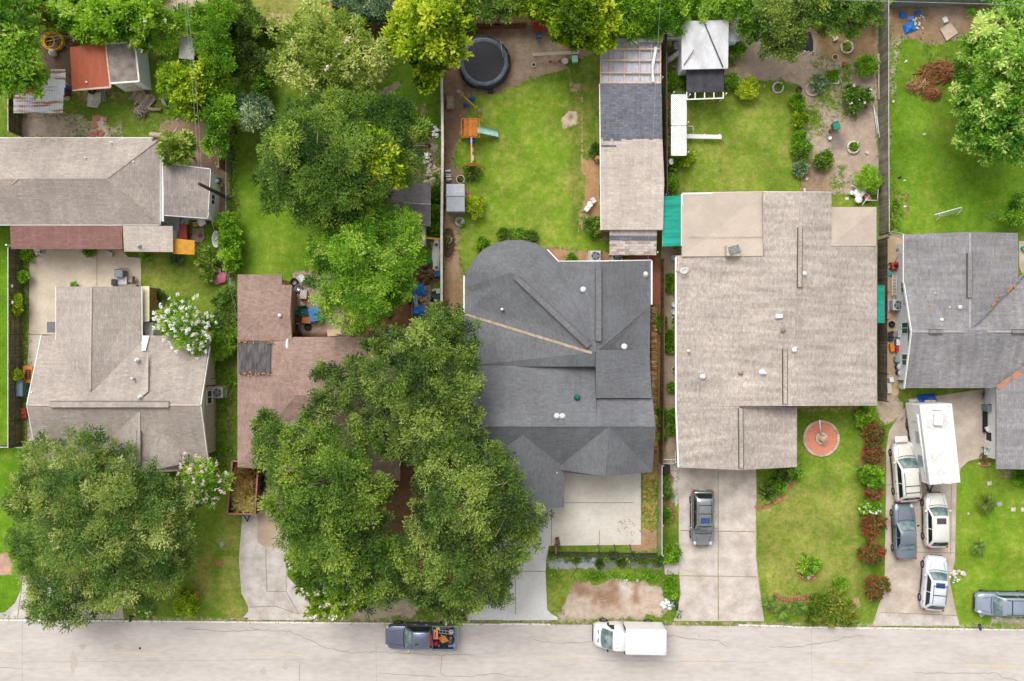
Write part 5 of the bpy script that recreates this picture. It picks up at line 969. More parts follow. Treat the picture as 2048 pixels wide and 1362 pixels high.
for i,(u,v,rr)in enumerate([(967,487,11),(1008,468,10),(1040,470,13),(1062,472,11),(1023,468,7)]):shrub(['small leafy','dark','largest','right hand','tiny dark'][i]+' bush against the curved edge of the slate roofed bay',u,v,rr,.9,L_oakd if i%2 else L_mid,40+i,tb=.5,group='bushes around the rounded bay')
shrub('low shrub under the straight gutter of the slate house',1142,518,8,.6,L_mid,46,tb=.5)
shrub('green weeds growing over the west edge of the left patio, upper',52,508,10,.6,L_hedge,47,tb=.5)
shrub('vine tuft growing on the grey fence by the patio',45,553,8,1.6,L_hedge,48,tb=.5);shrub('small tuft on the grey fence by the patio, middle',33,599,8,2.2,L_bright,49,tb=.55);shrub('tuft on the grey fence by the patio, lower',33,619,8,2.2,L_bright,50,tb=.6);shrub('yellow green tuft on the fence above the blue grey bin',33,750,8,2.2,L_bright,51,tb=.6)
for i,(u,v,rr,h,lm)in enumerate([(455,445,22,2.6,L_hedge),(460,475,24,2.8,L_hedge),(462,510,22,2.6,L_hedge),(462,528,12,2.2,L_hedge),(412,515,20,2.0,L_oakd),(418,545,16,1.6,L_oakd),(452,600,26,2.4,L_oakd),(448,640,28,2.6,L_oak),(450,680,28,2.4,L_mid),(440,700,22,1.8,L_mid)]):
 shrub(['topmost vivid bush','second vivid bush','third vivid bush beside the pink parasol','vivid bush just above the pink parasol','dark loose bush left of the vivid hedge','lower dark loose bush left of the vivid hedge','dark bush below the pink parasol','olive bush beside the white flowering tree','feathery bush right of the white flowering tree','lowest feathery bush of the hedge'][i]+' in the hedge between the left yards',u,v,rr,h,lm,60+i,ll=.34,lw=.14 if i<6 else.07,tb=.55,group='hedge between the left back yards')
shrub('grey leaved plant below the orange canopy',353,518,10,.6,L_blue,72,tb=.6);shrub('low plants along the south edge of the grey porch roof',290,508,9,.6,L_mid,73,tb=.5);shrub('tiny plants at the south edge of the red brown carport roof',180,502,9,.5,L_hedge,74,tb=.5)
shrub('narrow shrub between the cream lean-to and its metal edging',315,590,9,.8,L_oakd,75,tb=.45);shrub('lower shrub in the metal edged bed',315,630,9,.7,L_mid,76,tb=.45)
shrub('vine covered bank right of the violet grey shed',872,385,14,1.2,L_hedge,77,tb=.3);shrub('lower vine clump right of the violet grey shed',874,425,12,1.1,L_hedge,78,tb=.3);shrub('green clump above the yellow beam',868,455,12,.9,L_mid,79,tb=.35)
shrub('round yellow green shrub by the street in the lower left lawn',372,1205,27,1.5,L_bright,80,tb=.55);shrub('mailbox flower bush with small white blooms on the lower left verge',290,1218,14,.8,L_mid,81,tb=.55,bloss=(PET_W,10,.12,.2))
shrub('green rounded bush at the right end of the black iron gate',1340,1108,22,1.3,L_mid,82,tb=.45);shrub('rose bush in the lower brick planter by the pale fence',1331,1032,13,.8,L_mid,83,tb=.45);shrub('small bush in the upper brick planter by the pale fence',1329,960,7,.6,L_mid,84,tb=.45);shrub('weedy bush between the two brick planters',1332,986,11,.8,L_oak,85,tb=.5)
shrub('weeds at the east end of the ditch',1338,1165,9,.5,L_hedge,86,tb=.45);shrub('grass clump beside the black mailbox and bags',1342,1185,11,.6,L_hedge,87,tb=.45)
for i,(x,y,rr)in enumerate([(560,670,9),(690,660,9),(820,640,11),(900,655,9),(420,640,8),(640,615,8),(760,625,8)]):shrub(['second','middle','large','eastmost','westmost','small upper','other upper'][i]+' weed clump in the grey ditch below the iron gate',*q('C3',x,y),rr*.65,.3,L_oak,90+i,tb=.45,group='weeds in the ditch',ll=.2,lw=.07,name='weed_clump',cat='weeds')
for i,(u,v,rr,lm,t_,h)in enumerate([(1748,865,20,L_red,'topmost red leaved',1.2),(1744,905,19,L_red,'second red leaved',1.2),(1745,952,25,L_hedge,'bright green broad leaved',1.2),(1748,985,16,L_red,'third red leaved',1.0),(1740,1015,17,L_mid,'white speckled green',.9),(1744,1048,25,L_red,'large red tipped',1.2),(1745,1102,25,L_red,'fifth red tipped',1.2),(1750,1172,26,L_red,'lowest red tipped',1.3)]):
 shrub(t_+' shrub in the row left of the crowded driveway',u,v,rr,h,lm,110+i,ll=.28,lw=.09 if lm is L_red else.2,tb=.5 if lm is L_red else.55,patch=.28 if lm is L_red else.12,group='shrubs along the crowded driveway',bloss=(PET_W,16,.14,.2)if i==4 else None)
shrub('bright green broad leaved plant at the corner of the beige house front',1728,833,15,.9,L_hedge,120,ll=.4,lw=.28,tb=.7)
for i,(u,v,rr)in enumerate([(1640,1210,24),(1668,1205,26),(1690,1215,24),(1630,1230,18),(1660,1230,20),(1695,1235,16)]):shrub(['upper left','upper middle','upper right','lower left','lower middle','lower right'][i]+' clump of the yellow green hedge beside the street',u,v,rr,1.0,leafmat('leaf_ixora',A(70,110,30),A(112,152,40),A(160,180,60),A(200,190,90)),125+i,ll=.22,lw=.12,tb=.55,group='hedge beside the street')
shrub('small shrub with a yellow side in the front lawn',1681,1167,12,.7,L_mid,135,tb=.55);shrub('leafy plant in the round brick bed of the front lawn',1617,1130,22,.8,L_mid,136,tb=.55)
for i,(u,v)in enumerate([(1535,985),(1555,970),(1568,955),(1588,942)]):shrub(['lowest','lower middle','upper middle','topmost'][i]+' plant in the reddish bed at the beige garage corner',u,v,16,.7,L_mid if i%2 else L_oak,140+i,tb=.5,patch=.25,group='bed at the garage corner')
shrub('bush in the corner below the purple grey roof at the right edge',2045,950,20,.9,L_mid,146,tb=.45);shrub('green bush on the fence line above the right driveway',2004,1210,3,.3,L_mid,147)
def cycad(label,u,v,rp,seed,n=26,group=None,lm=L_palm,name='sago_palm',h=.5):
 g=random.Random(seed);c=P(u,v);r=thing(name,label,'palm',(c.x,c.y,0),group);b=MB();Rm=rp/S
 for i in range(n):
  a=i*2.4+g.uniform(-.2,.2);el=g.uniform(.15,.9);L=Rm*g.uniform(.85,1.1)*(1.0 if el<.6 else.8);d=Vector((math.cos(a),math.sin(a),0));s=Vector((-d.y,d.x,0));pr=None;tn=g.random()
  for k in range(9):
   t=k/8;p=Vector((c.x,c.y,h))+d*L*t+Vector((0,0,L*el*.6*math.sin(t*2.6)))
   if pr is not None:
    w=.13*math.sin(math.pi*min(1,t+.08))+.02
    for sg in(-1,1):b.add([pr,p,p+s*sg*w+d*.05-Vector((0,0,.02)),p+s*sg*w-d*.02-Vector((0,0,.02))],[(0,1,2,3)if sg>0 else(3,2,1,0)],min(1,max(0,tn*.5+.25+g.uniform(-.15,.15))))
   pr=p
 b.build('fronds',lm,r);b=MB();b.lathe([(.14,0),(.17,.2),(.13,h),(.02,h+.12)],10,c);b.build('trunk',bark,r);return r
cycad('large sago palm on the bright front lawn right of the driveway',1964,1005,24,1);cycad('smaller dark sago palm lower on the bright front lawn',1949,1092,18,2,lm=L_oakd)
cycad('leftmost of the three sago palms in the street corner bed',1534,1200,19,3,lm=L_oakd,group='sago palms in the corner bed');cycad('middle and lowest of the three sago palms in the street corner bed',1560,1217,22,4,lm=L_oakd,group='sago palms in the corner bed');cycad('rightmost of the three sago palms in the street corner bed',1593,1210,20,5,lm=L_oakd,group='sago palms in the corner bed')
def banana(label,u,v,rp,seed,n=9):
 g=random.Random(seed);c=P(u,v);r=thing('banana_plant',label,'plant',(c.x,c.y,0));b=MB();L0=rp/S
 for i in range(n):
  a=i*2.4;d=Vector((math.cos(a),math.sin(a),0));s=Vector((-d.y,d.x,0));pr=None;tn=g.random();h0=1.6+g.random()*.5
  for k in range(8):
   t=k/7;p=Vector((c.x,c.y,h0))+d*L0*t+Vector((0,0,.5*math.sin(t*2.8)));w=.22*math.sin(math.pi*min(.97,t+.06))
   if pr is not None:
    for sg in(-1,1):b.add([pr[0],p,p+s*sg*w-Vector((0,0,.08)),pr[0]+s*sg*pr[1]-Vector((0,0,.08))],[(0,1,2,3)if sg>0 else(3,2,1,0)],tn)
   pr=(p,w)
 b.build('leaves',L_hedge,r);b=MB();b.lathe([(.12,0),(.09,1),(.05,1.9)],8,c);b.build('stem',L_mid,r);return r
banana('banana plant with long drooping leaves near the top left power pole',481,70,28,1)
banana('small banana plant below the taupe hedge at the loose shrub',497,78,18,5,7)
gg=np.random.default_rng(77);U=[];
for(u0,v0,u1,v1,n)in((0,-25,330,66,620),(330,20,470,240,260),(700,-25,930,60,300),(930,-30,1330,34,420),(1330,-30,1560,36,330),(1560,-25,1755,60,330),(1326,130,1345,390,60),(455,170,474,560,150),(475,50,560,160,120),(862,350,884,470,90),(1095,1111,1320,1116,30),(1100,1146,1335,1156,30),(1345,1150,1358,1240,12),(425,700,468,930,60),(1776,380,1800,465,20)):
 U.append(np.stack([gg.uniform(u0,u1,n),gg.uniform(v0,v1,n)],1))
U=np.concatenate(U);X=(U[:,0]-1024)/S;Y=(681-U[:,1])/S;zz=np.where((U[:,1]<70),gg.uniform(.2,1.3,len(U)),gg.uniform(.08,.35,len(U)));O_=np.tile([0,0,1.0],(len(U),1))
ug=thing('undergrowth','low weeds and undergrowth filling the back edges and fence lines','undergrowth',(0,0,0));ug['kind']='stuff'
uo=leaves('leaves',np.stack([X,Y,zz],1),O_,.45+.2*np.sin(X*.8)+gg.normal(size=len(U))*.1,.38,14,.26,.11,L_mid,ug,3)
mk=np.argwhere((dirt>.3)&(dirt<.8)&(abs(GX)<43)&(abs(GY)<29)&(GV<1236));mk=mk[gg.choice(len(mk),min(6500,len(mk)),replace=False)]
C_=np.stack([GX[mk[:,0],mk[:,1]],GY[mk[:,0],mk[:,1]],np.full(len(mk),.04)],1)+gg.normal(size=(len(mk),3))*[.06,.06,0]
gt=thing('grass_tufts','sparse grass tufts where lawn breaks up into bare earth','grass',(0,0,0));gt['kind']='stuff'
leaves('blades',C_,np.tile([0,0,1.0],(len(C_),1)),.4+gg.normal(size=len(C_))*.15,.09,7,.13,.035,L_mid,gt,4)
ud=np.concatenate([gg.uniform(0,2048,900)]);vd=np.array([rv(x)for x in ud])+gg.normal(size=900)*2.2-1;b=MB()
for k in range(900):
 if gg.random()<.8 or 350<ud[k]<1400:p=P(ud[k],vd[k]);b.box((p.x,p.y,.025),(gg.uniform(.02,.1),gg.uniform(.02,.06),.015),gg.uniform(0,3),tint=gg.random())
lt=b.build('gutter_debris',mat('gutter_litter',A(150,128,100),A(110,104,70),sc=9,tint=.5));tag(lt,'leaf litter and grit along the road edge','leaf litter',None,'stuff')
# --- vehicles (front points to local +X)
tyre_m=mat('tyre_rubber',A(44,42,44),A(34,33,35),rough=.85,sc=8);rim_m=mat('alloy_rim',A(180,182,186),A(150,152,156),metal=.6,rough=.35);glass_m=mat('car_glass',A(74,98,98),A(140,158,160),rough=.06,spec=.8,sc=1.3,fine=0,contrast=(.4,.6));dglass=mat('dark_side_glass',A(28,34,36),A(36,46,48),rough=.06,spec=.6,fine=0)
plast=mat('black_trim_plastic',A(48,50,54),A(40,42,46),rough=.6);lampw=mat('headlight_lens',A(226,230,232),A(196,202,206),rough=.1,fine=0);lampr=mat('tail_lens',A(196,40,40),A(160,24,28),rough=.2,fine=0);chrome=mat('chrome',A(214,216,220),A(190,192,196),metal=.9,rough=.15)
def paint_m(name,c,c2=None,k=1):return mat(name,A(*c),A(*(c2 or tuple(int(x*.93)for x in c))),rough=.32,metal=.15,coat=.6,sc=.8,fine=.02,spec=.5)
def interp(tab,x):
 for i in range(len(tab)-1):
  if x<=tab[i+1][0]:t=(x-tab[i][0])/(tab[i+1][0]-tab[i][0]);t=max(0,t);return tab[i][1]+(tab[i+1][1]-tab[i][1])*t
 return tab[-1][1]
def wheel(parent,x,y,r=.33,w=.22,name='wheel'):
 o=bpy.data.objects.new(name,None);COL.objects.link(o);o.parent=parent;o.location=(x,y,r)
 M_=Matrix.Rotation(R(90),4,'X');b=MB();b.M=M_;b.lathe([(r*.62,-w/2),(r*.93,-w/2),(r,-w*.3),(r,w*.3),(r*.93,w/2),(r*.62,w/2)],22,cap=False);b.build('tyre',tyre_m,o,local=True)
 b=MB();b.M=M_;b.lathe([(.05,-w*.42),(r*.6,-w*.46),(r*.63,-w*.3),(r*.63,w*.3),(r*.6,w*.46),(.05,w*.42)],18);b.build('rim',rim_m,o,local=True);return o
def loft(b,stations,smooth=True,capf=True,tint=None):
 n=len(stations[0]);vs=[p for s in stations for p in s];fs=[]
 for i in range(len(stations)-1):
  for k in range(n-1):fs.append((i*n+k,(i+1)*n+k,(i+1)*n+k+1,i*n+k+1))
 if capf:fs+=[tuple(range(n)),tuple(range((len(stations)-1)*n,len(stations)*n))[::-1]]
 b.add(vs,fs,tint,smooth)
def car(name,label,pos,deg,paint,L=4.65,W=1.85,hood=.92,belt=1.0,roof=1.65,xw0=1.0,xw1=.35,xr0=-1.65,xr1=-2.05,tail=.98,noser=.34,tailr=.2,rails=0,sunroof=None,roofm=None,group=None,cat='car',wr=.33,roofw=.66,bars=(),hoodm=None,rearspoil=False,z=.012):
 """xw0 windscreen base, xw1 windscreen top, xr0 roof rear end, xr1 rear window base"""
 r=thing(name,label,cat,(0,0,0),group);h=L/2;b=MB();N=30;st=[]
 topt=[(-h,tail-.18),(-h+.12,tail),(xr1,belt if xr1>-h+.3 else tail),(xw0,belt-.0),(xw0+.15,hood+.04),(h-.5,hood-.08),(h-.12,hood-.26),(h,hood-.42)]
 def hw(x):
  e=(x-(h-.9))/.9 if x>h-.9 else 0;f=((-h+.6)-x)/.6 if x<-h+.6 else 0
  return W/2*(1-noser*max(0,e)**2.6-tailr*max(0,f)**2.4-(.02 if abs(x)<.4 else 0))
 for i in range(N+1):
  t=i/N;x=-h+L*(t-.018*math.sin(2*math.pi*t)*2);w=hw(x);tp=interp(topt,x);bt=.26+(.1 if i in(0,N)else 0);pts=[]
  for(yy,zz)in((-.9,bt),(-1,bt+.15),(-1.0,tp*.62),(-.985,tp-.16),(-.93,tp-.05),(-.8,tp-.005),(-.45,tp+.025),(0,tp+.035),(.45,tp+.025),(.8,tp-.005),(.93,tp-.05),(.985,tp-.16),(1.0,tp*.62),(1,bt+.15),(.9,bt)):pts.append((x,yy*w,zz))
  st.append(pts)
 loft(b,st)
 hr=roof;wb=W/2*.87;wt=W/2*roofw*1.08;st=[];nx=14
 xs=[xr1-0.0,xr0,xr0+.25]+[xr0+.25+(xw1-.3-xr0-.25)*k/6 for k in range(1,7)]+[xw1,xw0]
 def rz(x):
  if x<=xr0:return belt-.02+(hr-.07-belt)*(x-xr1)/max(.01,xr0-xr1)
  if x>=xw1:return belt-.02+(hr-.06-belt)*(xw0-x)/(xw0-xw1)
  t=(x-xr0)/(xw1-xr0);return hr-.06+.07*math.sin(math.pi*t)**.7
 for x in xs:
  zt=rz(x);fr=(zt-belt)/(hr-belt);fr=max(0,min(1,fr));ww=wb+(wt-wb)*fr
  st.append([(x,-wb*1.02,belt-.05),(x,-(ww+.015),zt-.06*fr),(x,-ww*.9,zt),(x,-ww*.5,zt+.02*fr),(x,0,zt+.03*fr),(x,ww*.5,zt+.02*fr),(x,ww*.9,zt),(x,ww+.015,zt-.06*fr),(x,wb*1.02,belt-.05)])
 loft(b,st,True,False);b.build('body',paint,r,local=True)
 if roofm:pass
 def pane(nm,quad,m,nsub=8,bulge=(0,0,0)):
  g=MB();a,c,d,e=[Vector(v)for v in quad];vs=[]
  for i in range(nsub+1):
   t=i/nsub;k=math.sin(math.pi*t)
   for j in range(5):s=j/4;p=a.lerp(c,t).lerp(e.lerp(d,t),s);vs.append(p+Vector(bulge)*k)
  g.add(vs,[(i*5+j,(i+1)*5+j,(i+1)*5+j+1,i*5+j+1)for i in range(nsub)for j in range(4)],smooth=True);return g.build(nm,m,r,local=True)
 def sp(x,side,f,out=.012):
  ww=wb+(wt-wb)*f;return(x,side*(ww+out),belt+(hr-.08-belt)*f)
 n_=Vector((hr-belt,0,xw0-xw1)).normalized()*.022;f0,f1=.06,.93
 def wp(f,y,yy):x=xw0+(xw1-xw0)*f;return Vector((x,y,belt-.02+(hr-.05-belt)*f+.028))+n_
 pane('windscreen',[wp(f0,-wb*.93,0),wp(f0,wb*.93,0),wp(f1,wt*.9,0),wp(f1,-wt*.9,0)],glass_m,8,(.10,0,.028))
 nr=Vector((-(hr-belt),0,xr0-xr1)).normalized()*.022
 def rp_(f,y):x=xr1+(xr0-xr1)*f;return Vector((x,y,belt-.02+(hr-.06-belt)*f+.02))+nr
 pane('rear_window',[rp_(.2,wb*.86),rp_(.2,-wb*.86),rp_(.92,-wt*.86),rp_(.92,wt*.86)],dglass if xr0-xr1<.6 else glass_m,8,(-.03,0,.03))
 xm=(xw1+xr0)/2
 for s in(-1,1):
  for(xa,xb,xc,xd)in((xm+.04,xw0-.18,xw1-.02,xm+.04),(xr1+.22,xm-.04,xm-.04,xr0+.12)):
   g=MB();Q4=[Vector(sp(xa,s,.1,.03)),Vector(sp(xb,s,.1,.03)),Vector(sp(xc,s,.86,.03)),Vector(sp(xd,s,.86,.03))]
   g.add(Q4,[(0,1,2,3)if s<0 else(3,2,1,0)]);g.build('side_window',dglass,r,local=True)
  g=MB();g.blob((h-.34,s*W/2*.70,hood-.2),(.26,.13,.08),10,6);g.build('headlight',lampw,r,local=True)
  g=MB();g.blob((-h+.12,s*W/2*.82,tail-.12),(.12,.1,.16),10,6);g.build('taillight',lampr,r,local=True)
  g=MB();g.blob((xw0-.28,s*(W/2+.08),belt+.06),(.09,.12,.08),10,6);g.build('wing_mirror',paint if name!='sedan' else plast,r,local=True)
  for xx in(h-.88,-h+.88):wheel(r,xx,s*(W/2-.09),wr)
  g=MB();g.box((0,s*(W/2-.0),.34),(L-2.6,.04,.12));g.build('side_sill',plast,r,local=True)
  for xx in(xm+.1,xm-.9):g=MB();g.box((xx,s*(W/2+.012),belt-.12),(.18,.035,.03));g.build('door_handle',chrome,r,local=True)
 g=MB();g.box((h-.04,0,.5),(.1,W*.52,.22));g.build('grille',plast,r,local=True);g=MB();g.box((-h-.005,0,.7),(.03,.5,.14));g.build('number_plate',trim_w,r,local=True)
 g=MB();pts=[(xw0+.12-.10*(1-(k/6-.5)**2*4)*-1,(k/6-.5)*W*.78,belt+.02)for k in range(7)];g.tube(pts,.022,5);g.build('cowl',plast,r,local=True)
 for s in(-1,1):g=MB();g.bar((xw0+.16,s*W*.35,hood+.045),(h-.42,s*W*.27,hood-.05),.018,.012);g.build('hood_crease',plast,r,local=True)
 if rails:
  for s in(-1,1):g=MB();g.tube([(xw1-.25,s*wt*.84,hr-.0),(xw1-.4,s*wt*.84,hr+.06),(xr0+.3,s*wt*.84,hr+.06),(xr0+.15,s*wt*.84,hr-.01)],.022,6);g.build('roof_rail',plast if rails==1 else chrome,r,local=True)
  for x in bars:g=MB();g.bar((x,-wt*.84,hr+.07),(x,wt*.84,hr+.07),.05,.03);g.build('cross_bar',plast,r,local=True)
 if sunroof:g=MB();g.box((sunroof[0],0,hr+.032),(sunroof[1],wt*1.15,.02));g.build('sunroof',mat('sunroof_glass'+name,A(*sunroof[2]),rough=.1,fine=0),r,local=True)
 g=MB();g.box((0,0,.32),(L-.6,W-.3,.24));g.build('underbody',plast,r,local=True)
 r.location=(pos[0],pos[1],z);r.rotation_euler=(0,0,R(deg));return r
def at(u,v,z=.9):p=P(u,v,z);return(p.x,p.y)
car('suv','dark grey SUV with a blue sunroof alone on the wide concrete driveway',at(1406,1037),-90,mat('paint_dark_grey',A(168,172,174),A(156,160,162),rough=.22,metal=.75,coat=.6,fine=.02),4.62,1.86,1.0,1.08,1.68,1.0,.42,-1.75,-2.15,1.05,.36,.16,1,(.0,.45,(56,84,130)),bars=(-.55,-1.25),roofw=.64)
car('minivan','cream white minivan with roof bars parked beside the camper',at(1813,944),94.5,paint_m('paint_cream',(232,228,218)),4.95,1.92,1.0,1.08,1.74,1.15,.35,-1.95,-2.28,1.05,.38,.12,1,bars=(-1.0,-1.55),roofw=.68)
car('sedan','worn blue grey sedan behind the cream minivan',at(1812,1063),92,paint_m('paint_blue_grey',(116,126,138),(100,108,118)),4.65,1.78,.88,.93,1.40,.75,.1,-.95,-1.55,.95,.3,.22,0,roofw=.64,wr=.3)
car('hatchback','white wagon with a dark sunroof parked nose up next to the blue grey sedan',at(1874,1041),91,paint_m('paint_pearl',(238,234,226)),4.5,1.84,.98,1.04,1.6,1.1,.45,-1.6,-2.1,1.02,.42,.18,0,(.1,.48,(84,80,86)),roofw=.66)
car('suv','silver white SUV with roof bars nearest the street on the crowded driveway',at(1871,1167),85,paint_m('paint_silver_white',(226,232,240)),4.5,1.84,1.0,1.06,1.66,.95,.38,-1.6,-2.08,1.04,.38,.2,1,(.05,.42,(90,96,120)),bars=(.0,-.75),roofw=.64)
car('suv','blue grey SUV parked across the lawn at the lower right edge',at(2012,1209),179,paint_m('paint_steel',(150,160,178)),4.8,1.86,1.02,1.1,1.72,1.15,.65,-2.0,-2.3,1.08,.22,.12,1,bars=(.0,-1.0),roofw=.7)
def pickup(pos,deg):
 r=thing('pickup_truck','black pickup truck with a bed full of tools, parked on the street','pickup truck');L,W=5.85,2.0;h=L/2;pm=mat('paint_black_blue',A(126,134,158),A(112,120,142),rough=.2,metal=.75,coat=.6,sc=.8,fine=.02);b=MB();st=[]
 top=[(-h,1.08),(-.95,1.10),(-.9,1.12),(1.25,1.14),(1.4,1.16),(2.3,1.1),(2.75,.98),(h,.72)]
 for i in range(31):
  x=-h+L*i/30;w=W/2*(1-.26*max(0,(x-(h-.8))/.8)**2.5);tp=interp(top,x);st.append([(x,y*w,z)for y,z in((-.95,.42),(-1,.6),(-1,tp-.2),(-.96,tp-.05),(-.86,tp),(-.4,tp+.03),(0,tp+.04),(.4,tp+.03),(.86,tp),(.96,tp-.05),(1,tp-.2),(1,.6),(.95,.42))])
 i0=10;loft(b,st[i0:]);b.build('body',pm,r,local=True)
 b=MB()
 for s in(-1,1):b.box((-1.93,s*.95,.83),(1.98,.1,.82));
 b.box((-2.88,0,.83),(.1,1.98,.78));b.box((-.99,0,.86),(.08,1.8,.72));b.box((-1.93,0,.52),(1.9,1.84,.06));bed=b.build('cargo_bed',pm,r,local=True)
 b=MB()
 for s in(-1,1):b.box((-1.93,s*.95,1.26),(1.98,.12,.035))
 b.box((-2.88,0,1.24),(.12,2.0,.035));b.build('bed_rail',mat('bed_rail_grey',A(112,124,136)),bed,local=True)
 b=MB();hr=1.86;st=[]
 for x,z,f in((-.92,1.1,0),(-.80,1.78,.95),(-.55,1.85,1),(.0,1.87,1),(.45,1.84,1),(.62,1.78,.93),(1.3,1.12,0)):
  ww=.9+(.68-.9)*f;st.append([(x,-.92,1.08),(x,-ww,z-.05*f),(x,-ww*.9,z),(x,0,z+.02),(x,ww*.9,z),(x,ww,z-.05*f),(x,.92,1.08)])
 loft(b,st,True,False);b.build('cab',pm,r,local=True)
 def qd(nm,pts,m):g=MB();g.add([Vector(p)for p in pts],[(0,1,2,3)]);g.build(nm,m,r,local=True)
 qd('windscreen',[(1.27,-.82,1.2),(1.27,.82,1.2),(.66,.64,1.80),(.66,-.64,1.80)],glass_m);qd('rear_window',[(-.94,.75,1.2),(-.94,-.75,1.2),(-.84,-.62,1.72),(-.84,.62,1.72)],dglass)
 for s in(-1,1):
  for xa,xb,xc,xd in((.3,1.1,.62,.3),(-.8,.24,.24,-.72)):
   p=[(xa,s*.935,1.16),(xb,s*.935,1.16),(xc,s*.735,1.74),(xd,s*.735,1.74)];qd('side_window',p if s<0 else p[::-1],dglass)
  g=MB();g.blob((2.7,s*.76,.86),(.2,.15,.12),10,6);g.build('headlight',lampw,r,local=True);g=MB();g.box((-2.92,s*.9,.95),(.08,.14,.34));g.build('taillight',lampr,r,local=True)
  g=MB();g.bar((1.0,s*.93,1.16),(1.0,s*1.12,1.18),.06);g.box((.97,s*1.2,1.24),(.12,.2,.22));g.build('wing_mirror',chrome if s>0 else plast,r,local=True)
  for x in(1.95,-1.85):wheel(r,x,s*.9,.4,.26)
  for x in(.45,-.45):g=MB();g.box((x,s*1.01,1.0),(.2,.04,.04));g.build('door_handle',chrome,r,local=True)
  g=MB();g.bar((1.45,s*.62,1.19),(2.55,s*.5,1.09),.02,.015);g.build('hood_crease',plast,r,local=True)
  g=MB();g.bar((-.9,s*.98,.46),(1.3,s*.98,.46),.1,.05);g.build('running_board',plast,r,local=True)
 g=MB();g.bar((2.9,-.75,.62),(2.9,.75,.62),.14,.2);g.build('front_bumper',chrome,r,local=True);g=MB();g.bar((-2.98,-.8,.6),(-2.98,.8,.6),.14,.18);g.build('rear_bumper',chrome,r,local=True)
 g=MB();g.box((-.9,0,1.72),(.12,.9,.06));g.build('brake_light',lampr,r,local=True);g=MB();g.blob((.25,.3,1.9),(.14,.04,.06),8,5);g.build('antenna_fin',plast,r,local=True)
 g=MB();g.box((0,0,.5),(5.2,1.6,.2));g.build('chassis',plast,r,local=True);g=MB();g.tube([(1.33,-.8,1.17),(1.42,0,1.19),(1.33,.8,1.17)],.035,6);g.build('cowl',plast,r,local=True)
 r.location=(*pos,.012);r.rotation_euler=(0,0,R(deg));return r
pk=pickup(at(842,1273,.9),180);PKM=Matrix.Translation(pk.location)@Matrix.Rotation(R(180),4,'Z')
def inbed(name,label,cat,fn):
 p=PKM@Vector((-1.93,0,.56));r=thing(name,label,cat,p);b=fn(r)
def W_(x,y,z):return PKM@Vector((x,y,z))
r=thing('wheelbarrow','orange wheelbarrow tray lying in the pickup bed','wheelbarrow',W_(-1.9,.2,.6));b=MB();b.M=Matrix.Translation(W_(-1.85,.15,1.0))@Matrix.Rotation(R(-18),4,'Z');om=mat('orange_tub',A(214,136,60),A(196,116,44),rough=.5)
b.lathe([(.3,-.2),(.44,.05),(.46,.07),(.42,.05),(.29,-.17),(.01,-.17)],4,sx=1.1,sy=.75,smooth=False);b.build('tray',om,r);b=MB();b.tube([W_(-1.3,.5,.8),W_(-1.8,.35,.95),W_(-2.3,.55,.85)],.025);b.tube([W_(-1.3,-.2,.8),W_(-1.8,-.1,.95),W_(-2.3,.1,.85)],.025);b.build('handles',chrome,r)
r=thing('fuel_can','round red can at the front corner of the pickup bed','can',W_(-1.2,.62,.6));b=MB();b.lathe([(.2,0),(.2,.4),(.1,.5),(.05,.55)],14,W_(-1.2,.62,.58));b.build('body',mat('red_can',A(204,50,60)),r);b=MB();b.tube([W_(-1.3,.62,1.1),W_(-1.2,.62,1.2),W_(-1.1,.62,1.1)],.02);b.build('handle',plast,r)
r=thing('toolbox','salmon orange toolbox against the pickup cab','toolbox',W_(-1.25,-.3,.6));b=MB();b.box(W_(-1.22,-.25,.82),(.34,.75,.5));b.build('case',mat('salmon_box',A(222,140,100),A(206,124,88)),r);b=MB();b.box(W_(-1.22,-.25,1.09),(.38,.8,.06));b.build('lid',mat('salmon_lid',A(230,152,112)),r);b=MB();b.bar(W_(-1.22,-.45,1.15),W_(-1.22,-.05,1.15),.04);b.build('handle',plast,r)
r=thing('ladder','short aluminium stepladder lying in the pickup bed','ladder',W_(-2,-.6,.8));b=MB();b.bar(W_(-1.45,-.6,1.0),W_(-2.6,-.45,1.0),.05);b.bar(W_(-1.45,-.35,1.0),W_(-2.6,-.2,1.0),.05);b.build('side_rails',chrome,r);b=MB()
for k in range(5):t=k/4;b.bar(W_(-1.55-t,-.58+.13*t,1.0),W_(-1.55-t,-.34+.13*t,1.0),.04)
b.build('rungs',chrome,r)
r=thing('bucket','small white bucket at the tailgate end of the pickup bed','bucket',W_(-2.5,-.4,.6));b=MB();b.lathe([(.13,0),(.16,.36),(.17,.37),(.14,.36),(.12,.05),(.01,.05)],14,W_(-2.5,-.45,.7));b.build('pail',trim_w,r);b=MB();b.tube([W_(-2.5+.16*math.cos(a),-.45,1.07+.12*math.sin(a))for a in[math.pi*k/6 for k in range(7)]],.008,5);b.build('handle',metal_g,r)
r=thing('leaf_blower','dark leaf blower with a hose in the rear of the pickup bed','leaf blower',W_(-2.5,.4,.6));b=MB();b.blob(W_(-2.45,.45,.86),(.24,.22,.24),12,8);b.build('engine',mat('dark_teal',A(70,84,88)),r);b=MB();b.tube([W_(-2.45,.2,.95),W_(-2.2,-.1,1.05),W_(-1.8,-.2,1.0)],.05);b.build('hose',plast,r);b=MB();b.cyl(W_(-2.45,.1,.8),.15,.22);b.build('fuel_tank',mat('plum_tank',A(120,90,110)),r)
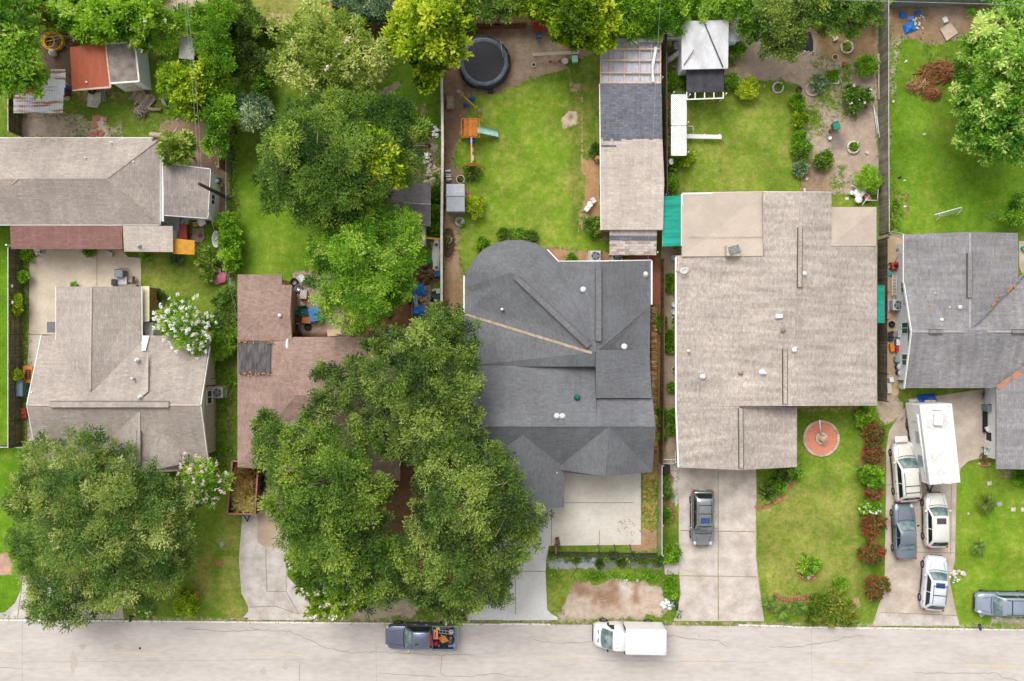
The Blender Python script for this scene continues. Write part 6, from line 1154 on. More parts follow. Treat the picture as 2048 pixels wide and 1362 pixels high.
r=thing('chainsaw','yellow tool with a red guard at the side of the pickup bed','chainsaw',W_(-1.5,-.75,.6));b=MB();b.box(W_(-1.4,-.72,.95),(.3,.2,.22));b.build('engine',mat('tool_yellow',A(226,206,70)),r);b=MB();b.box(W_(-1.85,-.72,.95),(.6,.03,.09));b.build('bar',chrome,r);b=MB();b.box(W_(-2.3,-.72,.95),(.2,.14,.1));b.build('guard',lampr,r)
def van(pos,deg):
 r=thing('box_van','white high roofed cargo van parked on the street','van');pm=paint_m('paint_van_white',(252,252,253),(246,246,249));L=5.75;h=L/2;b=MB();st=[]
 top=[(.7,1.2),(1.4,1.15),(2.0,1.05),(2.55,.92),(h,.6)];tops=[(1.0,2.3),(1.15,2.32)]
 prof=[(.45,2.46,.99),(1.1,2.44,.98),(1.3,2.36,.96),(1.42,2.24,.95),(2.2,1.42,.95),(2.4,1.28,.92),(2.65,1.1,.85),(2.8,.92,.74),(h,.6,.62)]
 for x,z,w in prof:
  k=max(0,(z-1.2)/1.2)*.16;st.append([(x,-w,.38),(x,-w*1.04,.7),(x,-w*1.03,min(z-.08,1.1)),(x,-w*(1-k),z-.07),(x,-w*(.9-k),z),(x,0,z+.03),(x,w*(.9-k),z),(x,w*(1-k),z-.07),(x,w*1.03,min(z-.08,1.1)),(x,w*1.04,.7),(x,w,.38)])
 loft(b,st);b.build('cab',pm,r,local=True)
 g=MB();a,c,d,e=Vector((2.2,-.80,1.43)),Vector((2.2,.80,1.43)),Vector((1.44,.74,2.25)),Vector((1.44,-.74,2.25));o_=Vector((.035,0,.035));vs=[]
 for i in range(9):
  t=i/8;kx=.12*math.sin(math.pi*t)
  vs+=[a.lerp(c,t)+o_+Vector((kx,0,.03)),e.lerp(d,t)+o_+Vector((kx*.3,0,.02))]
 g.add(vs,[(2*i,2*i+2,2*i+3,2*i+1)for i in range(8)],smooth=True);g.build('windscreen',glass_m,r,local=True)
 b=MB();b.box((-1.2,0,1.54),(3.34,2.08,2.04));ob=b.build('cargo_box',pm,r,local=True);bv=ob.modifiers.new('bevel','BEVEL');bv.width=.16;bv.segments=4
 b=MB();
 for s in(-1,1):b.box((-1.2,s*.72,2.56),(3.2,.04,.03))
 b.box((.1,0,2.56),(.05,1.5,.025));b.build('roof_seam',mat('van_seam',A(214,216,222)),ob,local=True);b=MB();b.box((.47,0,1.53),(.06,2.03,1.86));b.build('cab_gap',plast,r,local=True)
 for s in(-1,1):
  g=MB();p=[(.95,s*.965,1.3),(1.85,s*.965,1.3),(1.5,s*.85,2.02),(.95,s*.85,2.06)];g.add(p if s<0 else p[::-1],[(0,1,2,3)]);g.build('side_window',dglass,r,local=True)
  g=MB();g.blob((1.75,s*1.1,1.4),(.08,.13,.17),10,6);g.build('wing_mirror',plast,r,local=True);g=MB();g.blob((2.62,s*.66,.88),(.2,.13,.15),10,6);g.build('headlight',lampw,r,local=True)
  g=MB();g.box((-2.89,s*.9,.8),(.04,.12,.3));g.build('taillight',lampr,r,local=True);g=MB();g.box((2.5,s*.32,1.235),(.1,.36,.02),s*-.18);g.build('hood_vent',mat('navy_vent',A(86,84,140)),r,local=True)
  for x in(2.0,-1.7):wheel(r,x,s*.93,.36,.24)
 for y in(-.5,-.15,.15,.5):g=MB();g.box((1.12,y,2.475),(.06,.07,.03));g.build('marker_lamp',mat('amber_lens',A(150,140,130)),r,local=True)
 g=MB();g.box((2.86,0,.5),(.12,1.3,.2));g.build('front_bumper',plast,r,local=True);g=MB();g.box((0,0,.5),(5.3,1.6,.2));g.build('chassis',plast,r,local=True)
 g=MB();g.tube([(-1.5,.72,2.575),(-2.1,.78,2.575),(-2.8,.84,2.57)],.012,5);g.build('scratch',mat('scratch',A(196,196,204)),r,local=True)
 r.location=(*pos,.012);r.rotation_euler=(0,0,R(deg));return r
van(at(1257,1271,1.0),179)
r=thing('camper_trailer','long white camper trailer with a roof air conditioner on the crowded driveway','trailer',P(1876,885));z=2.95
c4=[q('B4',922,1066)+(z,),q('B4',1115,1058)+(z,),q('C4',1166,188)+(z,),q('C4',984,202)+(z,)];w4=[P(*c)for c in c4];wb4=[Vector((p.x,p.y,.5))for p in w4];cen=sum(w4,Vector())/4
w4i=[p for p in w4];b=MB();b.add([Vector((p.x,p.y,.55))for p in w4]+[Vector((p.x,p.y,z))for p in w4],[(3,2,1,0),(4,5,6,7),(0,1,5,4),(1,2,6,5),(2,3,7,6),(3,0,4,7)])
ob=b.build('body',trim_w,r);bv=ob.modifiers.new('bevel','BEVEL');bv.width=.06;bv.segments=3
b=MB();inn=[cen.lerp(p,.86)for p in w4];ax=(w4[1]-w4[0]).normalized();ay=(w4[0]-w4[3]).normalized();inn=[w4[0]+ax*.32-ay*.1,w4[1]-ax*.14-ay*.1,w4[2]-ax*.14+ay*.1,w4[3]+ax*.32+ay*.1]
b.slab([p+Vector((0,0,.012))for p in inn],[(0,1,2,3)],.01);b.build('roof_membrane',mat('grimy_white_roof',A(232,232,230),A(204,202,198),sc=.9,contrast=(.45,.7)),r)
def onroof(nm,t,x,y,sx,sy,h,m,bev=.05):
 b=MB();p=PT(t,x,y,z+h);b.box((p.x,p.y,z+h/2),(sx,sy,h),R(-3));o=b.build(nm,m,r);bv=o.modifiers.new('bevel','BEVEL');bv.width=bev;bv.segments=3;return o
onroof('roof_air_conditioner','B4',1040,1152,.75,1.05,.32,trim_w,.12);onroof('roof_vent','B4',1026,1083,.65,.4,.14,lead);onroof('roof_vent','C4',1087,180,.7,.4,.16,lead)
b=MB();p=PT('B4',1085,1180,z+.03);b.box((p.x,p.y,z+.02),(.5,.7,.03));b.build('roof_patch',mat('roof_patch',A(222,226,220)),r)
rz=math.atan2(ax.y,ax.x);s_n=-ax
for t_,wd,zc,hh,m in((.14,1.0,1.9,.6,lead),(.72,.9,1.9,.7,mat('grey_blind_window',A(160,166,178),A(140,144,156))),(.42,.9,1.9,.5,metal_g)):
 p=w4[0].lerp(w4[3],t_)+s_n*.02;b=MB();b.box((p.x,p.y,zc),(.05,wd,hh),rz);b.build('window',m,r)
for k in range(3):b=MB();p0,p1=w4[0]+s_n*.03,w4[3]+s_n*.03;b.bar((p0.x,p0.y,2.86-k*.02),(p1.x,p1.y,2.86-k*.02),.04,.03);b.build('awning_rail',metal_g,r)if k==0 else None
b=MB();p0,p1=w4[0].lerp(w4[3],.12)+s_n*.09,w4[0].lerp(w4[3],.95)+s_n*.09;b.tube([(p0.x,p0.y,2.6),(p1.x,p1.y,2.6)],.08,8);b.build('awning_roll',lead,r)
for k in(.42,.55):
 for s,side in((0,3),(1,2)):
  p=w4[s].lerp(w4[side],k)+ax*(.2 if s==0 else-.2);o=wheel(r,p.x-r.location.x,p.y-r.location.y,.34,.2);o.rotation_euler=(0,0,R(87))
p=w4[2].lerp(w4[3],.5);b=MB();b.bar((p.x-.5,p.y,.5),(p.x,p.y-1.1,.5),.08);b.bar((p.x+.5,p.y,.5),(p.x,p.y-1.1,.5),.08);b.tube([(p.x,p.y-1.0,0),(p.x,p.y-1.0,.7)],.05);b.build('hitch',plast,r)
rustb=mat('rust_brown_steel',A(126,88,74),A(96,66,56),sc=2,rough=.8);r=thing('dump_trailer','rust brown high sided dump trailer beside the brown roofed house, lower left','trailer',P(484,977))
T4=[PT('C1',1378,62,1.7),PT('C1',1520,62,1.7),PT('C1',1487,372,1.7),PT('C1',1345,372,1.7)]
T4=[P(465,922,1.7),P(517,924,1.7),P(510,1028,1.7),P(455,1027,1.7)]
b=MB()
for i in range(4):a,c=T4[i],T4[(i+1)%4];b.bar((a.x,a.y,1.1),(c.x,c.y,1.1),.06,1.2)
b.prism([(p.x,p.y)for p in T4],.48,.55);b.build('body',rustb,r);b=MB()
for i in range(4):a,c=T4[i],T4[(i+1)%4];b.bar((a.x,a.y,1.73),(c.x,c.y,1.73),.12,.08)
b.build('top_rail',mat('rust_pale',A(168,124,106),A(140,98,84),sc=3),r)
for k in range(6):p=T4[1].lerp(T4[2],(k+.5)/6);b=MB();b.box((p.x+.06,p.y,1.1),(.08,.08,1.2));b.build('stake',rustb,r)
for k in(.4,.58):
 for s,e,o_ in((0,3,-.16),(1,2,.16)):p=T4[s].lerp(T4[e],k);o=wheel(r,p.x+o_-r.location.x,p.y-r.location.y,.36,.2);o.rotation_euler=(0,0,R(90))
b=MB();p=T4[2].lerp(T4[3],.5);b.bar((p.x+.4,p.y,.5),(p.x+.1,p.y-.9,.45),.08);b.bar((p.x-.4,p.y,.5),(p.x+.1,p.y-.9,.45),.08);b.build('hitch',plast,r)
g=np.random.default_rng(5);n=130;cc=sum(T4,Vector())/4;C=np.stack([cc.x+g.uniform(-.75,.8,n),cc.y+g.uniform(-1.9,1.9,n),g.uniform(1.2,1.85,n)],1);O=g.normal(size=(n,3))*[1,1,.15];O/=np.linalg.norm(O,axis=1)[:,None]
r2=thing('dry_palm_fronds','pile of dry straw coloured palm fronds heaped in the rusty dump trailer','brush pile',(cc.x,cc.y,.56));leaves('fronds',C,O,np.clip((cc.y+1.4-C[:,1])*.4,.1,1),.4,14,.8,.05,leafmat('dry_frond',A(150,112,60),A(196,160,90),A(238,222,140)),r2,4,.3,kind='stuff')
g=MB();g.prism([(cc.lerp(p,.93).x,cc.lerp(p,.93).y)for p in T4],.57,1.25);g.build('heap_core',mat('frond_core',A(110,84,50),A(80,60,40),sc=4),r2)
r=thing('utility_trailer','white sided flat trailer with a black tyre half hidden behind the white shed','trailer',P(1345,75));b=MB();
for p0,p1 in(((935,205),(1050,200)),((935,205),(938,232)),((938,232),(1050,232))):b.bar(PT('A3',*p0,.9),PT('A3',*p1,.9),.1,.5)
b.add([PT('A3',935,205,.7),PT('A3',1060,200,.7),PT('A3',1060,235,.7),PT('A3',938,232,.7)],[(0,3,2,1)]);b.build('body',trim_w,r);c=PT('A3',1005,236);o=wheel(r,c.x-r.location.x,c.y-r.location.y,.36,.22)
b=MB();b.tube([PT('A3',975,234,.42),PT('A3',985,234,.85),PT('A3',1025,234,.85),PT('A3',1036,234,.42)],.05);b.build('fender',trim_w,r)
for k,(x,y,cl,lb)in enumerate(((640,15,(50,62,84),'dark blue'),(760,70,(70,60,56),'dark brown'))):
 car('parked_car',lb+' car half hidden under the bushes at the top edge',at(*q('A2',x,y-30)),0,paint_m('paint_hidden%d'%k,cl),4.4,1.78,.9,.95,1.42,.8,.15,-1.1,-1.7)
# --- small things
def cm(name,r_,g_,b_,**k):return mat(name,A(r_,g_,b_),**k)
woodm=mat('raw_wood',A(196,166,134),A(168,138,108),sc=3,tint=.25);oldwood=mat('silvered_wood',A(166,152,136),A(130,116,102),sc=3,tint=.3);cedar=mat('orange_cedar',A(224,140,62),A(206,122,50),sc=3,tint=.2);brickr=mat('garden_brick',A(196,128,104),A(168,104,86),sc=6,tint=.3);stone_w=mat('pale_stone',A(226,214,204),A(198,184,172),sc=5,tint=.2);soil=mat('dark_soil',A(96,78,62),A(74,60,48),sc=6)
blackp=cm('black_plastic',52,54,56,rough=.5);bluep=cm('blue_plastic',66,124,190,rough=.5);tarpb=mat('blue_tarp',A(28,104,190),A(52,140,224),sc=3,rough=.45,fine=.1);greenp=cm('dark_green_plastic',34,104,96,rough=.5);greyp=cm('grey_plastic',130,138,146,rough=.5);redp=cm('red_plastic',200,70,58,rough=.5);yelp=cm('yellow_plastic',236,190,40,rough=.45);whitep=cm('white_plastic',244,244,242,rough=.4);pinkc=cm('pink_cloth',232,130,160)
def T(name,label,cat,t,x,y,z=0,group=None):return thing(name,label,cat,PT(t,x,y,z),group)
def ac(label,u,v,group=None):
 c=P(u,v);r=thing('ac_unit',label,'AC unit',c);b=MB();b.box((c.x,c.y,.06),(1.05,1.05,.1));b.build('pad',conc_c,r);b=MB();b.box((c.x,c.y,.48),(.86,.86,.74));o=b.build('cabinet',mat('ac_cabinet',A(206,206,206),A(190,190,190),rough=.5),r);bv=o.modifiers.new('bevel','BEVEL');bv.width=.06;bv.segments=3
 b=MB();b.lathe([(.02,.858),(.34,.858),(.35,.862)],24,c,cap=False);b.build('fan_well',cm('fan_dark',60,66,72),r);b=MB()
 for k in range(5):a=k*2*math.pi/5;b.box((c.x+.17*math.cos(a),c.y+.17*math.sin(a),.875),(.3,.13,.012),a)
 b.cyl((c.x,c.y,.86),.07,.05);b.build('fan',mat('fan_grey',A(150,156,160)),r);b=MB()
 for rr in(.12,.2,.28,.35):b.torus((c.x,c.y,.905),rr,.007,24,5)
 b.build('grille',metal_g,r);return r
ac('grey AC unit on a pad right of the white gable of the taupe house',442,784);ac('grey AC unit above the straight gutter of the slate house',1189,514);ac('AC unit tucked under the banded breezeway roof',1232,516);ac('white topped AC unit beside the white wall of the purple grey house',1787,611)
def bin_(label,t,x,y,w=.62,d=.75,h=1.05,m=greyp,rz=0,name='trash_bin',cat='bin'):
 c=PT(t,x,y);r=thing(name,label,cat,c);b=MB();b.box((c.x,c.y,h/2),(w*.85,d*.85,h),rz,taper=1.15);b.build('body',m,r);b=MB();b.box((c.x,c.y,h+.03),(w*1.05,d*1.05,.07),rz,taper=.9);b.build('lid',m,r)
 b=MB();s_=Vector((-math.sin(rz),math.cos(rz),0));e=Vector((math.cos(rz),math.sin(rz),0));p=c+s_*d*.56;b.bar((p.x-e.x*w*.4,p.y-e.y*w*.4,h),(p.x+e.x*w*.4,p.y+e.y*w*.4,h),.04);b.build('handle',plast,r);return r
def box(name,label,cat,t,x,y,w,d,h,m,rz=0,z=0,lid=None,taper=1.0):
 c=PT(t,x,y);r=thing(name,label,cat,(c.x,c.y,z));b=MB();b.box((c.x,c.y,z+h/2),(w,d,h),rz,taper=taper);o=b.build('body',m,r);bv=o.modifiers.new('bevel','BEVEL');bv.width=.015;bv.segments=2
 b=MB();b.box((c.x,c.y,z+h+.02),(w*taper+.04,d*taper+.04,.035),rz);b.build('lid',lid or m,r);return r
def tyre(label,t,x,y,z=0,Rr=.3,m=tyre_m,group=None,rim=None):
 c=PT(t,x,y);r=thing('tyre',label,'tyre',(c.x,c.y,z),group);b=MB();b.lathe([(Rr*.58,z+.02),(Rr*.9,z),(Rr,z+.05),(Rr,z+.17),(Rr*.9,z+.22),(Rr*.58,z+.2),(Rr*.62,z+.11),(Rr*.58,z+.02)],22,c,cap=False);b.build('casing',m,r)
 if rim:b=MB();b.lathe([(.02,z+.12),(Rr*.5,z+.1),(Rr*.58,z+.16)],16,c,cap=False);b.build('rim',rim,r)
 return r
def pot(label,u,v,rad=.25,h=.35,m=None,plant=None,name='plant_pot',cat='plant pot',seed=1,n=16):
 c=P(u,v);r=thing(name,label,cat,c);b=MB();b.lathe([(rad*.75,0),(rad,h*.9),(rad*1.08,h),(rad*.9,h),(rad*.85,h*.85),(.01,h*.8)],16,c);b.build('pot',m or mat('terracotta',A(190,120,90)),r)
 if plant:g=np.random.default_rng(seed);C=np.array([[c.x,c.y,h]])+g.normal(size=(n,3))*[rad*.6,rad*.6,.08];O=g.normal(size=(n,3));O[:,2]=abs(O[:,2]);O/=np.linalg.norm(O,axis=1)[:,None];leaves('foliage',C,O,np.full(n,.5),.16,14,.22,.1,plant,r,seed)
 return r
def ring(label,u,v,Rr,w=.18,h=.22,m=stone_w,plant=None,n=14,arc=(0,6.283),name='ring_planter',cat='planter',seed=1,inner=None,sy=1.0,tints=True,fill=None):
 c=P(u,v);r=thing(name,label,cat,c);g=random.Random(seed);b=MB();k=int((arc[1]-arc[0])*Rr/.2)
 for i in range(k):a=arc[0]+(arc[1]-arc[0])*(i+.5)/k;b.box((c.x+Rr*math.cos(a),c.y+Rr*sy*math.sin(a),h/2),(w,.175,h+g.uniform(-.02,.02)),a+g.uniform(-.08,.08),tint=g.random())
 b.build('edging',m,r);b=MB();b.lathe([(Rr-w*.5,0),(Rr-w*.5,h*.6)],24,c,sy=sy);b.build('fill',fill or soil,r)
 if plant:gg=np.random.default_rng(seed);C=np.array([[c.x,c.y,h+.1]])+gg.normal(size=(n,3))*[Rr*.4,Rr*.4,.1];O=gg.normal(size=(n,3));O[:,2]=abs(O[:,2]);O/=np.linalg.norm(O,axis=1)[:,None];leaves('foliage',C,O,np.full(n,.5),.2,14,.24,.1,plant,r,seed)
 return r
def solid_ring(label,u,v,Rr,th,h,m,plant=None,seed=1,n=14,fill=soil):
 c=P(u,v);r=thing('ring_planter',label,'planter',c);b=MB();b.lathe([(Rr-th,0),(Rr,0),(Rr*.98,h),(Rr-th,h),(Rr-th,0)],24,c,cap=False);b.build('rim',m,r);b=MB();b.lathe([(Rr-th,0),(Rr-th,h*.7)],20,c);b.build('fill',fill,r)
 if plant:gg=np.random.default_rng(seed);C=np.array([[c.x,c.y,h+.05]])+gg.normal(size=(n,3))*[Rr*.35,Rr*.35,.1];O=gg.normal(size=(n,3));O[:,2]=abs(O[:,2]);O/=np.linalg.norm(O,axis=1)[:,None];leaves('foliage',C,O,np.full(n,.5),.2,14,.24,.1,plant,r,seed)
 return r
def tarp(label,t,x,y,w,d,h,m,seed=1,rz=0,name='tarp',cat='tarp',z=0):
 c=PT(t,x,y);g=random.Random(seed);r=thing(name,label,cat,(c.x,c.y,z));b=MB();nx_,ny_=12,12;ph=[g.uniform(0,6)for _ in range(6)];vs=[];M3=Matrix.Rotation(rz,3,'Z')
 for i in range(nx_+1):
  for j in range(ny_+1):
   s,q_=i/nx_,j/ny_;e=min(s,1-s,q_,1-q_)*4;e=min(1,e);zz=z+.02+h*e**.6*(.75+.25*math.sin(7*s+ph[0])*math.cos(6*q_+ph[1]))+.05*math.sin(15*s+9*q_+ph[2])*e
   p=M3@Vector(((s-.5)*w*(1+.1*math.sin(5*q_+ph[3])),(q_-.5)*d*(1+.1*math.sin(4*s+ph[4])),0));vs.append((c.x+p.x,c.y+p.y,zz))
 b.add(vs,[(i*(ny_+1)+j,(i+1)*(ny_+1)+j,(i+1)*(ny_+1)+j+1,i*(ny_+1)+j+1)for i in range(nx_)for j in range(ny_)],smooth=True);b.build('sheet',m,r)
 b=MB();b.tube([vs[0],vs[ny_//2],vs[ny_]],.012,4);b.build('hem',m,r);return r
def rubble(label,t,x,y,rx,ry,n,m,s=(.08,.25),seed=1,name='rubble_pile',cat='rubble',h=.3):
 c=PT(t,x,y);g=random.Random(seed);r=thing(name,label,cat,c);b=MB();b2=MB()
 for i in range(n):
  a=g.uniform(0,6.28);q_=math.sqrt(g.random());sz=g.uniform(*s);(b if i%3 else b2).blob((c.x+rx*q_*math.cos(a),c.y+ry*q_*math.sin(a),sz*.4+h*(1-q_)*g.random()),(sz,sz*g.uniform(.6,1),sz*.6),7,5,.25,g.random(),g)
 b.build('pieces',m,r);b2.build('chunks',m,r);return r
def sticks(label,t,x,y,rx,ry,n,m,L=(.5,1.4),w=.05,seed=1,h=.4,name='branch_pile',cat='branches',ang=None,spread=3.1):
 c=PT(t,x,y);g=random.Random(seed);r=thing(name,label,cat,c);b=MB()
 for i in range(n):
  a=g.uniform(0,6.28);q_=math.sqrt(g.random());p=Vector((c.x+rx*q_*math.cos(a),c.y+ry*q_*math.sin(a),.05+h*g.random()*(1-q_*.7)));aa=g.uniform(-spread,spread)+(ang or 0);l=g.uniform(*L);d=Vector((math.cos(aa),math.sin(aa),g.uniform(-.1,.25)));k=g.uniform(.5,1.3)*w
  b.tube([p-d*l/2+Vector((0,0,0)),p+Vector((g.uniform(-.05,.05),g.uniform(-.05,.05),.03)),p+d*l/2],[k,k*.8,k*.4],5,g.random())
 o=b.build('branches',m,r);return r
def board(name,label,cat,t,pts,z,m,th=.04):
 w=[PT(t,x,y,z)for x,y in pts];c=sum(w,Vector())/len(w);r=thing(name,label,cat,(c.x,c.y,z-th));b=MB();b.slab(w,[tuple(range(len(w)))],th);b.build('panel',m,r);return r
def chair(label,t,x,y,m,rz=0,s=1.0,z=0):
 c=PT(t,x,y);r=thing('chair',label,'chair',(0,0,0));b=MB();b.box((0,0,.43*s),(.46*s,.46*s,.04));b.build('seat',m,r,local=True);b=MB();b.box((-.24*s,0,.68*s),(.04,.46*s,.5*s));b.build('backrest',m,r,local=True)
 for sx in(-1,1):
  for sy in(-1,1):b=MB();b.bar((sx*.2*s,sy*.2*s,0),(sx*.2*s,sy*.2*s,.42*s),.035);b.build('leg',m,r,local=True)
  b=MB();b.bar((-.22*s,sx*.25*s,.62*s),(.2*s,sx*.25*s,.62*s),.05,.03);b.build('armrest',m,r,local=True)
 r.location=(c.x,c.y,z);r.rotation_euler=(0,0,rz);return r
def table(label,t,x,y,w,d,h,m,rz=0,legm=None,rnd=False):
 c=PT(t,x,y);r=thing('table',label,'table',(0,0,0));b=MB();(b.cyl((0,0,h-.03),w/2,.04,24)if rnd else b.box((0,0,h),(w,d,.04)));b.build('tabletop',m,r,local=True)
 for sx in(-1,1):
  for sy in(-1,1):k=.32 if rnd else.44;b=MB();b.bar((sx*w*k,sy*d*k,0),(sx*w*k,sy*d*k,h-.02),.05);b.build('leg',legm or m,r,local=True)
 r.location=(c.x,c.y,0);r.rotation_euler=(0,0,rz);return r
# ---- top left yard
r=T('hose','coiled thick yellow hose beside the red metal shed, top left','hose','A1',325,252);c=PT('A1',325,252);b=MB()
for k in range(7):b.torus((c.x+.06*math.sin(k*2),c.y+.05*math.cos(k*3),.05+.045*k),.78-.03*(k%3)+.02*k,.045,36,6,wob=.04,ph=k,sy=.85)
b.torus((c.x-.3,c.y-.05,.3),.42,.04,28,6,wob=.03,sy=1.1);b.build('coils',mat('yellow_hose',A(240,186,16),A(226,166,10),rough=.4),r)
r=T('bicycle','bicycle with orange rims leaning behind the red metal shed','bicycle','A1',455,240);p0,p1=PT('A1',425,250),PT('A1',470,240)
for p in(p0,p1):b=MB();b.M=Matrix.Translation(p+Vector((0,0,.33)))@Matrix.Rotation(R(8),4,'Z')@Matrix.Rotation(R(52),4,'X');b.torus((0,0,0),.32,.025,24,6);b.build('wheel',mat('orange_wheel',A(196,120,56)),r)
b=MB();m0=p0.lerp(p1,.5);b.tube([p0+Vector((0,0,.33)),m0+Vector((.0,.1,.6)),p1+Vector((0,0,.33)),m0+Vector((0,0,.3)),p0+Vector((0,0,.33))],.02);b.tube([m0+Vector((0,.0,.3)),m0+Vector((-.05,.2,.8))],.02);b.build('frame',chrome,r);b=MB();b.blob(m0+Vector((-.05,.2,.82)),(.13,.07,.04),8,5);b.build('saddle',plast,r);b=MB();b.tube([p1+Vector((.05,-.1,.9)),p1+Vector((-.02,.1,.92)),p1+Vector((.05,.35,.9))],.018);b.build('handlebar',chrome,r)
sticks('loose pale poles lying behind the yellow hose','A1',360,215,1.4,.2,8,cm('pale_pole',206,200,190),(1.5,3),.03,2,.2,ang=0,spread=.25,name='pole_pile',cat='poles')
r=T('gas_cylinder','white gas cylinder below the yellow hose','gas cylinder','A1',325,322);c=PT('A1',325,322);b=MB();b.lathe([(.2,0),(.24,.1),(.24,.55),(.12,.68),(.04,.72)],16,c);b.build('tank',whitep,r);b=MB();b.cyl((c.x,c.y,.7),.05,.12);b.build('valve',metal_g,r)
r=T('barrel','blue plastic barrel between the corrugated shelter and the red metal shed','barrel','A1',405,520);c=PT('A1',405,520);b=MB();b.lathe([(.27,0),(.3,.3),(.3,.6),(.26,.88),(.24,.9),(.22,.86),(.02,.86)],16,c);b.build('drum',tarpb,r);b=MB();b.cyl((c.x+.1,c.y,.87),.04,.03);b.build('bung',whitep,r)
box('crate','maroon crate in the shade of the corrugated shelter','crate','A1',400,555,.6,.5,.5,cm('maroon',110,40,60),.3);r=T('broom','yellow handled broom lying below the blue barrel','broom','A1',415,600);b=MB();b.tube([PT('A1',390,578,.1),PT('A1',442,618,.05)],.025);b.build('handle',yelp,r);b=MB();b.box(PT('A1',388,576,.1),(.35,.12,.1),-.8);b.build('head',woodm,r)
box('cushion','cream cushion on the ground at the corrugated shelter corner','cushion','A1',397,582,.5,.35,.15,cm('cream_cloth',220,206,180),-.4)
tyre('black tyre under the south edge of the red metal shed','A1',548,536,.0,.33);box('crate','pale crate against the corner of the red metal shed','crate','A1',640,520,.35,.35,.4,stone_w,.2)
r=T('ladder','pale ladder lying on the dirt below the red metal shed','ladder','A1',615,570);b=MB();b.bar(PT('A1',608,530,.1),PT('A1',612,600,.1),.05);b.bar(PT('A1',620,530,.1),PT('A1',626,598,.1),.05);b.build('side_rails',metal_g,r);b=MB()
for k in range(6):b.bar(PT('A1',608,536+k*12,.1),PT('A1',624,536+k*12,.1),.03)
b.build('rungs',metal_g,r)
board('paving_slab','worn grey slab on the dirt south of the red metal shed','slab','A1',[(520,555),(600,545),(595,600),(575,640),(515,630)],.06,conc_c)
sticks('scattered timber offcuts below the white walled shed','A1',690,555,.5,.5,10,woodm,(.5,1.2),.03,3,.2,name='timber_scraps',cat='timber')
board('plank','short yellowish board below the white walled shed','board','A1',[(790,518),(806,516),(808,548),(794,548)],.08,woodm)
r=T('pallet','stack of weathered planks and pallet boards on the lawn, upper left','pallet','A1',850,590);g=random.Random(3);c=PT('A1',850,592);b=MB();e=Vector((math.cos(R(50)),math.sin(R(50)),0));s_=Vector((-e.y,e.x,0))
for k in range(9):p=c+s_*(k-4)*-.2+e*g.uniform(-.12,.12);l=g.uniform(.5,.8);b.bar((p.x-e.x*l,p.y-e.y*l,.2+g.uniform(0,.06)),(p.x+e.x*l,p.y+e.y*l,.22+g.uniform(0,.08)),.17,.03,tint=g.random())
b.build('boards',oldwood,r);b=MB()
for k in(-.4,.4):p=c+e*k;b.bar((p.x-s_.x*.8,p.y-s_.y*.8,.09),(p.x+s_.x*.8,p.y+s_.y*.8,.09),.1,.1)
b.build('bearers',oldwood,r)
sticks('tangle of grey branches and logs below the plank stack','A1',835,665,.55,.4,34,oldwood,(.4,1.1),.06,4,.4);r=T('log','grey log at the right of the branch tangle','log','A1',920,650);b=MB();b.tube([PT('A1',880,645,.15),PT('A1',955,652,.15)],[.16,.13],10);b.build('trunk_piece',oldwood,r);b=MB();b.cyl(PT('A1',952,650,.0),.14,.1);b.build('stub',oldwood,r)
r=T('log','pale driftwood log standing on the grass left of the lime green tree','log','A1',975,610);b=MB();b.tube([PT('A1',962,585,.15),PT('A1',975,615,.18),PT('A1',995,640,.12)],[.15,.17,.08],9);b.build('trunk_piece',oldwood,r)
sticks('dry pale brush beside the east wall of the white walled shed','A1',940,330,.35,.7,22,cm('dry_brush',176,160,130),(.3,.9),.025,5,.3)
r=T('hose','turquoise garden hose coil on the grass','hose','A1',957,520);c=PT('A1',957,520);b=MB()
for k in range(4):b.torus((c.x,c.y,.03+.04*k),.2-.01*k,.025,20,6)
b.build('coils',cm('turquoise',40,150,140),r)
for i,(x,y,s_)in enumerate([(570,700,.5),(560,745,.5),(600,790,.5),(575,785,.4),(625,705,.35),(550,800,.45)]):box('paving_brick',['topmost','second','lower right','middle','narrow right hand','lowest'][i]+' pinkish paving block of the broken path above the taupe hip house','paving block','A1',x,y,s_,s_*.8,.05,brickr,i*.4)
r=T('log','large silvery dead log lying over the roof corner of the taupe hip house','log','A1',960,810,2.8);b=MB();b.tube([PT('A1',890,795,3.05),PT('A1',960,805,3.1),PT('A1',1020,840,3.0)],[.2,.22,.14],10);b.tube([PT('A1',1000,835,3.1),PT('A1',1060,740,3.3)],[.12,.06],8);b.tube([PT('A1',920,800,3.1),PT('A1',900,830,2.95)],[.08,.05],6);b.build('trunk_piece',mat('dead_wood',A(190,172,152),A(150,130,112),sc=4),r)
r=T('leaf_clump','rusty dead palm leaf clump hanging by the silvery dead log','dead leaves','A1',1070,845,2.5);g=np.random.default_rng(2);c=PT('A1',1070,840,2.9);C=np.array(c)+g.normal(size=(10,3))*[.3,.3,.1];leaves('leaves',C,g.normal(size=(10,3)),np.full(10,.6),.3,12,.4,.1,leafmat('rust_leaf',A(150,100,50),A(196,140,80)),r,2)
skin=cm('skin',150,104,84,rough=.6);hairm=cm('dark_hair',44,34,32);shirt=mat('white_lilac_shirt',A(240,236,246),A(222,216,236),sc=6);shorts=cm('navy_shorts',60,76,110)
def skinmesh(name,V,E,Rd,m,parent,sub=2,root=0):
 me=bpy.data.meshes.new(name);me.from_pydata(V,E,[]);me.materials.append(m);o=bpy.data.objects.new(name,me);COL.objects.link(o);o.parent=parent
 sk=o.modifiers.new('skin','SKIN');sk.use_smooth_shade=True
 if not me.skin_vertices:me.attributes
 lay=me.skin_vertices[0]if len(me.skin_vertices)else None
 return o,me
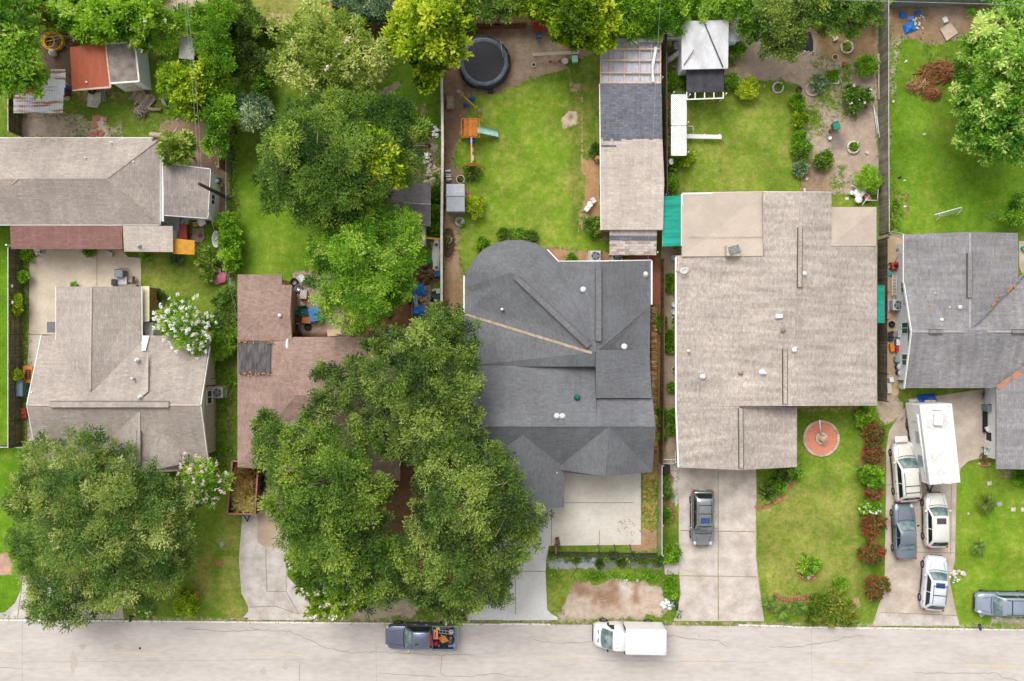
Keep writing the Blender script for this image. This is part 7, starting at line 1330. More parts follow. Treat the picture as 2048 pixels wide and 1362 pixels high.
def person(loc,rz):
 r=thing('person','person in a white shirt and navy shorts bending forward beside the white shed wall','person',(0,0,0));V=[];E=[];Rd=[]
 def v(x,y,z,rad,par=None):V.append((x,y,z));Rd.append(rad);i=len(V)-1;(E.append((par,i))if par is not None else None);return i
 pel=v(0,0,.9,.13);wa=v(.1,0,1.08,.12,pel);ch=v(.26,0,1.26,.15,wa);nk=v(.4,0,1.38,.06,ch);hd0=v(.47,0,1.44,.08,nk);hd1=v(.52,0,1.53,.095,hd0);hd2=v(.53,0,1.6,.07,hd1)
 for s in(-1,1):
  sh=v(.3,s*.19,1.28,.06,ch);el=v(.42,s*.27,1.04,.045,sh);wr=v(.56,s*.2,.86,.03,el);pa=v(.61,s*.17,.80,.038,wr)
  for k in range(4):f1=v(.65,s*(.14+.02*k),.76,.010,pa);f2=v(.66+.005*k,s*(.14+.02*k),.725-.004*k,.009,f1)
  t1=v(.62,s*.12,.78,.011,pa);v(.64,s*.10,.755,.009,t1)
  hp=v(.0,s*.1,.86,.095,pel);kn=v(.06,s*.12,.48,.06,hp);an=v(-.02,s*.13,.09,.038,kn);v(.14,s*.14,.04,.035,an)
 me=bpy.data.meshes.new('body');me.from_pydata(V,E,[]);o=bpy.data.objects.new('body',me);COL.objects.link(o);o.parent=r;me.materials.append(skin)
 o.modifiers.new('skin','SKIN').use_smooth_shade=True;sub=o.modifiers.new('sub','SUBSURF');sub.levels=2;sub.render_levels=2
 return r,o,me,V,Rd
pr,po,pme,pV,pR=person(None,0)
def set_skin(o,Rd):
 try:
  bpy.context.view_layer.objects.active=o;o.select_set(True)
  with bpy.context.temp_override(object=o,active_object=o):
   if not len(o.data.skin_vertices):bpy.ops.mesh.customdata_skin_add()
 except Exception as ex:print('skin',ex)
 if len(o.data.skin_vertices):
  sv=o.data.skin_vertices[0].data
  for i,q_ in enumerate(Rd):sv[i].radius=(q_,q_)
  sv[0].use_root=True
 o.select_set(False)
set_skin(po,pR)
def shell(name,V,E,Rd,m,parent):
 me=bpy.data.meshes.new(name);me.from_pydata(V,E,[]);o=bpy.data.objects.new(name,me);COL.objects.link(o);o.parent=parent;me.materials.append(m);o.modifiers.new('skin','SKIN').use_smooth_shade=True;s_=o.modifiers.new('sub','SUBSURF');s_.levels=2;s_.render_levels=2;set_skin(o,Rd)
shell('shirt',[(0,0,.93),(.1,0,1.08),(.26,0,1.27),(.36,0,1.35),(.3,.19,1.28),(.37,.24,1.13),(.3,-.19,1.28),(.37,-.24,1.13)],[(0,1),(1,2),(2,3),(2,4),(4,5),(2,6),(6,7)],[.165,.16,.185,.09,.09,.075,.09,.075],shirt,pr)
shell('shorts',[(0,0,.92),(0,.1,.84),(.04,.115,.58),(0,-.1,.84),(.04,-.115,.58)],[(0,1),(1,2),(0,3),(3,4)],[.16,.12,.10,.12,.10],shorts,pr)
b=MB();b.blob((.50,0,1.60),(.125,.115,.115),14,9);b.build('hair',hairm,pr,local=True);b=MB()
for s in(-1,1):b.blob((.625,s*.035,1.53),.012,6,5)
b.build('eyes',whitep,pr,local=True);b=MB();b.blob((.635,0,1.49),(.02,.013,.025),6,5);b.build('nose',skin,pr,local=True);b=MB();b.blob((.615,0,1.45),(.01,.025,.006),6,5);b.build('mouth',cm('lips',130,70,66),pr,local=True);b=MB()
for s in(-1,1):b.blob((.14,s*.14,.05),(.13,.05,.05),8,6)
b.build('shoes',blackp,pr,local=True)
pl=P(445,366);pr.location=(pl.x,pl.y,0);pr.rotation_euler=(0,0,R(195))
box('cardboard_box','orange tan cardboard box on the ground in front of the bending person','box','A1',1312,1098,.38,.36,.4,cm('card_tan',226,176,90),.1)
def cat_(label,t,x,y,rz):
 r=thing('cat',label,'cat',(0,0,0));w_=whitep;V=[(0,0,.2),(.12,0,.21),(.2,0,.26),(.25,0,.29),(-.12,0,.2),(-.2,0,.2),(-.3,.05,.24),(-.38,.1,.32)];E=[(0,1),(1,2),(2,3),(0,4),(4,5),(5,6),(6,7)];Rr=[.07,.07,.05,.055,.075,.06,.018,.015]
 for s in(-1,1):
  for xx,pa in((.12,1),(-.14,4)):i=len(V);V+=[(xx,s*.045,.11),(xx+.01,s*.045,.02)];E+=[(pa,i),(i,i+1)];Rr+=[.022,.018]
 shell('body',V,E,Rr,w_,r);b=MB();b.blob((.0,0,.255),(.1,.05,.03),8,5);b.blob((.27,0,.33),(.03,.04,.02),6,5);b.build('dark_patch',blackp,r,local=True);b=MB()
 for s in(-1,1):b.add([(.24,s*.02,.33),(.24,s*.05,.33),(.245,s*.04,.375)],[(0,1,2)])
 b.build('ears',w_,r,local=True);c=PT(t,x,y);r.location=(c.x,c.y,0);r.rotation_euler=(0,0,rz);return r
cat_('small white and black cat on the dirt above the bending person','A1',1288,978,R(110));cat_('black and white cat lying near the gate posts under the lime tree','A1',1155,874,R(20))
polem=mat('pole_wood',A(84,72,62),A(60,50,44),sc=3)
def pole(label,u,v,h,arm=True):
 c=P(u,v);r=thing('utility_pole',label,'utility pole',c);b=MB();b.tube([c,c+Vector((0,0,h))],[.17,.12],10);b.build('shaft',polem,r)
 if arm:
  b=MB();b.box(c+Vector((0,0,h-.4)),(.12,1.8,.12));b.build('crossarm',polem,r)
  for k in(-.8,0,.8):b=MB();b.lathe([(.05,0),(.03,.1),(.05,.14)],8,c+Vector((0,k,h-.34)));b.build('insulator',metal_g,r)
 return c+Vector((0,0,h-.2))
p1=pole('dark utility pole leaning outward over the annex shed roof',457,397,6.4,False);p2=pole('brown utility pole at the top edge between the trees',442,24,8.2)
wm=mat('power_line',A(176,178,176),A(140,142,140),rough=.5)
def wire(label,a,c,sag=.6,rr=.012,group=None):
 a,c=Vector(a),Vector(c);pts=[a.lerp(c,t/24)-Vector((0,0,sag*4*(t/24)*(1-t/24)))for t in range(25)];b=MB();b.tube(pts,rr,5);o=b.build('power_line',wm);tag(o,label,'power line',group)
wire('power line running down from the top pole to the leaning pole above the lime tree',p2+Vector((-.1,0,0)),p1+Vector((-.05,.0,0)),.3);wire('second power line close beside the one down to the leaning pole',p2+Vector((.12,-.6,0)),p1+Vector((.1,0,-.1)),.5,.013)
wire('upper power line crossing the top of the picture to the left',p2+Vector((0,.8,-.1)),(-62,P(0,20,8).y,8.0));wire('lower power line crossing the top of the picture to the left',p2+Vector((0,-.8,-.1)),(-62,P(0,45,8).y,8.0),.8)
wire('upper power line running right from the top pole along the back fences',p2+Vector((0,.8,-.1)),(60,P(0,12,8).y,8.0),.5,.02);wire('lower power line running right from the top pole along the back fences',p2+Vector((0,-.6,-.1)),(60,P(0,24,8).y,8.0),.5,.02)
wire('thin service wire over the tan outbuilding roof to the slate house',P(1322,-20,7.5),P(1296,530,3.6),.5,.012);wire('thin cable from the leaning pole to the brown roofed house',p1,P(475,640,3.1),.4,.012)
# ---- left middle
r=T('trash_heap_bag','red brown lidded storage bench beside the orange canopy','storage bench','B1',1106,42);c=P(373,465);r.location=c;r.name='storage_bench';b=MB();b.box((c.x,c.y,.35),(.6,1.15,.7));b.build('body',cm('red_brown',150,64,54),r);b=MB();b.box((c.x,c.y,.72),(.64,1.2,.05));b.build('lid',cm('red_brown_lid',176,84,72),r)
r=T('folding_chair','white metal folding chair leaning beside the red brown storage bench','chair','B1',1070,25);b=MB()
for u in(362,368):b.bar(P(u,434,.9),P(u-2,470,.1),.05)
b.build('frame',chrome,r);b=MB();b.box(P(364,448,.55),(.35,.4,.03));b.build('seat',lead,r);b=MB();b.box(P(364,462,.4),(.35,.3,.03));b.build('backrest',lead,r)
box('crate','clear plastic crate against the annex shed south wall','crate','A1',1105,1318,.5,.4,.4,cm('pale_clear',190,204,200),.1);box('cardboard_box','flattened tan carton by the annex shed south wall','box','A1',1165,1330,.45,.35,.15,woodm,.2);box('sink','white basin at the south east corner of the annex shed','sink','A1',1205,1320,.55,.5,.4,whitep,.5);box('bag','purple and black bag at the annex shed corner','bag','A1',1240,1312,.4,.3,.3,cm('purple_bag',90,60,90),.3)
board('plywood_sheet','sun bleached folded plywood sheets with a red cloth beside the storage bench','plywood','B1',[(1140,22),(1205,15),(1215,80),(1190,105),(1140,72)],.1,oldwood);board('plywood_sheet','brown board leaning under the bleached plywood','plywood','B1',[(1130,65),(1180,100),(1150,130),(1128,110)],.08,oldwood);b=MB()
box('cloth','small red cloth on the bleached plywood','cloth','B1',1188,62,.3,.22,.04,cm('red_cloth',170,60,66),.6,.1)
r=T('bathtub','white bathtub standing by the vivid hedge','bathtub','B1',1292,90);c=PT('B1',1292,88);b=MB();b.lathe([(.3,0),(.42,.4),(.46,.45),(.38,.45),(.33,.15),(.02,.12)],20,c,sx=.8,sy=1.6);b.build('tub',whitep,r);b=MB();b.tube([c+Vector((.1,.45,.45)),c+Vector((.18,.3,.55)),c+Vector((.05,.25,.5))],.03);b.build('tap',metal_g,r)
r=T('parasol','faded pink folded parasol lying by the hedge','parasol','B1',1300,308);c=PT('B1',1303,312);b=MB();n_=10;vs=[(c.x,c.y,.75)];
for k in range(n_):a=2*math.pi*k/n_;rr_=.52*(1+.25*(k%2));vs.append((c.x+rr_*1.1*math.cos(a),c.y+rr_*math.sin(a)*.95,.42-.12*(k%2)))
b.add(vs,[(0,k+1,(k+1)%n_+1)for k in range(n_)]);b.build('canopy',pinkc,r);b=MB();b.tube([(c.x,c.y,0),(c.x,c.y,.82)],.025);b.build('pole',plast,r);b=MB();b.slab([PT('B1',1290,255,.5),PT('B1',1305,255,.5),PT('B1',1312,300,.6),PT('B1',1290,300,.6)],[(0,1,2,3)],.03);b.build('fold',pinkc,r)
for i,(x,y)in enumerate([(160,163),(180,192)]):pot(('upper' if i==0 else 'lower')+' of the two round plant pots in the top corner of the left patio',*q('B1',x,y),.26,.35,oldwood,L_hedge,seed=i+3)
r=T('bicycle','small blue child bicycle on the left patio by the plant pots','bicycle','B1',240,168);p0,p1=PT('B1',222,180),PT('B1',262,160)
for p in(p0,p1):b=MB();b.M=Matrix.Translation(p+Vector((0,0,.2)))@Matrix.Rotation(R(25),4,'Z')@Matrix.Rotation(R(70),4,'X');b.torus((0,0,0),.19,.025,18,6);b.build('wheel',tyre_m,r)
b=MB();b.tube([p0+Vector((0,0,.2)),p0.lerp(p1,.5)+Vector((0,.1,.45)),p1+Vector((0,0,.2))],.035);b.build('frame',cm('blue_steel',70,110,150),r);b=MB();b.blob(p0.lerp(p1,.35)+Vector((0,0,.5)),(.12,.08,.05),8,5);b.build('saddle',whitep,r);b=MB();b.bar(p1+Vector((0,-.2,.55)),p1+Vector((0,.2,.55)),.03);b.build('handlebar',plast,r)
box('stool','low white bench rock at the top edge of the left patio','bench','B1',655,172,.55,.3,.3,stone_w,-.3)
bin_('grey lidded garbage can on the patio at the rear wing corner','B1',733,292,.7,.6,.9,greyp);box('cooler','pale grey storage box below the grey lidded garbage can','box','B1',738,332,.85,.6,.55,cm('light_grey',196,196,200));chair('tan metal chair behind the grey garbage can','B1',740,272,oldwood,1.5);chair('grey outdoor chair right of the pale grey storage box','B1',795,322,oldwood,3.0);bin_('black kettle grill with a white rim beside the storage box','B1',700,343,.45,.45,.7,blackp,name='grill',cat='grill')
board('doormat','grey mat on the patio at the west wall of the rear wing','mat','B1',[(278,573),(327,573),(327,636),(278,636)],.05,cm('mat_grey',130,130,138),.02)
box('shelf','long grey shelf along the rear wing north wall','shelf','B1',755,362,1.9,.16,.5,oldwood)
pot('green potted plant at the north wall of the rear wing',*q('B1',452,360),.22,.4,greenp,L_hedge,seed=8)
board('garden_edging','thin grey metal garden edging right of the narrow bed','edging','B1',[(958,385),(966,385),(966,500),(958,500)],.2,metal_g,.19);board('deck_strip','pinkish timber strip right of the cream topped lean-to','deck','B1',[(890,378),(926,378),(926,500),(905,570),(890,570)],.12,mat('pink_deck',A(196,156,136),A(170,130,112),sc=3,stretch=(5,.5,1)))
board('flagstone','white irregular slab on the west side path of the taupe house','slab','B1',[(195,690),(240,665),(235,700),(222,750),(195,730)],.05,stone_w)
bin_('blue grey wheeled bin over the west fence of the taupe house','B1',128,962,1.2,1.35,.9,cm('steel_blue',120,144,160),0,'trash_cart','bin');r=T('cart','orange framed garden cart with a black rack by the west wall','cart','B1',160,880);b=MB();b.box(PT('B1',165,885,.5),(.8,1.4,.06));b.build('bed',cedar,r);b=MB()
for k in range(5):b.bar(PT('B1',152,860+k*12,.62),PT('B1',176,860+k*12,.62),.05)
b.bar(PT('B1',153,855,.64),PT('B1',153,912,.64),.06);b.bar(PT('B1',176,855,.64),PT('B1',176,912,.64),.06);b.build('rack',blackp,r)
for s in(-1,1):p=PT('B1',165,885+s*28);wheel(r,p.x-r.location.x,p.y-r.location.y,.2,.1)
r=T('lawn_mower','red lawn mower beside the west wall of the taupe house','lawn mower','B1',152,1110);c=PT('B1',150,1112);b=MB();b.box((c.x,c.y,.25),(.5,.85,.2),.1);b.build('deck',redp,r);b=MB();b.lathe([(.14,.35),(.15,.5),(.1,.58)],12,c);b.build('engine',chrome,r);b=MB();b.tube([c+Vector((-.2,-.4,.3)),c+Vector((-.2,-.8,.9)),c+Vector((.2,-.8,.9)),c+Vector((.2,-.4,.3))],.02);b.build('handle',blackp,r)
for s,e_ in((-1,-1),(-1,1),(1,-1),(1,1)):wheel(r,c.x+s*.27-r.location.x,c.y+e_*.32-r.location.y,.12,.07)
box('vase','small round clay vessel on the ground by the west fence','pot','B1',100,1040,.28,.28,.3,mat('terracotta',A(190,120,90)),.7)
for i,(x,y)in enumerate([(72,460),(68,362)]):r=T('wall_lantern',['white round ornament','small white ornament'][i]+' hanging on the long grey fence by the patio','ornament','B1',x,y,1.2);c=PT('B1',x,y,1.5);b=MB();b.lathe([(.12,0),(.16,.04),(.1,.08)],14,c);b.build('disc',whitep,r);b=MB();b.bar(c,c+Vector((.15,0,-.05)),.03);b.build('hook',metal_g,r)
r=T('conduit','dark service conduit sticking out of the east gable near the AC unit','conduit','B1',1270,950,2.0);b=MB();b.tube([PT('B1',1218,955,3.0),PT('B1',1280,948,2.0)],.05);b.build('pipe',blackp,r);b=MB();b.tube([PT('B1',1250,908,2.0),PT('B1',1310,910,1.6)],.045);b.build('bracket',polem,r)
def mailbox(label,t,x,y,m=blackp,rz=0,arm=1):
 c=PT(t,x,y);r=thing('mailbox',label,'mailbox',c);b=MB();b.box((c.x,c.y,.5),(.1,.1,1.0));b.build('post',polem if m is blackp else woodm,r);b=MB();b.M=Matrix.Translation((c.x,c.y,1.12))@Matrix.Rotation(rz,4,'Z');st=[[(x_,-.09,-.1),(x_,-.09,.03),(x_,-.05,.09),(x_,0,.11),(x_,.05,.09),(x_,.09,.03),(x_,.09,-.1)]for x_ in(-.25,.25)];loft(b,st,False);b.build('box',m,r);b=MB();b.box((c.x+.1,c.y+.11,1.2),(.03,.02,.14));b.build('flag',redp,r);return r
mailbox('black mailbox by the flower bush on the lower left verge','C1',808,965,blackp,R(90));mailbox('white mailbox at the street just right of the pickup roof','C2',1168,985,whitep,R(90));mailbox('black mailbox beside the white bags on the dug up verge','C3',1003,900,blackp,R(80));mailbox('dark mailbox on the verge below the blue grey SUV','C4',1235,1015,cm('navy_box',60,74,90),R(100))
r=T('trash_bin','black wheeled bin half hidden under the huge olive green tree','bin','C1',487,850);bpy.data.objects.remove(r);bin_('black wheeled bin half hidden under the huge olive green tree','C1',487,850,.6,.65,1.05,blackp)
board('valve_cover','small square water meter lid in the lower left lawn','meter lid','C1',[(1281,652),(1322,652),(1322,678),(1281,678)],.03,brickr,.02);board('valve_cover','round grey utility cover in the lower left lawn','meter lid','C1',[(1303,540),(1318,536),(1328,555),(1315,572),(1302,562)],.03,metal_g,.02)
rubble('heap of brown stone edging behind the yellow green street shrub','C1',1145,845,.5,.2,14,brickr,(.1,.2),4,'stone_edging','stones',.1)
# ---- brown house yard
tyre('large black tyre in the corner of the brown roofed house yard','B2',264,340,0,.36);tyre('grey tyre with a silver hub in the brown roofed house yard','B2',289,375,0,.36,cm('grey_tyre',120,126,130),rim=chrome);tyre('black tyre beside the orange box in the brown roofed house yard','B2',345,604,0,.3,rim=blackp)
r=T('motorcycle','small black motorcycle against the brown house east wall','motorcycle','B2',292,610);p0,p1=PT('B2',285,590),PT('B2',310,650)
for p in(p0,p1):b=MB();b.M=Matrix.Translation(p+Vector((0,0,.28)))@Matrix.Rotation(R(-65),4,'Z')@Matrix.Rotation(R(80),4,'X');b.torus((0,0,0),.25,.06,20,8);b.build('wheel',tyre_m,r)
b=MB();b.tube([p0+Vector((0,0,.3)),p0.lerp(p1,.3)+Vector((0,0,.6)),p0.lerp(p1,.8)+Vector((0,0,.65)),p1+Vector((0,0,.3))],[.06,.14,.12,.05]);b.build('frame',blackp,r);b=MB();b.tube([p0+Vector((-.3,0,.9)),p0+Vector((.0,.05,.95)),p0+Vector((.32,.1,.9))],.025);b.build('handlebar',chrome,r);b=MB();b.blob(p0.lerp(p1,.65)+Vector((0,0,.75)),(.14,.3,.06),8,6);b.build('saddle',blackp,r)
table('blue folding table with two dark objects on it','B2',395,530,.95,1.15,.75,cm('blue_table',70,140,214,rough=.4),R(10));box('tarp_bundle','navy bundle under the edge of the blue folding table','bundle','B2',432,555,.45,.4,.3,cm('navy_cloth',24,74,120),.3);r=T('wheelbarrow','dark green wheelbarrow left of the blue folding table','wheelbarrow','B2',325,510);c=PT('B2',325,510);b=MB();b.M=Matrix.Translation(c+Vector((0,0,.5)))@Matrix.Rotation(R(10),4,'Z');b.lathe([(.3,-.2),(.52,.1),(.55,.12),(.5,.1),(.28,-.17),(.01,-.17)],6,sx=1.15,sy=.85,smooth=False);b.build('tray',greenp,r);wheel(r,.62,0,.18,.1);b=MB();b.bar(c+Vector((-.9,-.25,.45)),c+Vector((.6,-.05,.2)),.05);b.bar(c+Vector((-.9,.25,.45)),c+Vector((.6,.05,.2)),.05);b.build('handles',woodm,r)
box('crate','orange lidded box below the blue folding table','box','B2',340,563,.7,.5,.4,cm('orange_box',226,146,84),-.08);board('plywood_sheet','pale pinkish plywood sheet on the ground by the brown main roof','plywood','B2',[(455,622),(540,612),(543,655),(460,660)],.1,cm('pale_ply',240,208,176));chair('white plastic chair tipped over at the yard corner','B2',315,318,whitep,.6);box('cinder_block','pale block stack in the brown roofed house yard','blocks','B2',322,412,.5,.7,.3,stone_w,-.1)
for i,(x,y)in enumerate([(290,440),(310,465),(285,475),(325,455),(275,500),(305,490)]):board('paver',['first','second','third','fourth','fifth','sixth'][i]+' of the mixed pavers along the brown house east wall','paver','B2',[(x-14,y-12),(x+13,y-10),(x+12,y+12),(x-13,y+11)],.04+.004*i,[brickr,stone_w,oldwood][i%3],.03)
box('cardboard_box','dark brown crate against the brown house wall','box','B2',290,555,.55,.5,.5,cm('dkbrown',90,64,56),.1);pot('black round grill below the dark brown crate',*q('B2',345,604),.1,.1,blackp)if 0 else None
sticks('timber lengths stacked beside the brown main roof','B2',600,648,.8,.15,9,oldwood,(1.0,1.8),.04,8,.2,ang=.0,spread=.1,name='timber_stack',cat='timber');sticks('short yellow boards near the blue bin under the oak','B2',770,635,.4,.25,8,woodm,(.4,.8),.04,9,.2,name='timber_scraps',cat='timber');box('storage_tote','blue lidded tote under the oak above the slate house valley','tote','B2',835,632,.6,.35,.35,cm('teal_blue',50,110,140),.2)
r=T('flat_trailer','flat trailer loaded with brown bags half covered by a blue tarp','trailer','B2',1010,455);b=MB();b.box(PT('B2',1015,452,.5),(1.6,2.6,.12));b.build('bed',oldwood,r);b=MB();b.box(PT('B2',962,490,.75),(.05,1.7,.5));b.build('side_board',woodm,r)
for s in(-1,1):p=PT('B2',1015+s*62,452);o=wheel(r,p.x-r.location.x,p.y-r.location.y,.3,.18);o.rotation_euler=(0,0,R(90))
rubble('brown feed bags piled on the flat trailer','B2',1022,450,.6,1.05,44,mat('brown_bags',A(206,172,146),A(160,120,100),sc=4),(.15,.26),5,'bag_pile','bags',.35).location.z=.56
for o in bpy.data.objects:
 if o.parent and o.parent.name.startswith('bag_pile'):pass
tarp('upper blue tarp bunched over the loaded flat trailer','B2',1005,392,1.1,1.1,.55,tarpb,1,.2,z=.85);tarp('lower blue tarp stretched over the end of the flat trailer','B2',1015,512,1.25,.85,.5,tarpb,2,-.15,z=.85);tarp('whitish blue tarp strip between the two blue tarps','B2',990,450,.35,1.4,.45,cm('pale_tarp',170,190,214),3,.1,z=.95)
rubble('heap of brown roots and logs above the tarped trailer','B2',1035,280,.8,.9,34,mat('root_brown',A(140,116,86),A(96,70,54),sc=3),(.15,.35),6,'root_heap','logs',.4)
r=T('kayak','white moulded plastic kayak shell lying along the fence','kayak','B2',1103,190);c=PT('B2',1103,190);b=MB();st=[]
for k in range(17):
 t=k/16;y=-1.62+3.24*t;w_=.40*math.sin(math.pi*min(.96,max(.06,t)))**.45*(1-.22*math.exp(-((t-.32)/.08)**2));hh=.34*math.sin(math.pi*min(.94,max(.06,t)))**.4;st.append([(c.x-w_+.05*t,c.y+y,.05),(c.x-w_*.92+.05*t,c.y+y,hh*.8),(c.x-w_*.4+.05*t,c.y+y,hh),(c.x+w_*.4+.05*t,c.y+y,hh),(c.x+w_*.92+.05*t,c.y+y,hh*.8),(c.x+w_+.05*t,c.y+y,.05)])
loft(b,st);b.build('hull',whitep,r)
for y in(1.0,-.9):b=MB();b.box((c.x+.05,c.y+y,.345),(.26,.2,.03));b.build('hatch',cm('hatch_grey',110,112,116),r)
box('storage_tote','bright green tub left of the white kayak','tub','B2',1058,215,.4,.35,.3,cm('lime_tub',40,170,60),.2);box('storage_tote','blue tote at the foot of the white topped fence','tote','B2',1115,290,.35,.45,.35,cm('blue_tote',50,110,170));box('cooler','small white box above the dark blue cart','box','B2',1116,393,.28,.4,.3,whitep);bin_('dark slate wheeled cart at the bottom of the white topped fence','B2',1115,437,.7,.7,.8,cm('slate_bin',62,84,100));box('cinder_block','tan block left of the small white box','block','B2',1092,385,.35,.2,.2,stone_w,.3)
box('cardboard_box','crumpled tan cardboard above the white kayak','box','B2',1092,118,.5,.45,.15,mat('card_old',A(190,166,130),A(160,136,104)),.2);rubble('reddish rag heap below the violet grey shed','B2',1100,45,.35,.2,12,brickr,(.08,.16),7,'rag_heap','rags',.1)
rubble('pale rubble and broken blocks beside the fence above the violet grey shed','A2',1085,1050,.6,1.1,60,mat('pale_rubble',A(214,200,176),A(176,158,136),sc=4),(.08,.26),8);rubble('scattered white scraps above the pale rubble','A2',1055,950,.4,.5,26,mat('white_scraps',A(226,220,210),A(190,180,170),sc=4),(.06,.18),9,'scrap_pile','scrap');rubble('white cloths on the grass at the top of the scrap corner','A2',1105,775,.4,.45,8,whitep,(.12,.22),10,'cloth_scraps','cloths',.05)
r=T('go_kart','red and black pedal kart in the scrap corner','kart','A2',1035,840);c=PT('A2',1035,840);b=MB();b.tube([c+Vector((-.3,.5,.25)),c+Vector((.0,0,.3)),c+Vector((.25,-.5,.25))],.05);b.tube([c+Vector((-.3,0,.3)),c+Vector((.3,.1,.3))],.04);b.build('frame',redp,r)
for dx,dy in((-.35,.35),(.3,.45),(-.3,-.35),(.35,-.3)):wheel(r,dx,dy,.16,.1)
b=MB();b.box(c+Vector((0,-.1,.42)),(.35,.35,.1));b.build('seat',blackp,r)
tarp('small orange cloth at the top of the scrap corner','A2',1047,797,.45,.35,.15,cm('orange_cloth',230,130,60),4,name='cloth',cat='cloth');box('appliance','dark grey box among the scraps','box','A2',1022,925,.55,.4,.35,cm('charcoal_box',62,64,74),.2);table('pale grey board table leg pair in the scrap corner','A2',1048,930,.3,.5,.5,lead,.1);board('plywood_sheet','brown trampled mat on the grass beside the red kart','mat','A2',[(1065,850),(1115,860),(1110,890),(1090,905),(1070,880)],.04,oldwood,.03)
solid_ring('small ring planter at the edge of the pale olive crown',*q('A2',150,411),.22,.07,.25,stone_w)
# ---- trampoline yard
r=T('trampoline','large round black trampoline with grey padded rim and drooping net','trampoline','A2',1385,372);c=P(968,124,.8);c.z=0;zt=.85;b=MB();b.lathe([(.02,zt-.04),(1.72,zt)],48,c,cap=False);b.build('jumping_mat',mat('black_mat',A(72,72,76),A(62,62,66),sc=6,rough=.9),r)
b=MB();g=random.Random(4);n=40;vs=[]
for k in range(n):
 a=2*math.pi*k/n
 for rr,z in((1.66,zt+.03),(1.85,zt+.08+g.uniform(-.02,.03)),(2.05+g.uniform(-.05,.05),zt+.03),(2.12,zt-.22+g.uniform(-.06,.06))):vs.append((c.x+rr*math.cos(a),c.y+rr*math.sin(a),z))
b.add(vs,[(k*4+j,k*4+j+1,((k+1)%n)*4+j+1,((k+1)%n)*4+j)for k in range(n)for j in range(3)],smooth=True);b.build('rim_padding',mat('grey_blue_padding',A(112,120,132),A(78,86,96),sc=4,rough=.5),r)
b=MB();vs=[]
for k in range(n):
 a=2*math.pi*k/n;w_=1 if 3.6<a<6.2 or a<.9 else.2
 for rr,z in((2.0,zt+.06),(2.12+.05*w_+g.uniform(-.04,.04),zt-.05),(2.14+.06*w_+g.uniform(-.05,.05),.35)):vs.append((c.x+rr*math.cos(a),c.y+rr*math.sin(a),z))
b.add(vs,[(k*3+j,k*3+j+1,((k+1)%n)*3+j+1,((k+1)%n)*3+j)for k in range(n)for j in range(2)],smooth=True);b.build('net_skirt',mat('dark_net',A(52,56,62),A(40,44,50),sc=5),r)
for k in range(6):a=2*math.pi*k/6+.3;b=MB();b.tube([(c.x+2.0*math.cos(a),c.y+2.0*math.sin(a),0),(c.x+2.02*math.cos(a),c.y+2.02*math.sin(a),zt)],.035);b.build('leg',metal_g,r)
b=MB();p=P(1003,86,1.0);b.tube([p-Vector((0,0,.2)),p+Vector((0,-.5,.1)),p+Vector((.15,-1.2,.0))],.05);b.tube([p+Vector((-.1,0,.1)),p+Vector((.25,0,.1))],.05);b.build('net_pole',cm('silver_tube',150,164,172),r)
r=T('step_ladder','short black ladder at the bottom edge of the trampoline','ladder','A2',1425,540);b=MB();b.bar(PT('A2',1410,525,.7),PT('A2',1412,556,.05),.05);b.bar(PT('A2',1436,520,.7),PT('A2',1440,552,.05),.05);b.build('side_rails',blackp,r);b=MB();b.bar(PT('A2',1410,536,.4),PT('A2',1438,532,.4),.14,.04);b.bar(PT('A2',1411,549,.18),PT('A2',1440,544,.18),.14,.04);b.build('steps',blackp,r)
r=T('toy_bench','red plastic play table with a small blue grey chair in front, by the picket fence','play table','A3',205,172);c=P(1079,57);b=MB();b.box((c.x,c.y,.5),(1.15,.72,.1));b.box((c.x,c.y+.3,.66),(1.15,.1,.25));b.build('tabletop',redp,r)
for s in(-1,1):b=MB();b.box((c.x+s*.48,c.y,.22),(.12,.55,.45));b.build('leg',redp,r)
chair('small blue grey chair in front of the red play table','A3',198,222,cm('slate_plastic',92,104,122),R(90),.95)
r=T('beam_bench','long pale plank bench lying across the dirt right of the trampoline','bench','A3',300,318);b=MB();b.bar(PT('A3',163,323,.5),PT('A3',438,309,.5),.26,.06);b.build('plank',mat('pale_plank',A(214,200,186),A(190,176,160),sc=2,stretch=(.6,5,1)),r)
for x in(180,365,425):b=MB();b.box(PT('A3',x,320-(x-180)*.05,.24),(.12,.2,.46));b.build('leg',woodm,r)
solid_ring('pale stone ring bowl under the long plank bench, left',*q('A3',170,388),.22,.08,.2,stone_w);r=T('stone_stool','round pale stone stool under the long plank bench, right','stool','A3',353,368);c=PT('A3',353,370);b=MB();b.lathe([(.2,0),(.24,.3),(.25,.33)],16,c);b.build('base',stone_w,r);b=MB();b.lathe([(.26,.33),(.27,.38)],16,c);b.build('top',stone_w,r)
box('toy_house','mint green and white toy box on the grass','toy box','A3',412,358,.45,.5,.4,cm('mint',150,226,190),.1,lid=cm('mint_lid',190,240,216));pot('left of the two small red pots on the dirt',*q('A3',268,368),.1,.15,redp);pot('right of the two small red pots on the dirt',*q('A3',322,366),.1,.15,redp);pot('red and white toy cone right of the trampoline',*q('A3',25,355),.14,.3,cm('toy_red',220,130,110),name='toy_cone',cat='toy')
box('planter_box','grey wooden box beside the white topped fence and the seesaw','planter box','A2',1188,615,.55,1.05,.4,oldwood)
r=T('seesaw','yellow seesaw with two blue seats on the lawn','seesaw','A2',1297,600);a,c=PT('A2',1258,562,.5),PT('A2',1338,636,.5);b=MB();b.bar(a,c,.06);b.build('beam',yelp,r);m_=a.lerp(c,.5);d=(c-a).normalized();s_=Vector((-d.y,d.x,0))
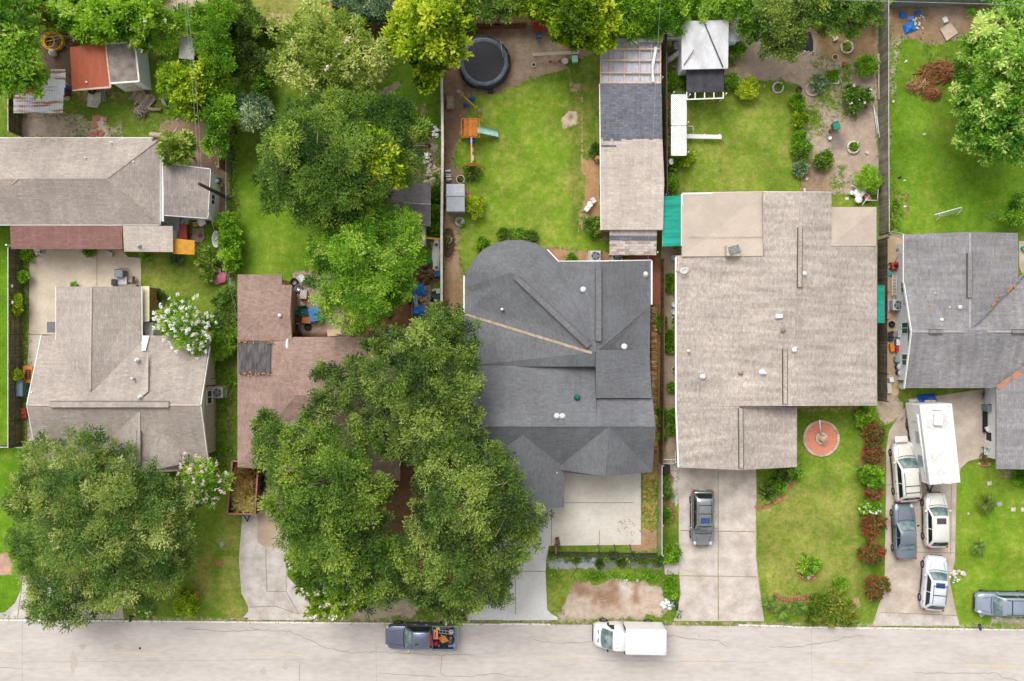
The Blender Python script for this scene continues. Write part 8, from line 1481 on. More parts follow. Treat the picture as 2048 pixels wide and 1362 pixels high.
for k in(-1,1):b=MB();b.blob(m_+d*k*1.15,(.2,.2,.06),12,6);b.build('seat',oldwood,r);b=MB();b.blob(m_+s_*k*.35-Vector((0,0,.25)),(.3,.16,.08),8,5);b.bar(m_+s_*k*.35-d*.25-Vector((0,0,.2)),m_+s_*k*.35+d*.25-Vector((0,0,.2)),.1);b.build('foot_frame',cm('seesaw_blue',40,86,150),r);b=MB();e=m_+d*k*.8;b.bar(e-s_*.18+Vector((0,0,.15)),e+s_*.18+Vector((0,0,.15)),.04);b.build('handle',yelp,r)
r=T('playset','orange cedar playset tower with a swing beam','playset','A2',1305,760)
X0,X1,Y0,Y1=1250,1362,700,812;b=MB()
for k in range(9):b.bar(PT('A2',1272+k*9,708,1.3),PT('A2',1272+k*9,806,1.3),.13,.03,tint=random.random())
b.build('platform',cedar,r);b=MB()
for x in(1252,1360):b.bar(PT('A2',x,704,1.9),PT('A2',x,810,1.9),.05)
for y in(703,812):b.bar(PT('A2',1250,y,1.9),PT('A2',1362,y,1.9),.05)
for k in range(10):b.bar(PT('A2',1265+k*9,804,1.35),PT('A2',1265+k*9,804,1.85),.07,.03)
b.bar(PT('A2',1306,698,2.3),PT('A2',1306,806,2.3),.07);b.build('rails',cedar,r)
for x,y in((1252,705),(1360,705),(1252,808),(1360,808)):b=MB();b.box(PT('A2',x,y,1.0),(.09,.09,2.0));b.build('post',cedar,r)
b=MB();b.slab([PT('A2',1246,775,.5),PT('A2',1278,765,1.25),PT('A2',1282,798,1.25),PT('A2',1248,805,.5)],[(0,1,2,3)],.04);b.build('climbing_ramp',cedar,r)
b=MB();b.bar(PT('A2',1311,812,2.1),PT('A2',1313,965,2.1),.12,.12);b.build('swing_beam',mat('light_cedar',A(226,176,120)),r)
for e_ in((1258,990),(1392,994)):b=MB();b.bar(PT('A2',1313,962,2.05),PT('A2',*e_,0),.09);b.build('leg',cedar,r)
b=MB();b.bar(PT('A2',1285,977,1.0),PT('A2',1345,978,1.0),.07);b.build('brace',cedar,r)
r=T('slide','pale mint green slide running east from the cedar playset','slide','A2',1405,785);b=MB();a,c=PT('A2',1345,768,1.3),PT('A2',1470,795,.25);vs=[]
for k in range(13):
 t=k/12;p=a.lerp(c,t);p.z=1.3-1.05*(t**1.15);
 for y,z in((-.27,.14),(-.25,0),(.25,0),(.27,.14)):vs.append((p.x-y*.2,p.y+y,p.z+z))
b.add(vs,[(k*4+j,(k+1)*4+j,(k+1)*4+j+1,k*4+j+1)for k in range(12)for j in range(3)],smooth=True);b.build('chute',cm('mint_slide',190,234,214,rough=.35),r);b=MB();b.bar(a+Vector((0,-.33,-.02)),c+Vector((0,-.33,-.02)),.06,.14);b.bar(a+Vector((0,.3,.02)),c+Vector((0,.3,.02)),.05,.1);b.build('side_rail',cm('slide_green',60,160,110),r)
r=T('saucer_swing','round blue saucer swing under the cedar swing beam','swing','A2',1312,833,.4);c=PT('A2',1312,833,.45);b=MB();b.torus(c,.3,.03,24,6);b.lathe([(.02,-.02),(.29,0)],18,c,cap=False);b.build('saucer',cm('swing_blue',60,120,200),r);b=MB();b.tube([c+Vector((.25,0,0)),PT('A2',1311,833,2.05)],.012,4);b.tube([c-Vector((.25,0,0)),PT('A2',1311,833,2.05)],.012,4);b.build('ropes',whitep,r)
for i,(y,m_)in enumerate(((885,cm('amber_seat',226,200,110)),(935,whitep))):r=T('swing',['amber','white'][i]+' swing seat hanging from the cedar beam','swing','A2',1317,y,.4);c=PT('A2',1317,y,.45);b=MB();b.box(c,(.2,.45,.04));b.build('seat',m_,r);b=MB();b.tube([c+Vector((0,.2,0)),PT('A2',1312,y-8,2.05)],.01,4);b.tube([c-Vector((0,.2,0)),PT('A2',1312,y+8,2.05)],.01,4);b.build('chains',metal_g,r)
r=T('resin_shed','small pale grey plastic storage shed with a ribbed roof by the white topped fence','shed','A2',1215,1170);b=MB();sh=[P(893,368,2.0),P(929,368,2.0),P(929,423,2.0),P(893,423,2.0)]
c=(sh[0]+sh[2])/2;b.box((c.x,c.y,.95),(1.4,2.15,1.9));b.build('body',cm('resin_grey',176,180,184),r)
for k,(y0,y1,z0_,z1_)in enumerate(((368,391,1.9,2.2),(391,423,2.2,1.9))):
 b=MB();b.slab([P(893,y0,z0_),P(929,y0,z0_),P(929,y1,z1_),P(893,y1,z1_)],[(0,1,2,3)],.05)
 for j in range(8):t=(j+.5)/8;yy=y0+(y1-y0)*t;zz=z0_+(z1_-z0_)*t;b.bar(P(894,yy,zz+.02),P(928,yy,zz+.02),.03,.03)
 b.build('roof_panel',mat('resin_roof',A(200,204,210),A(184,188,196)),r)
b=MB();b.bar(P(892,391,2.24),P(930,391,2.24),.14,.05);b.build('ridge',cm('resin_ridge',170,176,186),r);b=MB();b.box((c.x+.71,c.y,.9),(.03,.9,1.6));b.build('door',cm('resin_door',150,154,160),r)
solid_ring('round planter edged in white shells above the plastic storage shed',*q('A2',1248,1066),.38,.08,.3,stone_w,L_oak,3,6);solid_ring('flat white round planter below the plastic storage shed',*q('A2',1242,1315),.42,.36,.22,whitep,L_mid,4,6);box('toy','black and white striped cylinder bag above the plastic storage shed','bag','A2',1178,1045,.4,.9,.4,mat('striped_cyl',A(226,224,220),A(60,60,62),sc=2,stretch=(.1,3,1),contrast=(.48,.52)),.1)
ring('brick edged bed curving beside the white topped fence',896,486,.62,.12,.12,brickr,L_oakd,10,(-2.2,1.4),'brick_bed','garden bed',2,sy=2.2);solid_ring('round grey pot in the brick edged bed',*q('B2',1173,88),.34,.06,.3,stone_w,L_oak,5,6)
chair('leftmost white plastic chair beside the tan outbuilding','A3',482,1240,whitep,2.5,.8);table('round white side table between two white chairs','A3',500,1215,.5,.5,.5,whitep,0,rnd=True);chair('rightmost white plastic chair beside the tan outbuilding','A3',520,1192,whitep,.6,.8)
r=T('chiminea','terracotta chiminea against the outbuilding wall','chiminea','A3',548,948);c=PT('A3',548,948);b=MB();b.lathe([(.2,0),(.3,.25),(.26,.5),(.12,.65),(.1,.9),(.13,.95)],16,c);b.build('body',mat('clay_orange',A(206,140,110),A(186,118,90)),r);b=MB();b.blob((c.x-.25,c.y-.08,.3),(.08,.1,.1),8,6);b.build('mouth',blackp,r)
solid_ring('round planter rim against the outbuilding wall',1193,300,.5,.06,.25,stone_w)
# ---- white lattice garden
latm=mat('white_lattice',A(246,246,244),A(236,236,234));r=T('lattice_pergola','white lattice topped pergola in two panels beside the square lawn','pergola','A3',1030,740);zL=2.1
for(ya,yb)in((562,739),(747,920)):
 b=MB();p00,p11=PT('A3',986,yb,zL),PT('A3',1073,ya,zL);w_,h_=p11.x-p00.x,p11.y-p00.y;s_=.17
 k=-h_
 while k<w_:
  x0=max(0,k);y0=x0-k;x1=min(w_,k+h_);y1=x1-k
  if x1>x0:b.bar((p00.x+x0,p00.y+y0,zL),(p00.x+x1,p00.y+y1,zL),.07,.012)
  x0=max(0,k);y0=h_-(x0-k);x1=min(w_,k+h_);y1=h_-(x1-k)
  if x1>x0:b.bar((p00.x+x0,p00.y+y0,zL+.014),(p00.x+x1,p00.y+y1,zL+.014),.07,.012)
  k+=s_
 o=b.build('lattice_panel',latm,r);b=MB()
 for(xa,yy,xb,y2)in((986,ya,1073,ya),(986,yb,1073,yb),(986,ya,986,yb),(1073,ya,1073,yb)):b.bar(PT('A3',xa,yy,zL+.01),PT('A3',xb,y2,zL+.01),.06,.05)
 b.build('edge_rail',latm,o)
for x in(988,1071):
 for y in(566,742,916):b=MB();b.box(PT('A3',x,y,1.03),(.08,.08,2.06));b.build('post',latm,r)
board('bed','orange brown mulch strip left of the white lattice pergola','mulch bed','A3',[(962,570),(980,570),(978,930),(955,930)],.05,mat('mulch_orange',A(170,104,62),A(140,84,52),sc=6),.04)
r=T('plank_bench','narrow white bench running east from the lattice pergola','bench','A3',1180,808);b=MB()
for k in(-1,0,1):b.bar(PT('A3',1077,807+k*8.2,.48),PT('A3',1283,811+k*8.2,.48),.105,.04)
b.build('planks',trim_w,r)
for x in(1095,1180,1268):b=MB();b.box(PT('A3',x,809,.23),(.1,.35,.44));b.build('leg',trim_w,r)
r=T('hoop','thin white bent frame on the lawn above the narrow white bench','frame','A3',1098,765);b=MB();b.tube([PT('A3',1080,747,.4),PT('A3',1112,748,.45),PT('A3',1118,760,.3),PT('A3',1113,792,.05)],.03);b.build('tube',trim_w,r);b=MB();b.box(PT('A3',1114,780,.05),(.12,.6,.04));b.build('board',stone_w,r)
r=T('staircase','white wooden steps leading up to the white shed','steps','A3',1005,330);b=MB()
for k in range(8):t=(k+.5)/8;b.bar(PT('A3',968+80*t,344-58*t,.15+.9*t),PT('A3',968+80*t,374-62*t,.15+.9*t),.26,.04)
b.build('treads',trim_w,r);b=MB();b.bar(PT('A3',966,345,.05),PT('A3',1050,285,1.0),.05,.2);b.bar(PT('A3',966,378,.05),PT('A3',1050,312,1.0),.05,.2);b.build('stringers',lumber,r)
board('plank','brown plank lying from the fence to the screen porch','board','A3',[(945,378),(952,374),(1030,400),(1026,408)],.12,woodm);box('washing_machine','pale blue grey appliance between the steps and the white flat trailer','appliance','A3',1013,285,.5,.6,.6,cm('pale_appliance',206,216,224),.1)
box('planter_box','yellow and black tool case against the white shed east wall','case','A3',1330,300,.25,.7,.3,yelp,.1);r=T('garden_statue','small white statue at the right edge of the screen porch','statue','A3',1305,503);c=PT('A3',1305,505);b=MB();b.lathe([(.16,0),(.12,.1),(.07,.4),(.1,.55),(.05,.62),(.08,.7),(.02,.8)],12,c);b.build('figure',whitep,r);b=MB();b.box((c.x,c.y,.05),(.4,.3,.1));b.build('base',whitep,r)
chair('white rounded chair seen through the black mesh porch roof','A3',1165,510,whitep,.4);r=T('pedestal_fan','white pedestal ornament at the foot of the tan outbuilding east wall','ornament','A3',972,970);c=PT('A3',972,970,0);b=MB();b.M=Matrix.Translation((c.x,c.y,.8))@Matrix.Rotation(R(30),4,'Y');b.lathe([(.02,0),(.24,.02),(.25,.05)],16);b.build('dish',whitep,r);b=MB();b.tube([(c.x,c.y,0),(c.x,c.y,.8)],.03);b.build('stem',whitep,r)
box('planter_box','brown timber trough at the north side of the small dark plants by the lattice','planter','A3',990,1003,.6,.2,.25,mat('terracotta',A(190,120,90)),-.05);pot('white corner finial on the flat tan roof edge beside the awning',*q('A3',1066,1165),.1,.1,whitep)if 0 else None
# ---- bare garden
for i,(t,x,y,Rr,pl,lb)in enumerate([('A3',1600,522,.5,L_mid,'white ring planter just below the row of stakes, left side'),('A4',488,283,.56,L_pale,'white ring planter in the brown upper corner of the bare garden'),('A4',525,875,.56,L_mid,'white ring planter with red and green plants in the bare garden')]):
 x_=(x if t=='A4' else 80);solid_ring(lb,*q('A4',x_,y if t=='A4' else 522),Rr,.17,.2,stone_w,pl,i+10,10)
solid_ring('half buried white ring around the grey green shrub',*q('A4',285,530),.6,.12,.15,stone_w,fill=mat('garden_dirt',A(178,160,144)));solid_ring('faint sandy ring with a small hole in the brown corner',*q('A4',421,340),.3,.1,.06,mat('sand',A(206,180,140)))
r=T('frame_planter','square white timber frame around a small shrub','planter','A4',410,470);b=MB()
for p_,q_ in(((380,438),(440,438)),((440,438),(440,495)),((440,495),(380,492)),((380,492),(380,438))):b.bar(PT('A4',*p_,.15),PT('A4',*q_,.15),.08,.2)
b.build('frame',trim_w,r);b=MB();b.bar(PT('A4',440,440,.3),PT('A4',460,490,.05),.05);b.build('prop',trim_w,r)
for i,(x,y,dx,dy)in enumerate([(40,450,10,-14),(85,455,8,-14),(110,445,9,-12),(140,440,9,-13),(180,435,10,-14),(210,432,9,-10),(245,430,10,-12),(0,515,12,-20),(385,170,3,-14)]):
 r=T('stake',['first','second','third','fourth','fifth','sixth','seventh','lowest','topmost'][i]+(' white stake counted from the left along the upper edge of the square lawn' if i<7 else(' white stake beside the ring planter at the lawn corner' if i==7 else ' white stake in the brown corner near the trees')),'stake','A4',x,y,0,'white garden stakes');b=MB();b.tube([PT('A4',x-dx/2,y-dy/2,.0),PT('A4',x+dx/2,y+dy/2,.6)],.025);b.build('shaft',whitep,r);b=MB();b.blob(PT('A4',x+dx/2,y+dy/2,.6),.035,6,5);b.build('tip',whitep,r)
tarp('sheet of black garden plastic under the spreading tree','A4',240,250,1.3,1.5,.12,blackp,5,.1,'plastic_sheet','plastic sheet');tarp('ragged black plastic strip left of the black garden plastic','A4',165,290,1.9,.5,.1,blackp,6,-.1,'plastic_sheet','plastic sheet')
rubble('rim of pale scraps along the lower edge of the black garden plastic','A4',230,312,1.4,.12,22,stone_w,(.05,.14),12,'edge_scraps','scraps',.03);box('cinder_block','white block at the edge of the black garden plastic','block','A4',172,332,.5,.4,.25,whitep,.1);box('cinder_block','pale stone standing in the brown garden corner','stone','A4',415,232,.4,.3,.25,stone_w,.5);pot('small red and white pot on the ground right of the framed shrub',*q('A4',470,380),.14,.15,redp)
board('plywood_sheet','pale board lying at the top right beside the white shed','board','A3',[(1475,180),(1495,175),(1524,182),(1520,203),(1490,198)],.1,stone_w)
tyre('dark brown half buried tyre at the lawn corner','A4',205,532,0,.26,cm('brown_tyre',96,74,66));bin_('dark green barrow with a tarp in the bare garden','A4',415,755,.55,.6,.5,cm('garden_green',50,140,110),.3,'garden_cart','cart');pot('small white pot below the green barrow',*q('A4',386,820),.14,.2,whitep);box('bucket_red','small dark red pot beside the green barrow','pot','A4',390,778,.22,.22,.2,cm('maroon2',120,60,56))
for i,(x,y,rr)in enumerate([(550,1147,.42),(509,1147,.16),(572,1142,.26),(548,1186,.28)]):r=T('bucket',['largest round white tub','smallest white pot','right hand white tub','lower white tub'][i]+' of the cluster at the garden end','tub','A4',x,y);c=PT('A4',x,y);b=MB();b.lathe([(rr*.8,0),(rr,.4),(rr*1.03,.42),(rr*.6,.46),(.01,.47)],18,c);b.build('tub',whitep,r);b=MB();b.torus((c.x,c.y,.43),rr,.02,20,5);b.build('rim',whitep,r)
r=T('frame_stack','white tubular frame leaning over the reddish box at the garden end','frame','A4',620,1160);b=MB()
for p_,q_ in(((518,1095),(625,1155)),((625,1155),(582,1215)),((600,1185),(672,1188)),((672,1188),(677,1115))):b.tube([PT('A4',*p_,.4),PT('A4',*q_,.4)],.035)
b.build('tubes',trim_w,r);b=MB();b.box(PT('A4',610,1170,.2),(.5,.45,.35),.3);b.build('base',brickr,r)
for i,(a,c)in enumerate((((650,630),(672,790)),((668,690),(684,815)))):r=T('pvc_pipe',['upper','lower'][i]+' white pipe leaning on the long grey fence','pipe','A4',*a);b=MB();b.tube([PT('A4',*a,.1),PT('A4',*c,.3)],.04);b.build('tube',whitep,r);b=MB();b.blob(PT('A4',*a,.1),.06,8,6);b.build('joint',whitep,r)
board('timber_beam','long pale beam lying along the base of the long grey fence','beam','A4',[(672,318),(686,318),(692,585),(680,588)],.2,lumber,.12)
for i,(x,y)in enumerate([(533,556),(500,645),(545,672),(376,897),(300,967),(396,962),(250,1060),(237,1125),(605,905),(405,1212)]):box('stone',['white stone on the big dark shrub','white stone left of the big dark shrub base','white stone below the big dark shrub','white stone above the lower round shrub','white stone left of the lower round shrub','white stone right of the lower round shrub','pale stick stone at the lower garden edge','small pale pot stone against the beige roof','pale stone right of the lowest ring planter','pale stone on the beige roof edge by the flat panel'][i],'stone','A4',x,y,.22,.16,.12,stone_w,i*.7,1.0 if i==0 else(2.8 if i==9 else 0))
# ---- far right yard
tarp('crumpled bright blue tarp, largest of the pieces on the leaf litter','A4',860,165,1.0,.85,.35,tarpb,7,.4);tarp('upper left crumpled blue tarp on the leaf litter','A4',820,90,.6,.5,.25,tarpb,8);tarp('upper right small blue tarp piece','A4',910,78,.5,.35,.2,tarpb,9);tarp('middle blue tarp piece mixed with white scraps','A4',870,110,.6,.4,.2,mat('blue_white',A(150,180,226),A(60,130,220),sc=4),10)
rubble('white plastic scraps around the blue tarps','A4',905,130,.7,.8,26,whitep,(.04,.14),13,'plastic_scraps','scraps',.05);board('plywood_sheet','weathered tilted plywood square on the far right yard','plywood','A4',[(1043,172),(1105,132),(1150,195),(1082,242)],.12,mat('sun_ply',A(210,190,172),A(190,168,150),sc=2));box('cloth','white crumpled bag above the tilted plywood square','bag','A4',1066,122,.35,.4,.2,whitep,.4)
sticks('big heap of rusty brown dead branches on the far right lawn','A4',1055,430,1.9,.95,260,mat('rust_branch',A(190,128,84),A(146,92,58),sc=3,tint=.4),(.5,1.4),.028,14,.7,'brush_pile','brush',.4,1.0);sticks('straw coloured twig heap at the lower left of the brown branch heap','A4',910,510,.95,.55,170,mat('straw_branch',A(206,166,120),A(160,116,78),sc=3,tint=.4),(.4,1.0),.025,15,.5,'brush_pile','brush');sticks('lower heap of brown brush beside the tree foliage','A4',990,555,.8,.5,120,mat('rust_branch',A(190,128,84)),(.4,1.0),.025,16,.45,'brush_pile','brush')
for i,(x,y,m_)in enumerate([(834,362,whitep),(764,606,whitep),(829,1068,whitep),(801,1048,blackp),(948,795,stone_w),(836,1230,whitep)]):rubble(['white litter in the upper part of the far right lawn','pale litter near the white fence edge','white litter below the small black object','small black object','pale crumb of litter in the middle','tiny white litter near the goal frame'][i]+' of the far right lawn','A4',x,y,.12,.12,4,m_,(.05,.11),20+i,'litter','litter',.03)
r=T('goal_frame','white tubular goal frame lying on the far right lawn','goal frame','A4',1090,1260);b=MB()
for p_,q_,z_ in(((1010,1272),(1170,1228),.9),((1010,1272),(1035,1265),.9),((1170,1228),(1170,1248),.9)):b.tube([PT('A4',*p_,z_),PT('A4',*q_,z_ if p_[0]==1010 and q_[0]==1170 else.3)],.04)
b.tube([PT('A4',1040,1270,.8),PT('A4',1042,1285,.05),PT('A4',1020,1305,.05)],.03);b.tube([PT('A4',1168,1245,.3),PT('A4',1140,1275,.05)],.025);b.build('tubes',whitep,r);b=MB()
for k in range(12):t=k/11;b.tube([PT('A4',1030+130*t,1266-34*t,.88),PT('A4',1050+90*t,1282-10*t,.05)],.006,3)
for k in range(4):b.tube([PT('A4',1033+k*4,1270+k*4,.75-.2*k),PT('A4',1160-k*6,1236+k*8,.75-.2*k)],.006,3)
b.build('net',lead,r)
# ---- side strip by purple house
r=T('ladder','white ladder leaning in the strip left of the purple grey house','ladder','B4',770,360);b=MB();b.bar(PT('B4',762,300,.6),PT('B4',758,418,.3),.06);b.bar(PT('B4',786,300,.6),PT('B4',782,418,.3),.06);b.build('side_rails',whitep,r);b=MB()
for k in range(6):b.bar(PT('B4',762,318+k*18,.5),PT('B4',784,318+k*18,.5),.05)
b.build('rungs',whitep,r)
r=T('lawn_mower','red push mower in the strip left of the purple grey house','lawn mower','B4',768,240);c=PT('B4',768,242);b=MB();b.box((c.x,c.y,.3),(.7,.55,.22),.1);b.build('deck',redp,r);b=MB();b.lathe([(.15,.4),(.17,.52),(.05,.6)],12,c);b.build('engine',blackp,r);b=MB();b.tube([c+Vector((-.1,.2,.4)),c+Vector((.0,.9,.95)),c+Vector((.3,.9,.95)),c+Vector((.25,.2,.4))],.025);b.build('handle',redp,r)
for s,e_ in((-1,-1),(-1,1),(1,-1),(1,1)):wheel(r,c.x+s*.33-r.location.x,c.y+e_*.22-r.location.y,.13,.08)
tarp('teal cloth below the red push mower','B4',742,290,.5,.5,.15,cm('teal_cloth',100,170,180),11,name='cloth',cat='cloth');box('garden_tap','white metal fitting at the top of the side strip','tap','B4',788,150,.2,.3,.5,metal_g,.2)
tyre('black tyre below the white topped AC unit','B4',753,588,0,.26,rim=blackp);rubble('heap of dark buckets and pots below the black tyre','B4',745,660,.28,.5,16,cm('dk_mix',70,66,76),(.1,.2),17,'pot_heap','pots',.3)
box('cooler','grey white bin lid beside the dark pot heap','bin','B4',787,645,.42,.55,.7,cm('greywhite',206,212,214));box('cooler','blue cooler with a white lid in the side strip','cooler','B4',790,694,.6,.48,.5,bluep,0,0,whitep);box('crate','orange crate in the side strip','crate','B4',748,725,.3,.62,.35,cm('crate_orange',232,140,40),.1);box('crate','crimson crate right of the orange crate','crate','B4',783,735,.42,.35,.4,cm('crimson',200,40,60),.1);box('crate','yellow edged basket below the crimson crate','basket','B4',818,762,.4,.35,.5,cm('basket',170,160,70),.2);rubble('brown rag pile under the yellow edged basket','B4',808,790,.3,.2,10,cm('brown_rag',120,74,64),(.1,.18),18,'rag_heap','rags',.15)
box('storage_tote','silver tote above the two white lidded bins','tote','B4',774,795,.32,.4,.5,cm('silver_tote',150,160,170),-.1)
for i,(x,y)in enumerate([(785,840),(790,876)]):c=PT('B4',x,y);r=thing('trash_can',['upper','lower'][i]+' of the two round white lidded bins in the side strip','bin',c);b=MB();b.lathe([(.2,0),(.25,.6)],16,c);b.build('body',cm('navy_can',50,66,86),r);b=MB();b.lathe([(.26,.6),(.27,.64),(.15,.7),(.02,.71)],16,c);b.build('lid',cm('lid_pale',206,214,224),r)
box('toilet','white ceramic pieces at the end of the side strip','ceramic','B4',742,915,.3,.35,.4,whitep,.2);box('planter_box','white box with small plants at the end of the side strip','planter','B4',733,965,.3,.8,.3,cm('offwhite',214,214,200),.05);pot('pale round pot at the house corner end of the side strip',*q('B4',812,952),.28,.3,stone_w)
# ---- driveway right
tarp('bright blue tarp piled behind the camper trailer','B4',962,1028,1.6,.75,.6,mat('deep_blue_tarp',A(16,84,176),A(40,110,206),sc=3,rough=.4),12,.12);box('cardboard_box','white carton on the blue tarp behind the camper','box','B4',960,1045,.9,.3,.12,stone_w,0,.6);tarp('white umbrella cloth at the corner of the blue tarp','B4',888,1052,.75,.75,.5,whitep,13,.3,'umbrella','umbrella')
bin_('grey wheeled bin with a yellow sticker left of the camper','B4',855,1165,.55,.75,.8,cm('bin_grey',96,96,102));tarp('heap of black garbage bags left of the camper','B4',878,1190,1.05,.9,.6,cm('bag_black',70,72,78,rough=.35),14,.3,'garbage_bags','garbage bags');r=T('toy_car','white and blue ride-on toy beside the camper','ride-on toy','B4',900,1265);c=PT('B4',900,1263);b=MB();b.box((c.x,c.y,.3),(.7,.62,.35),-.1);b.build('body',whitep,r);b=MB();b.box((c.x-.05,c.y+.0,.5),(.42,.38,.06),-.1);b.build('seat',cm('toy_blue',50,90,140),r)
for s,e_ in((-1,-1),(-1,1),(1,-1),(1,1)):wheel(r,s*.28,e_*.3,.13,.1)
board('foam_sheet','white foam sheet lying over the hood end of the cream minivan','sheet','B4',[(775,1252),(848,1248),(855,1285),(778,1288)],1.0,cm('foam',240,226,226),.06);rubble('white stones on the lawn edge right of the driveway','C4',1145,728,.55,.35,12,stone_w,(.1,.22),19,'stones','stones',.08);rubble('two white stones below the driveway edge stones','C4',1140,770,.5,.15,5,whitep,(.06,.12),21,'stones','stones',.03)
r=T('sofa','black outdoor sofa along the white wall at the right edge driveway','sofa','B4',1320,1160);c=PT('B4',1322,1155);b=MB();b.box((c.x,c.y,.25),(.85,2.0,.42));b.build('seat',cm('sofa_black',44,40,42),r);b=MB();b.box((c.x+.38,c.y,.6),(.16,2.0,.5));b.build('backrest',cm('sofa_black',44,40,42),r)
r=T('surfboard','orange yellow board standing behind the black outdoor sofa','board','B4',1357,1165);b=MB();b.blob(PT('B4',1357,1165,.8),(.12,.75,.5),14,8);b.build('deck',cm('amber_board',226,176,90),r);b=MB();b.blob(PT('B4',1362,1165,.8),(.03,.65,.42),12,8);b.build('stripe',woodm,r)
bin_('blue grey lidded bin at the green door by the right edge','B4',1305,1080,.62,.6,.95,cm('bluegrey_bin',130,140,150));bin_('black round bin at the lower end of the outdoor sofa','B4',1330,1248,.75,.7,.9,blackp);box('cushion','white cushion on the black outdoor sofa','cushion','B4',1302,1202,.35,.35,.15,whitep,.4,.47);box('planter_box','white box on the green step near the right edge','box','B4',1340,1070,.5,.25,.4,whitep)
r=T('bicycle','dark rusty bicycle leaning at the corner of the purple grey house','bicycle','B4',1300,995)
for y in(985,1012):b=MB();p=PT('B4',1300,y,.32);b.M=Matrix.Translation(p)@Matrix.Rotation(R(75),4,'Z')@Matrix.Rotation(R(60),4,'X');b.torus((0,0,0),.3,.03,20,6);b.build('wheel',cm('rusty_black',96,60,66),r)
b=MB();b.tube([PT('B4',1300,985,.32),PT('B4',1306,998,.7),PT('B4',1300,1012,.32),PT('B4',1296,998,.4),PT('B4',1300,985,.32)],.025);b.build('frame',cm('rusty_black',96,60,66),r);b=MB();b.tube([PT('B4',1285,982,.9),PT('B4',1305,980,.9)],.02);b.build('handlebar',chrome,r)
r=T('rocking_bench','white and green metal garden seat at the lower right house corner','garden seat','C4',1310,20);c=PT('B4',1312,1335);b=MB();b.box((c.x,c.y,.42),(.7,.6,.05));b.build('seat',cm('mint_white',214,236,224),r);b=MB();b.box((c.x,c.y+.32,.7),(.7,.05,.5));b.build('backrest',cm('mint_white',214,236,224),r)
for s in(-1,1):b=MB();b.bar((c.x+s*.33,c.y-.25,0),(c.x+s*.33,c.y-.25,.42),.05);b.build('leg',greenp,r);b=MB();b.bar((c.x+s*.33,c.y+.28,0),(c.x+s*.33,c.y+.28,.42),.05);b.build('leg',greenp,r)
pot('small yellow topped pot above the garden seat',*q('B4',1298,1318),.12,.3,yelp);pot('small white pot above the garden seat',*q('B4',1312,1314),.12,.3,whitep);pot('brown planter with a white rim left of the garden seat',*q('C4',1290,38),.24,.3,stone_w,L_red,seed=9)
r=T('oval_planter','long oval tan edged planter on the grass below the garden seat','planter','C4',1300,76);c=PT('C4',1300,76);b=MB();b.lathe([(.3,0),(.32,.2),(.26,.2),(.26,.05)],20,c,sx=1.6,sy=.5,cap=False);b.build('rim',mat('tan_edge',A(226,186,140)),r);b=MB();b.lathe([(.27,0),(.27,.14)],20,c,sx=1.6,sy=.5);b.build('fill',brickr,r)
for i,(x,y)in enumerate([(1473,345),(1532,345),(1332,190),(1392,314),(1208,370),(1286,968)]):box('stepping_stone',['left square stepping stone right of the large sago palm','right square stepping stone near the picture edge','pinkish stone above the large sago palm','round grey utility lid right of the large sago palm','tiny white stone left of the large sago palm','tan stone by the front wheel of the blue grey SUV'][i],'stepping stone','C4',x,y,.34 if i!=4 else.12,.3 if i!=4 else.12,.05,metal_g if i==3 else stone_w,i*.1)
pot('small teal pot at the far right edge by the purple grey house',*q('B4',1530,140),.22,.35,cm('teal_pot',60,180,160));board('patio_edge','tan paved corner at the far right edge by the purple grey house','paving','B4',[(1510,95),(1560,95),(1560,320),(1530,290),(1512,250)],.04,conc_e,.03)
# ---- front yard, right of centre
r=T('fountain','round brick patio ringed in pale stone with a small fountain in the middle','fountain','B4',337,1263);c=PT('B4',337,1263);b=MB();b.lathe([(1.32,0),(1.32,.05)],40,c);b.build('brick_disc',mat('salmon_brick',A(226,150,122),A(206,128,104),sc=9,fine=.2),r);b=MB();g=random.Random(2)
for k in range(40):a=2*math.pi*k/40;b.box((c.x+1.42*math.cos(a),c.y+1.42*math.sin(a),.06),(.2,.2,.13),a,tint=g.random())
b.build('stone_edging',mat('pink_stone',A(220,196,180),A(196,168,152),sc=5,tint=.25),r);b=MB()
for k in range(16):a=2*math.pi*k/16;b.box((c.x+.42*math.cos(a),c.y+.42*math.sin(a),.12),(.16,.15,.16),a,tint=g.random())
b.build('inner_ring',stone_w,r);b=MB();b.lathe([(.3,.05),(.3,.12),(.12,.2),(.1,.6),(.26,.7),(.27,.74),(.1,.7),(.04,.9)],16,c);b.build('basin',mat('sandstone',A(226,190,150),A(206,166,128)),r)
r=T('flagpole','white slanted pole standing at the round brick fountain','pole','B4',338,1245);b=MB();b.tube([PT('B4',339,1250,0),PT('B4',329,1160,1.6)],.05);b.build('shaft',whitep,r);b=MB();b.blob(PT('B4',329,1158,1.62),.07,8,6);b.build('finial',whitep,r)
ring('crescent brick bed with a leafy plant in the front lawn',*q('C4',262,692),.95,.2,.14,brickr,None,0,(1.4,5.4),'brick_bed','garden bed',3,fill=mat('reddish_mulch',A(176,110,84),A(150,92,70),sc=5));box('stone','pale stones at the lower end of the crescent brick bed','stone','C4',262,742,.3,.22,.15,stone_w,.5)
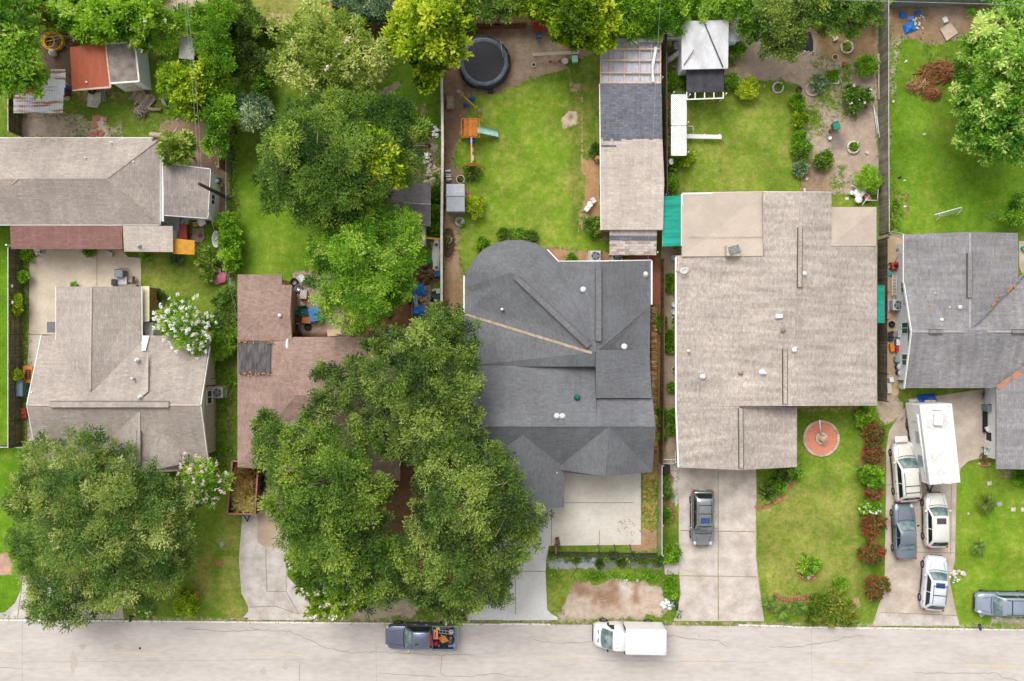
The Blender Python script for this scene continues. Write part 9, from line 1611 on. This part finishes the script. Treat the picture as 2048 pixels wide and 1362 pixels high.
for i,(pp,lb)in enumerate([(Q('C4',205,110,200,150,150,210,90,290,10,330,-60,330),'curved reddish brick edging at the beige garage corner'),(Q('C4',60,845,110,875,170,880,240,870,295,845),'scalloped brick edging around the street corner bed'),(Q('C3',940,240,965,230,985,200,990,160,975,138,940,132),'brick edging curve of the upper planter by the pale fence'),(Q('C3',935,298,970,300,985,340,1005,365,1000,400,980,425,935,432),'brick edging curve of the lower planter by the pale fence')]):
 w_=[P(*p)for p in pp];r=thing('brick_edging',lb,'garden edging',w_[0]);b=MB();g=random.Random(i)
 for k in range(len(w_)-1):
  a_,c_=w_[k],w_[k+1];L=(c_-a_).length;n=max(1,int(L/.17))
  for j in range(n):p=a_.lerp(c_,(j+.5)/n);d=c_-a_;b.box((p.x,p.y,.06),(.13,.24,.13),math.atan2(d.y,d.x),tint=g.random())
 b.build('bricks',brickr,r);b=MB();b.bar(w_[0]+Vector((0,0,.03)),w_[-1]+Vector((0,0,.03)),.05,.02)if 0 else b.box(w_[0]+Vector((0,0,.07)),(.2,.2,.14));b.build('end_brick',brickr,r)
bin_('black and red bin at the top of the brick planters','C3',943,100,.6,.7,.9,cm('bin_blackred',50,40,42));r=T('side_gate','thin white tube gate between the pale fence and the beige house','gate','C3',965,60);b=MB();b.bar(PT('C3',925,50,1.1),PT('C3',1008,50,1.1),.05);b.bar(PT('C3',930,75,.3),PT('C3',1008,72,.3),.05);b.bar(PT('C3',1008,0,1.1),PT('C3',1008,72,1.1),.05);b.build('rails',whitep,r)
for x in(930,1006):b=MB();b.box(PT('C3',x,62,.55),(.06,.06,1.1));b.build('post',whitep,r)
board('headwall','square concrete culvert slab at the east end of the ditch','culvert slab','C3',[(943,672),(1028,675),(1028,732),(950,730)],.1,conc_c,.1)
rubble('white bags and concrete lumps beside the black mailbox','C3',965,905,.5,.5,16,whitep,(.1,.26),22,'bag_heap','bags',.15);rubble('pale stones at the top of the dug up verge','C3',735,765,.8,.15,10,stone_w,(.06,.14),23,'stones','stones',.04)
sticks('two pale sticks on the dug up verge','C3',600,882,.3,.08,3,cm('palestick',222,196,160),(.6,.9),.03,24,.08,'stick','sticks',-.3,.3);rubble('dirt stains clods on the pale parking pad corner','C3',720,450,.8,.7,40,mat('mud_clod',A(170,130,106),A(196,160,136)),(.02,.07),25,'mud_clods','dirt',.01)
r=T('lumber_pile','raw timber frame and planks at the street end of the oak, beside the white driveway','timber frame','C2',1280,880);b=MB()
for p_,q_ in(((1225,828),(1292,822)),((1292,822),(1292,888)),((1228,865),(1290,905)),((1210,915),(1330,920)),((1215,905),(1325,895)),((1205,930),(1300,930)),((1240,885),(1300,890))):b.bar(PT('C2',*p_,.15),PT('C2',*q_,.15),.13,.06,tint=random.random())
b.build('boards',mat('new_timber',A(226,186,120),A(206,162,100),sc=3,tint=.25),r);b=MB();b.box(PT('C2',1255,937,.1),(.35,.22,.1),-.2);b.build('block',whitep,r)
board('plank','dark upright plank beside the raw timber frame','board','C2',[(1118,875),(1130,875),(1128,950),(1116,950)],.3,oldwood,.3)
r=T('brick_stack','long low stack of tan bricks and firewood beside the slate house east wall','firewood','B3',880,900);b=MB();g=random.Random(9)
for k in range(150):y=490+k*5.6;(b.bar(PT('B3',866+g.uniform(-3,3),y,.12+g.random()*.25),PT('B3',900+g.uniform(-4,4),y+g.uniform(-3,3),.12+g.random()*.25),g.uniform(.08,.16),.12,tint=g.random()))
b.build('logs',mat('stack_tan',A(206,168,116),A(130,96,56),sc=2.5,tint=.4),r);b=MB();b.box(PT('B3',868,478,.3),(.12,.1,.6));b.build('stop_post',polem,r)
for i,y in enumerate([196,472,515,560,600,635,675,735,855,1095]):solid_ring(['first','second','third','fourth','fifth','sixth','seventh','eighth','ninth','last'][i]+' white ring pot from the top along the beige house west wall',*q('B3',1000,y),.24,.06,.3,whitep if i in(0,1,2,8)else stone_w,L_mid if i>2 else None,40+i,6,soil if i>2 else whitep)
for i,(x,y,rr)in enumerate([(980,320,8),(978,370,7),(980,660,11),(980,720,11),(928,560,7),(925,600,7),(925,1100,7),(928,1170,7),(932,1250,7),(988,1130,8),(990,1210,8),(990,960,6)]):shrub(['small green clump near the top','second clump from the top','largest vine clump','second large vine clump','weed by the fence, upper','weed by the fence, second','fern clump by the fence, upper','fern clump by the fence, middle','fern clump by the fence, lowest','dark clump near the bottom','lowest dark clump','small dark clump midway'][i]+' in the passage between the slate and beige houses',*q('B3',x,y),rr,.5,L_hedge if i%2 else L_mid,200+i,tb=.45,group='plants in the passage',ll=.22,lw=.1)
print('LEAVES',TOTAL[0],'OBJECTS',len(bpy.data.objects))
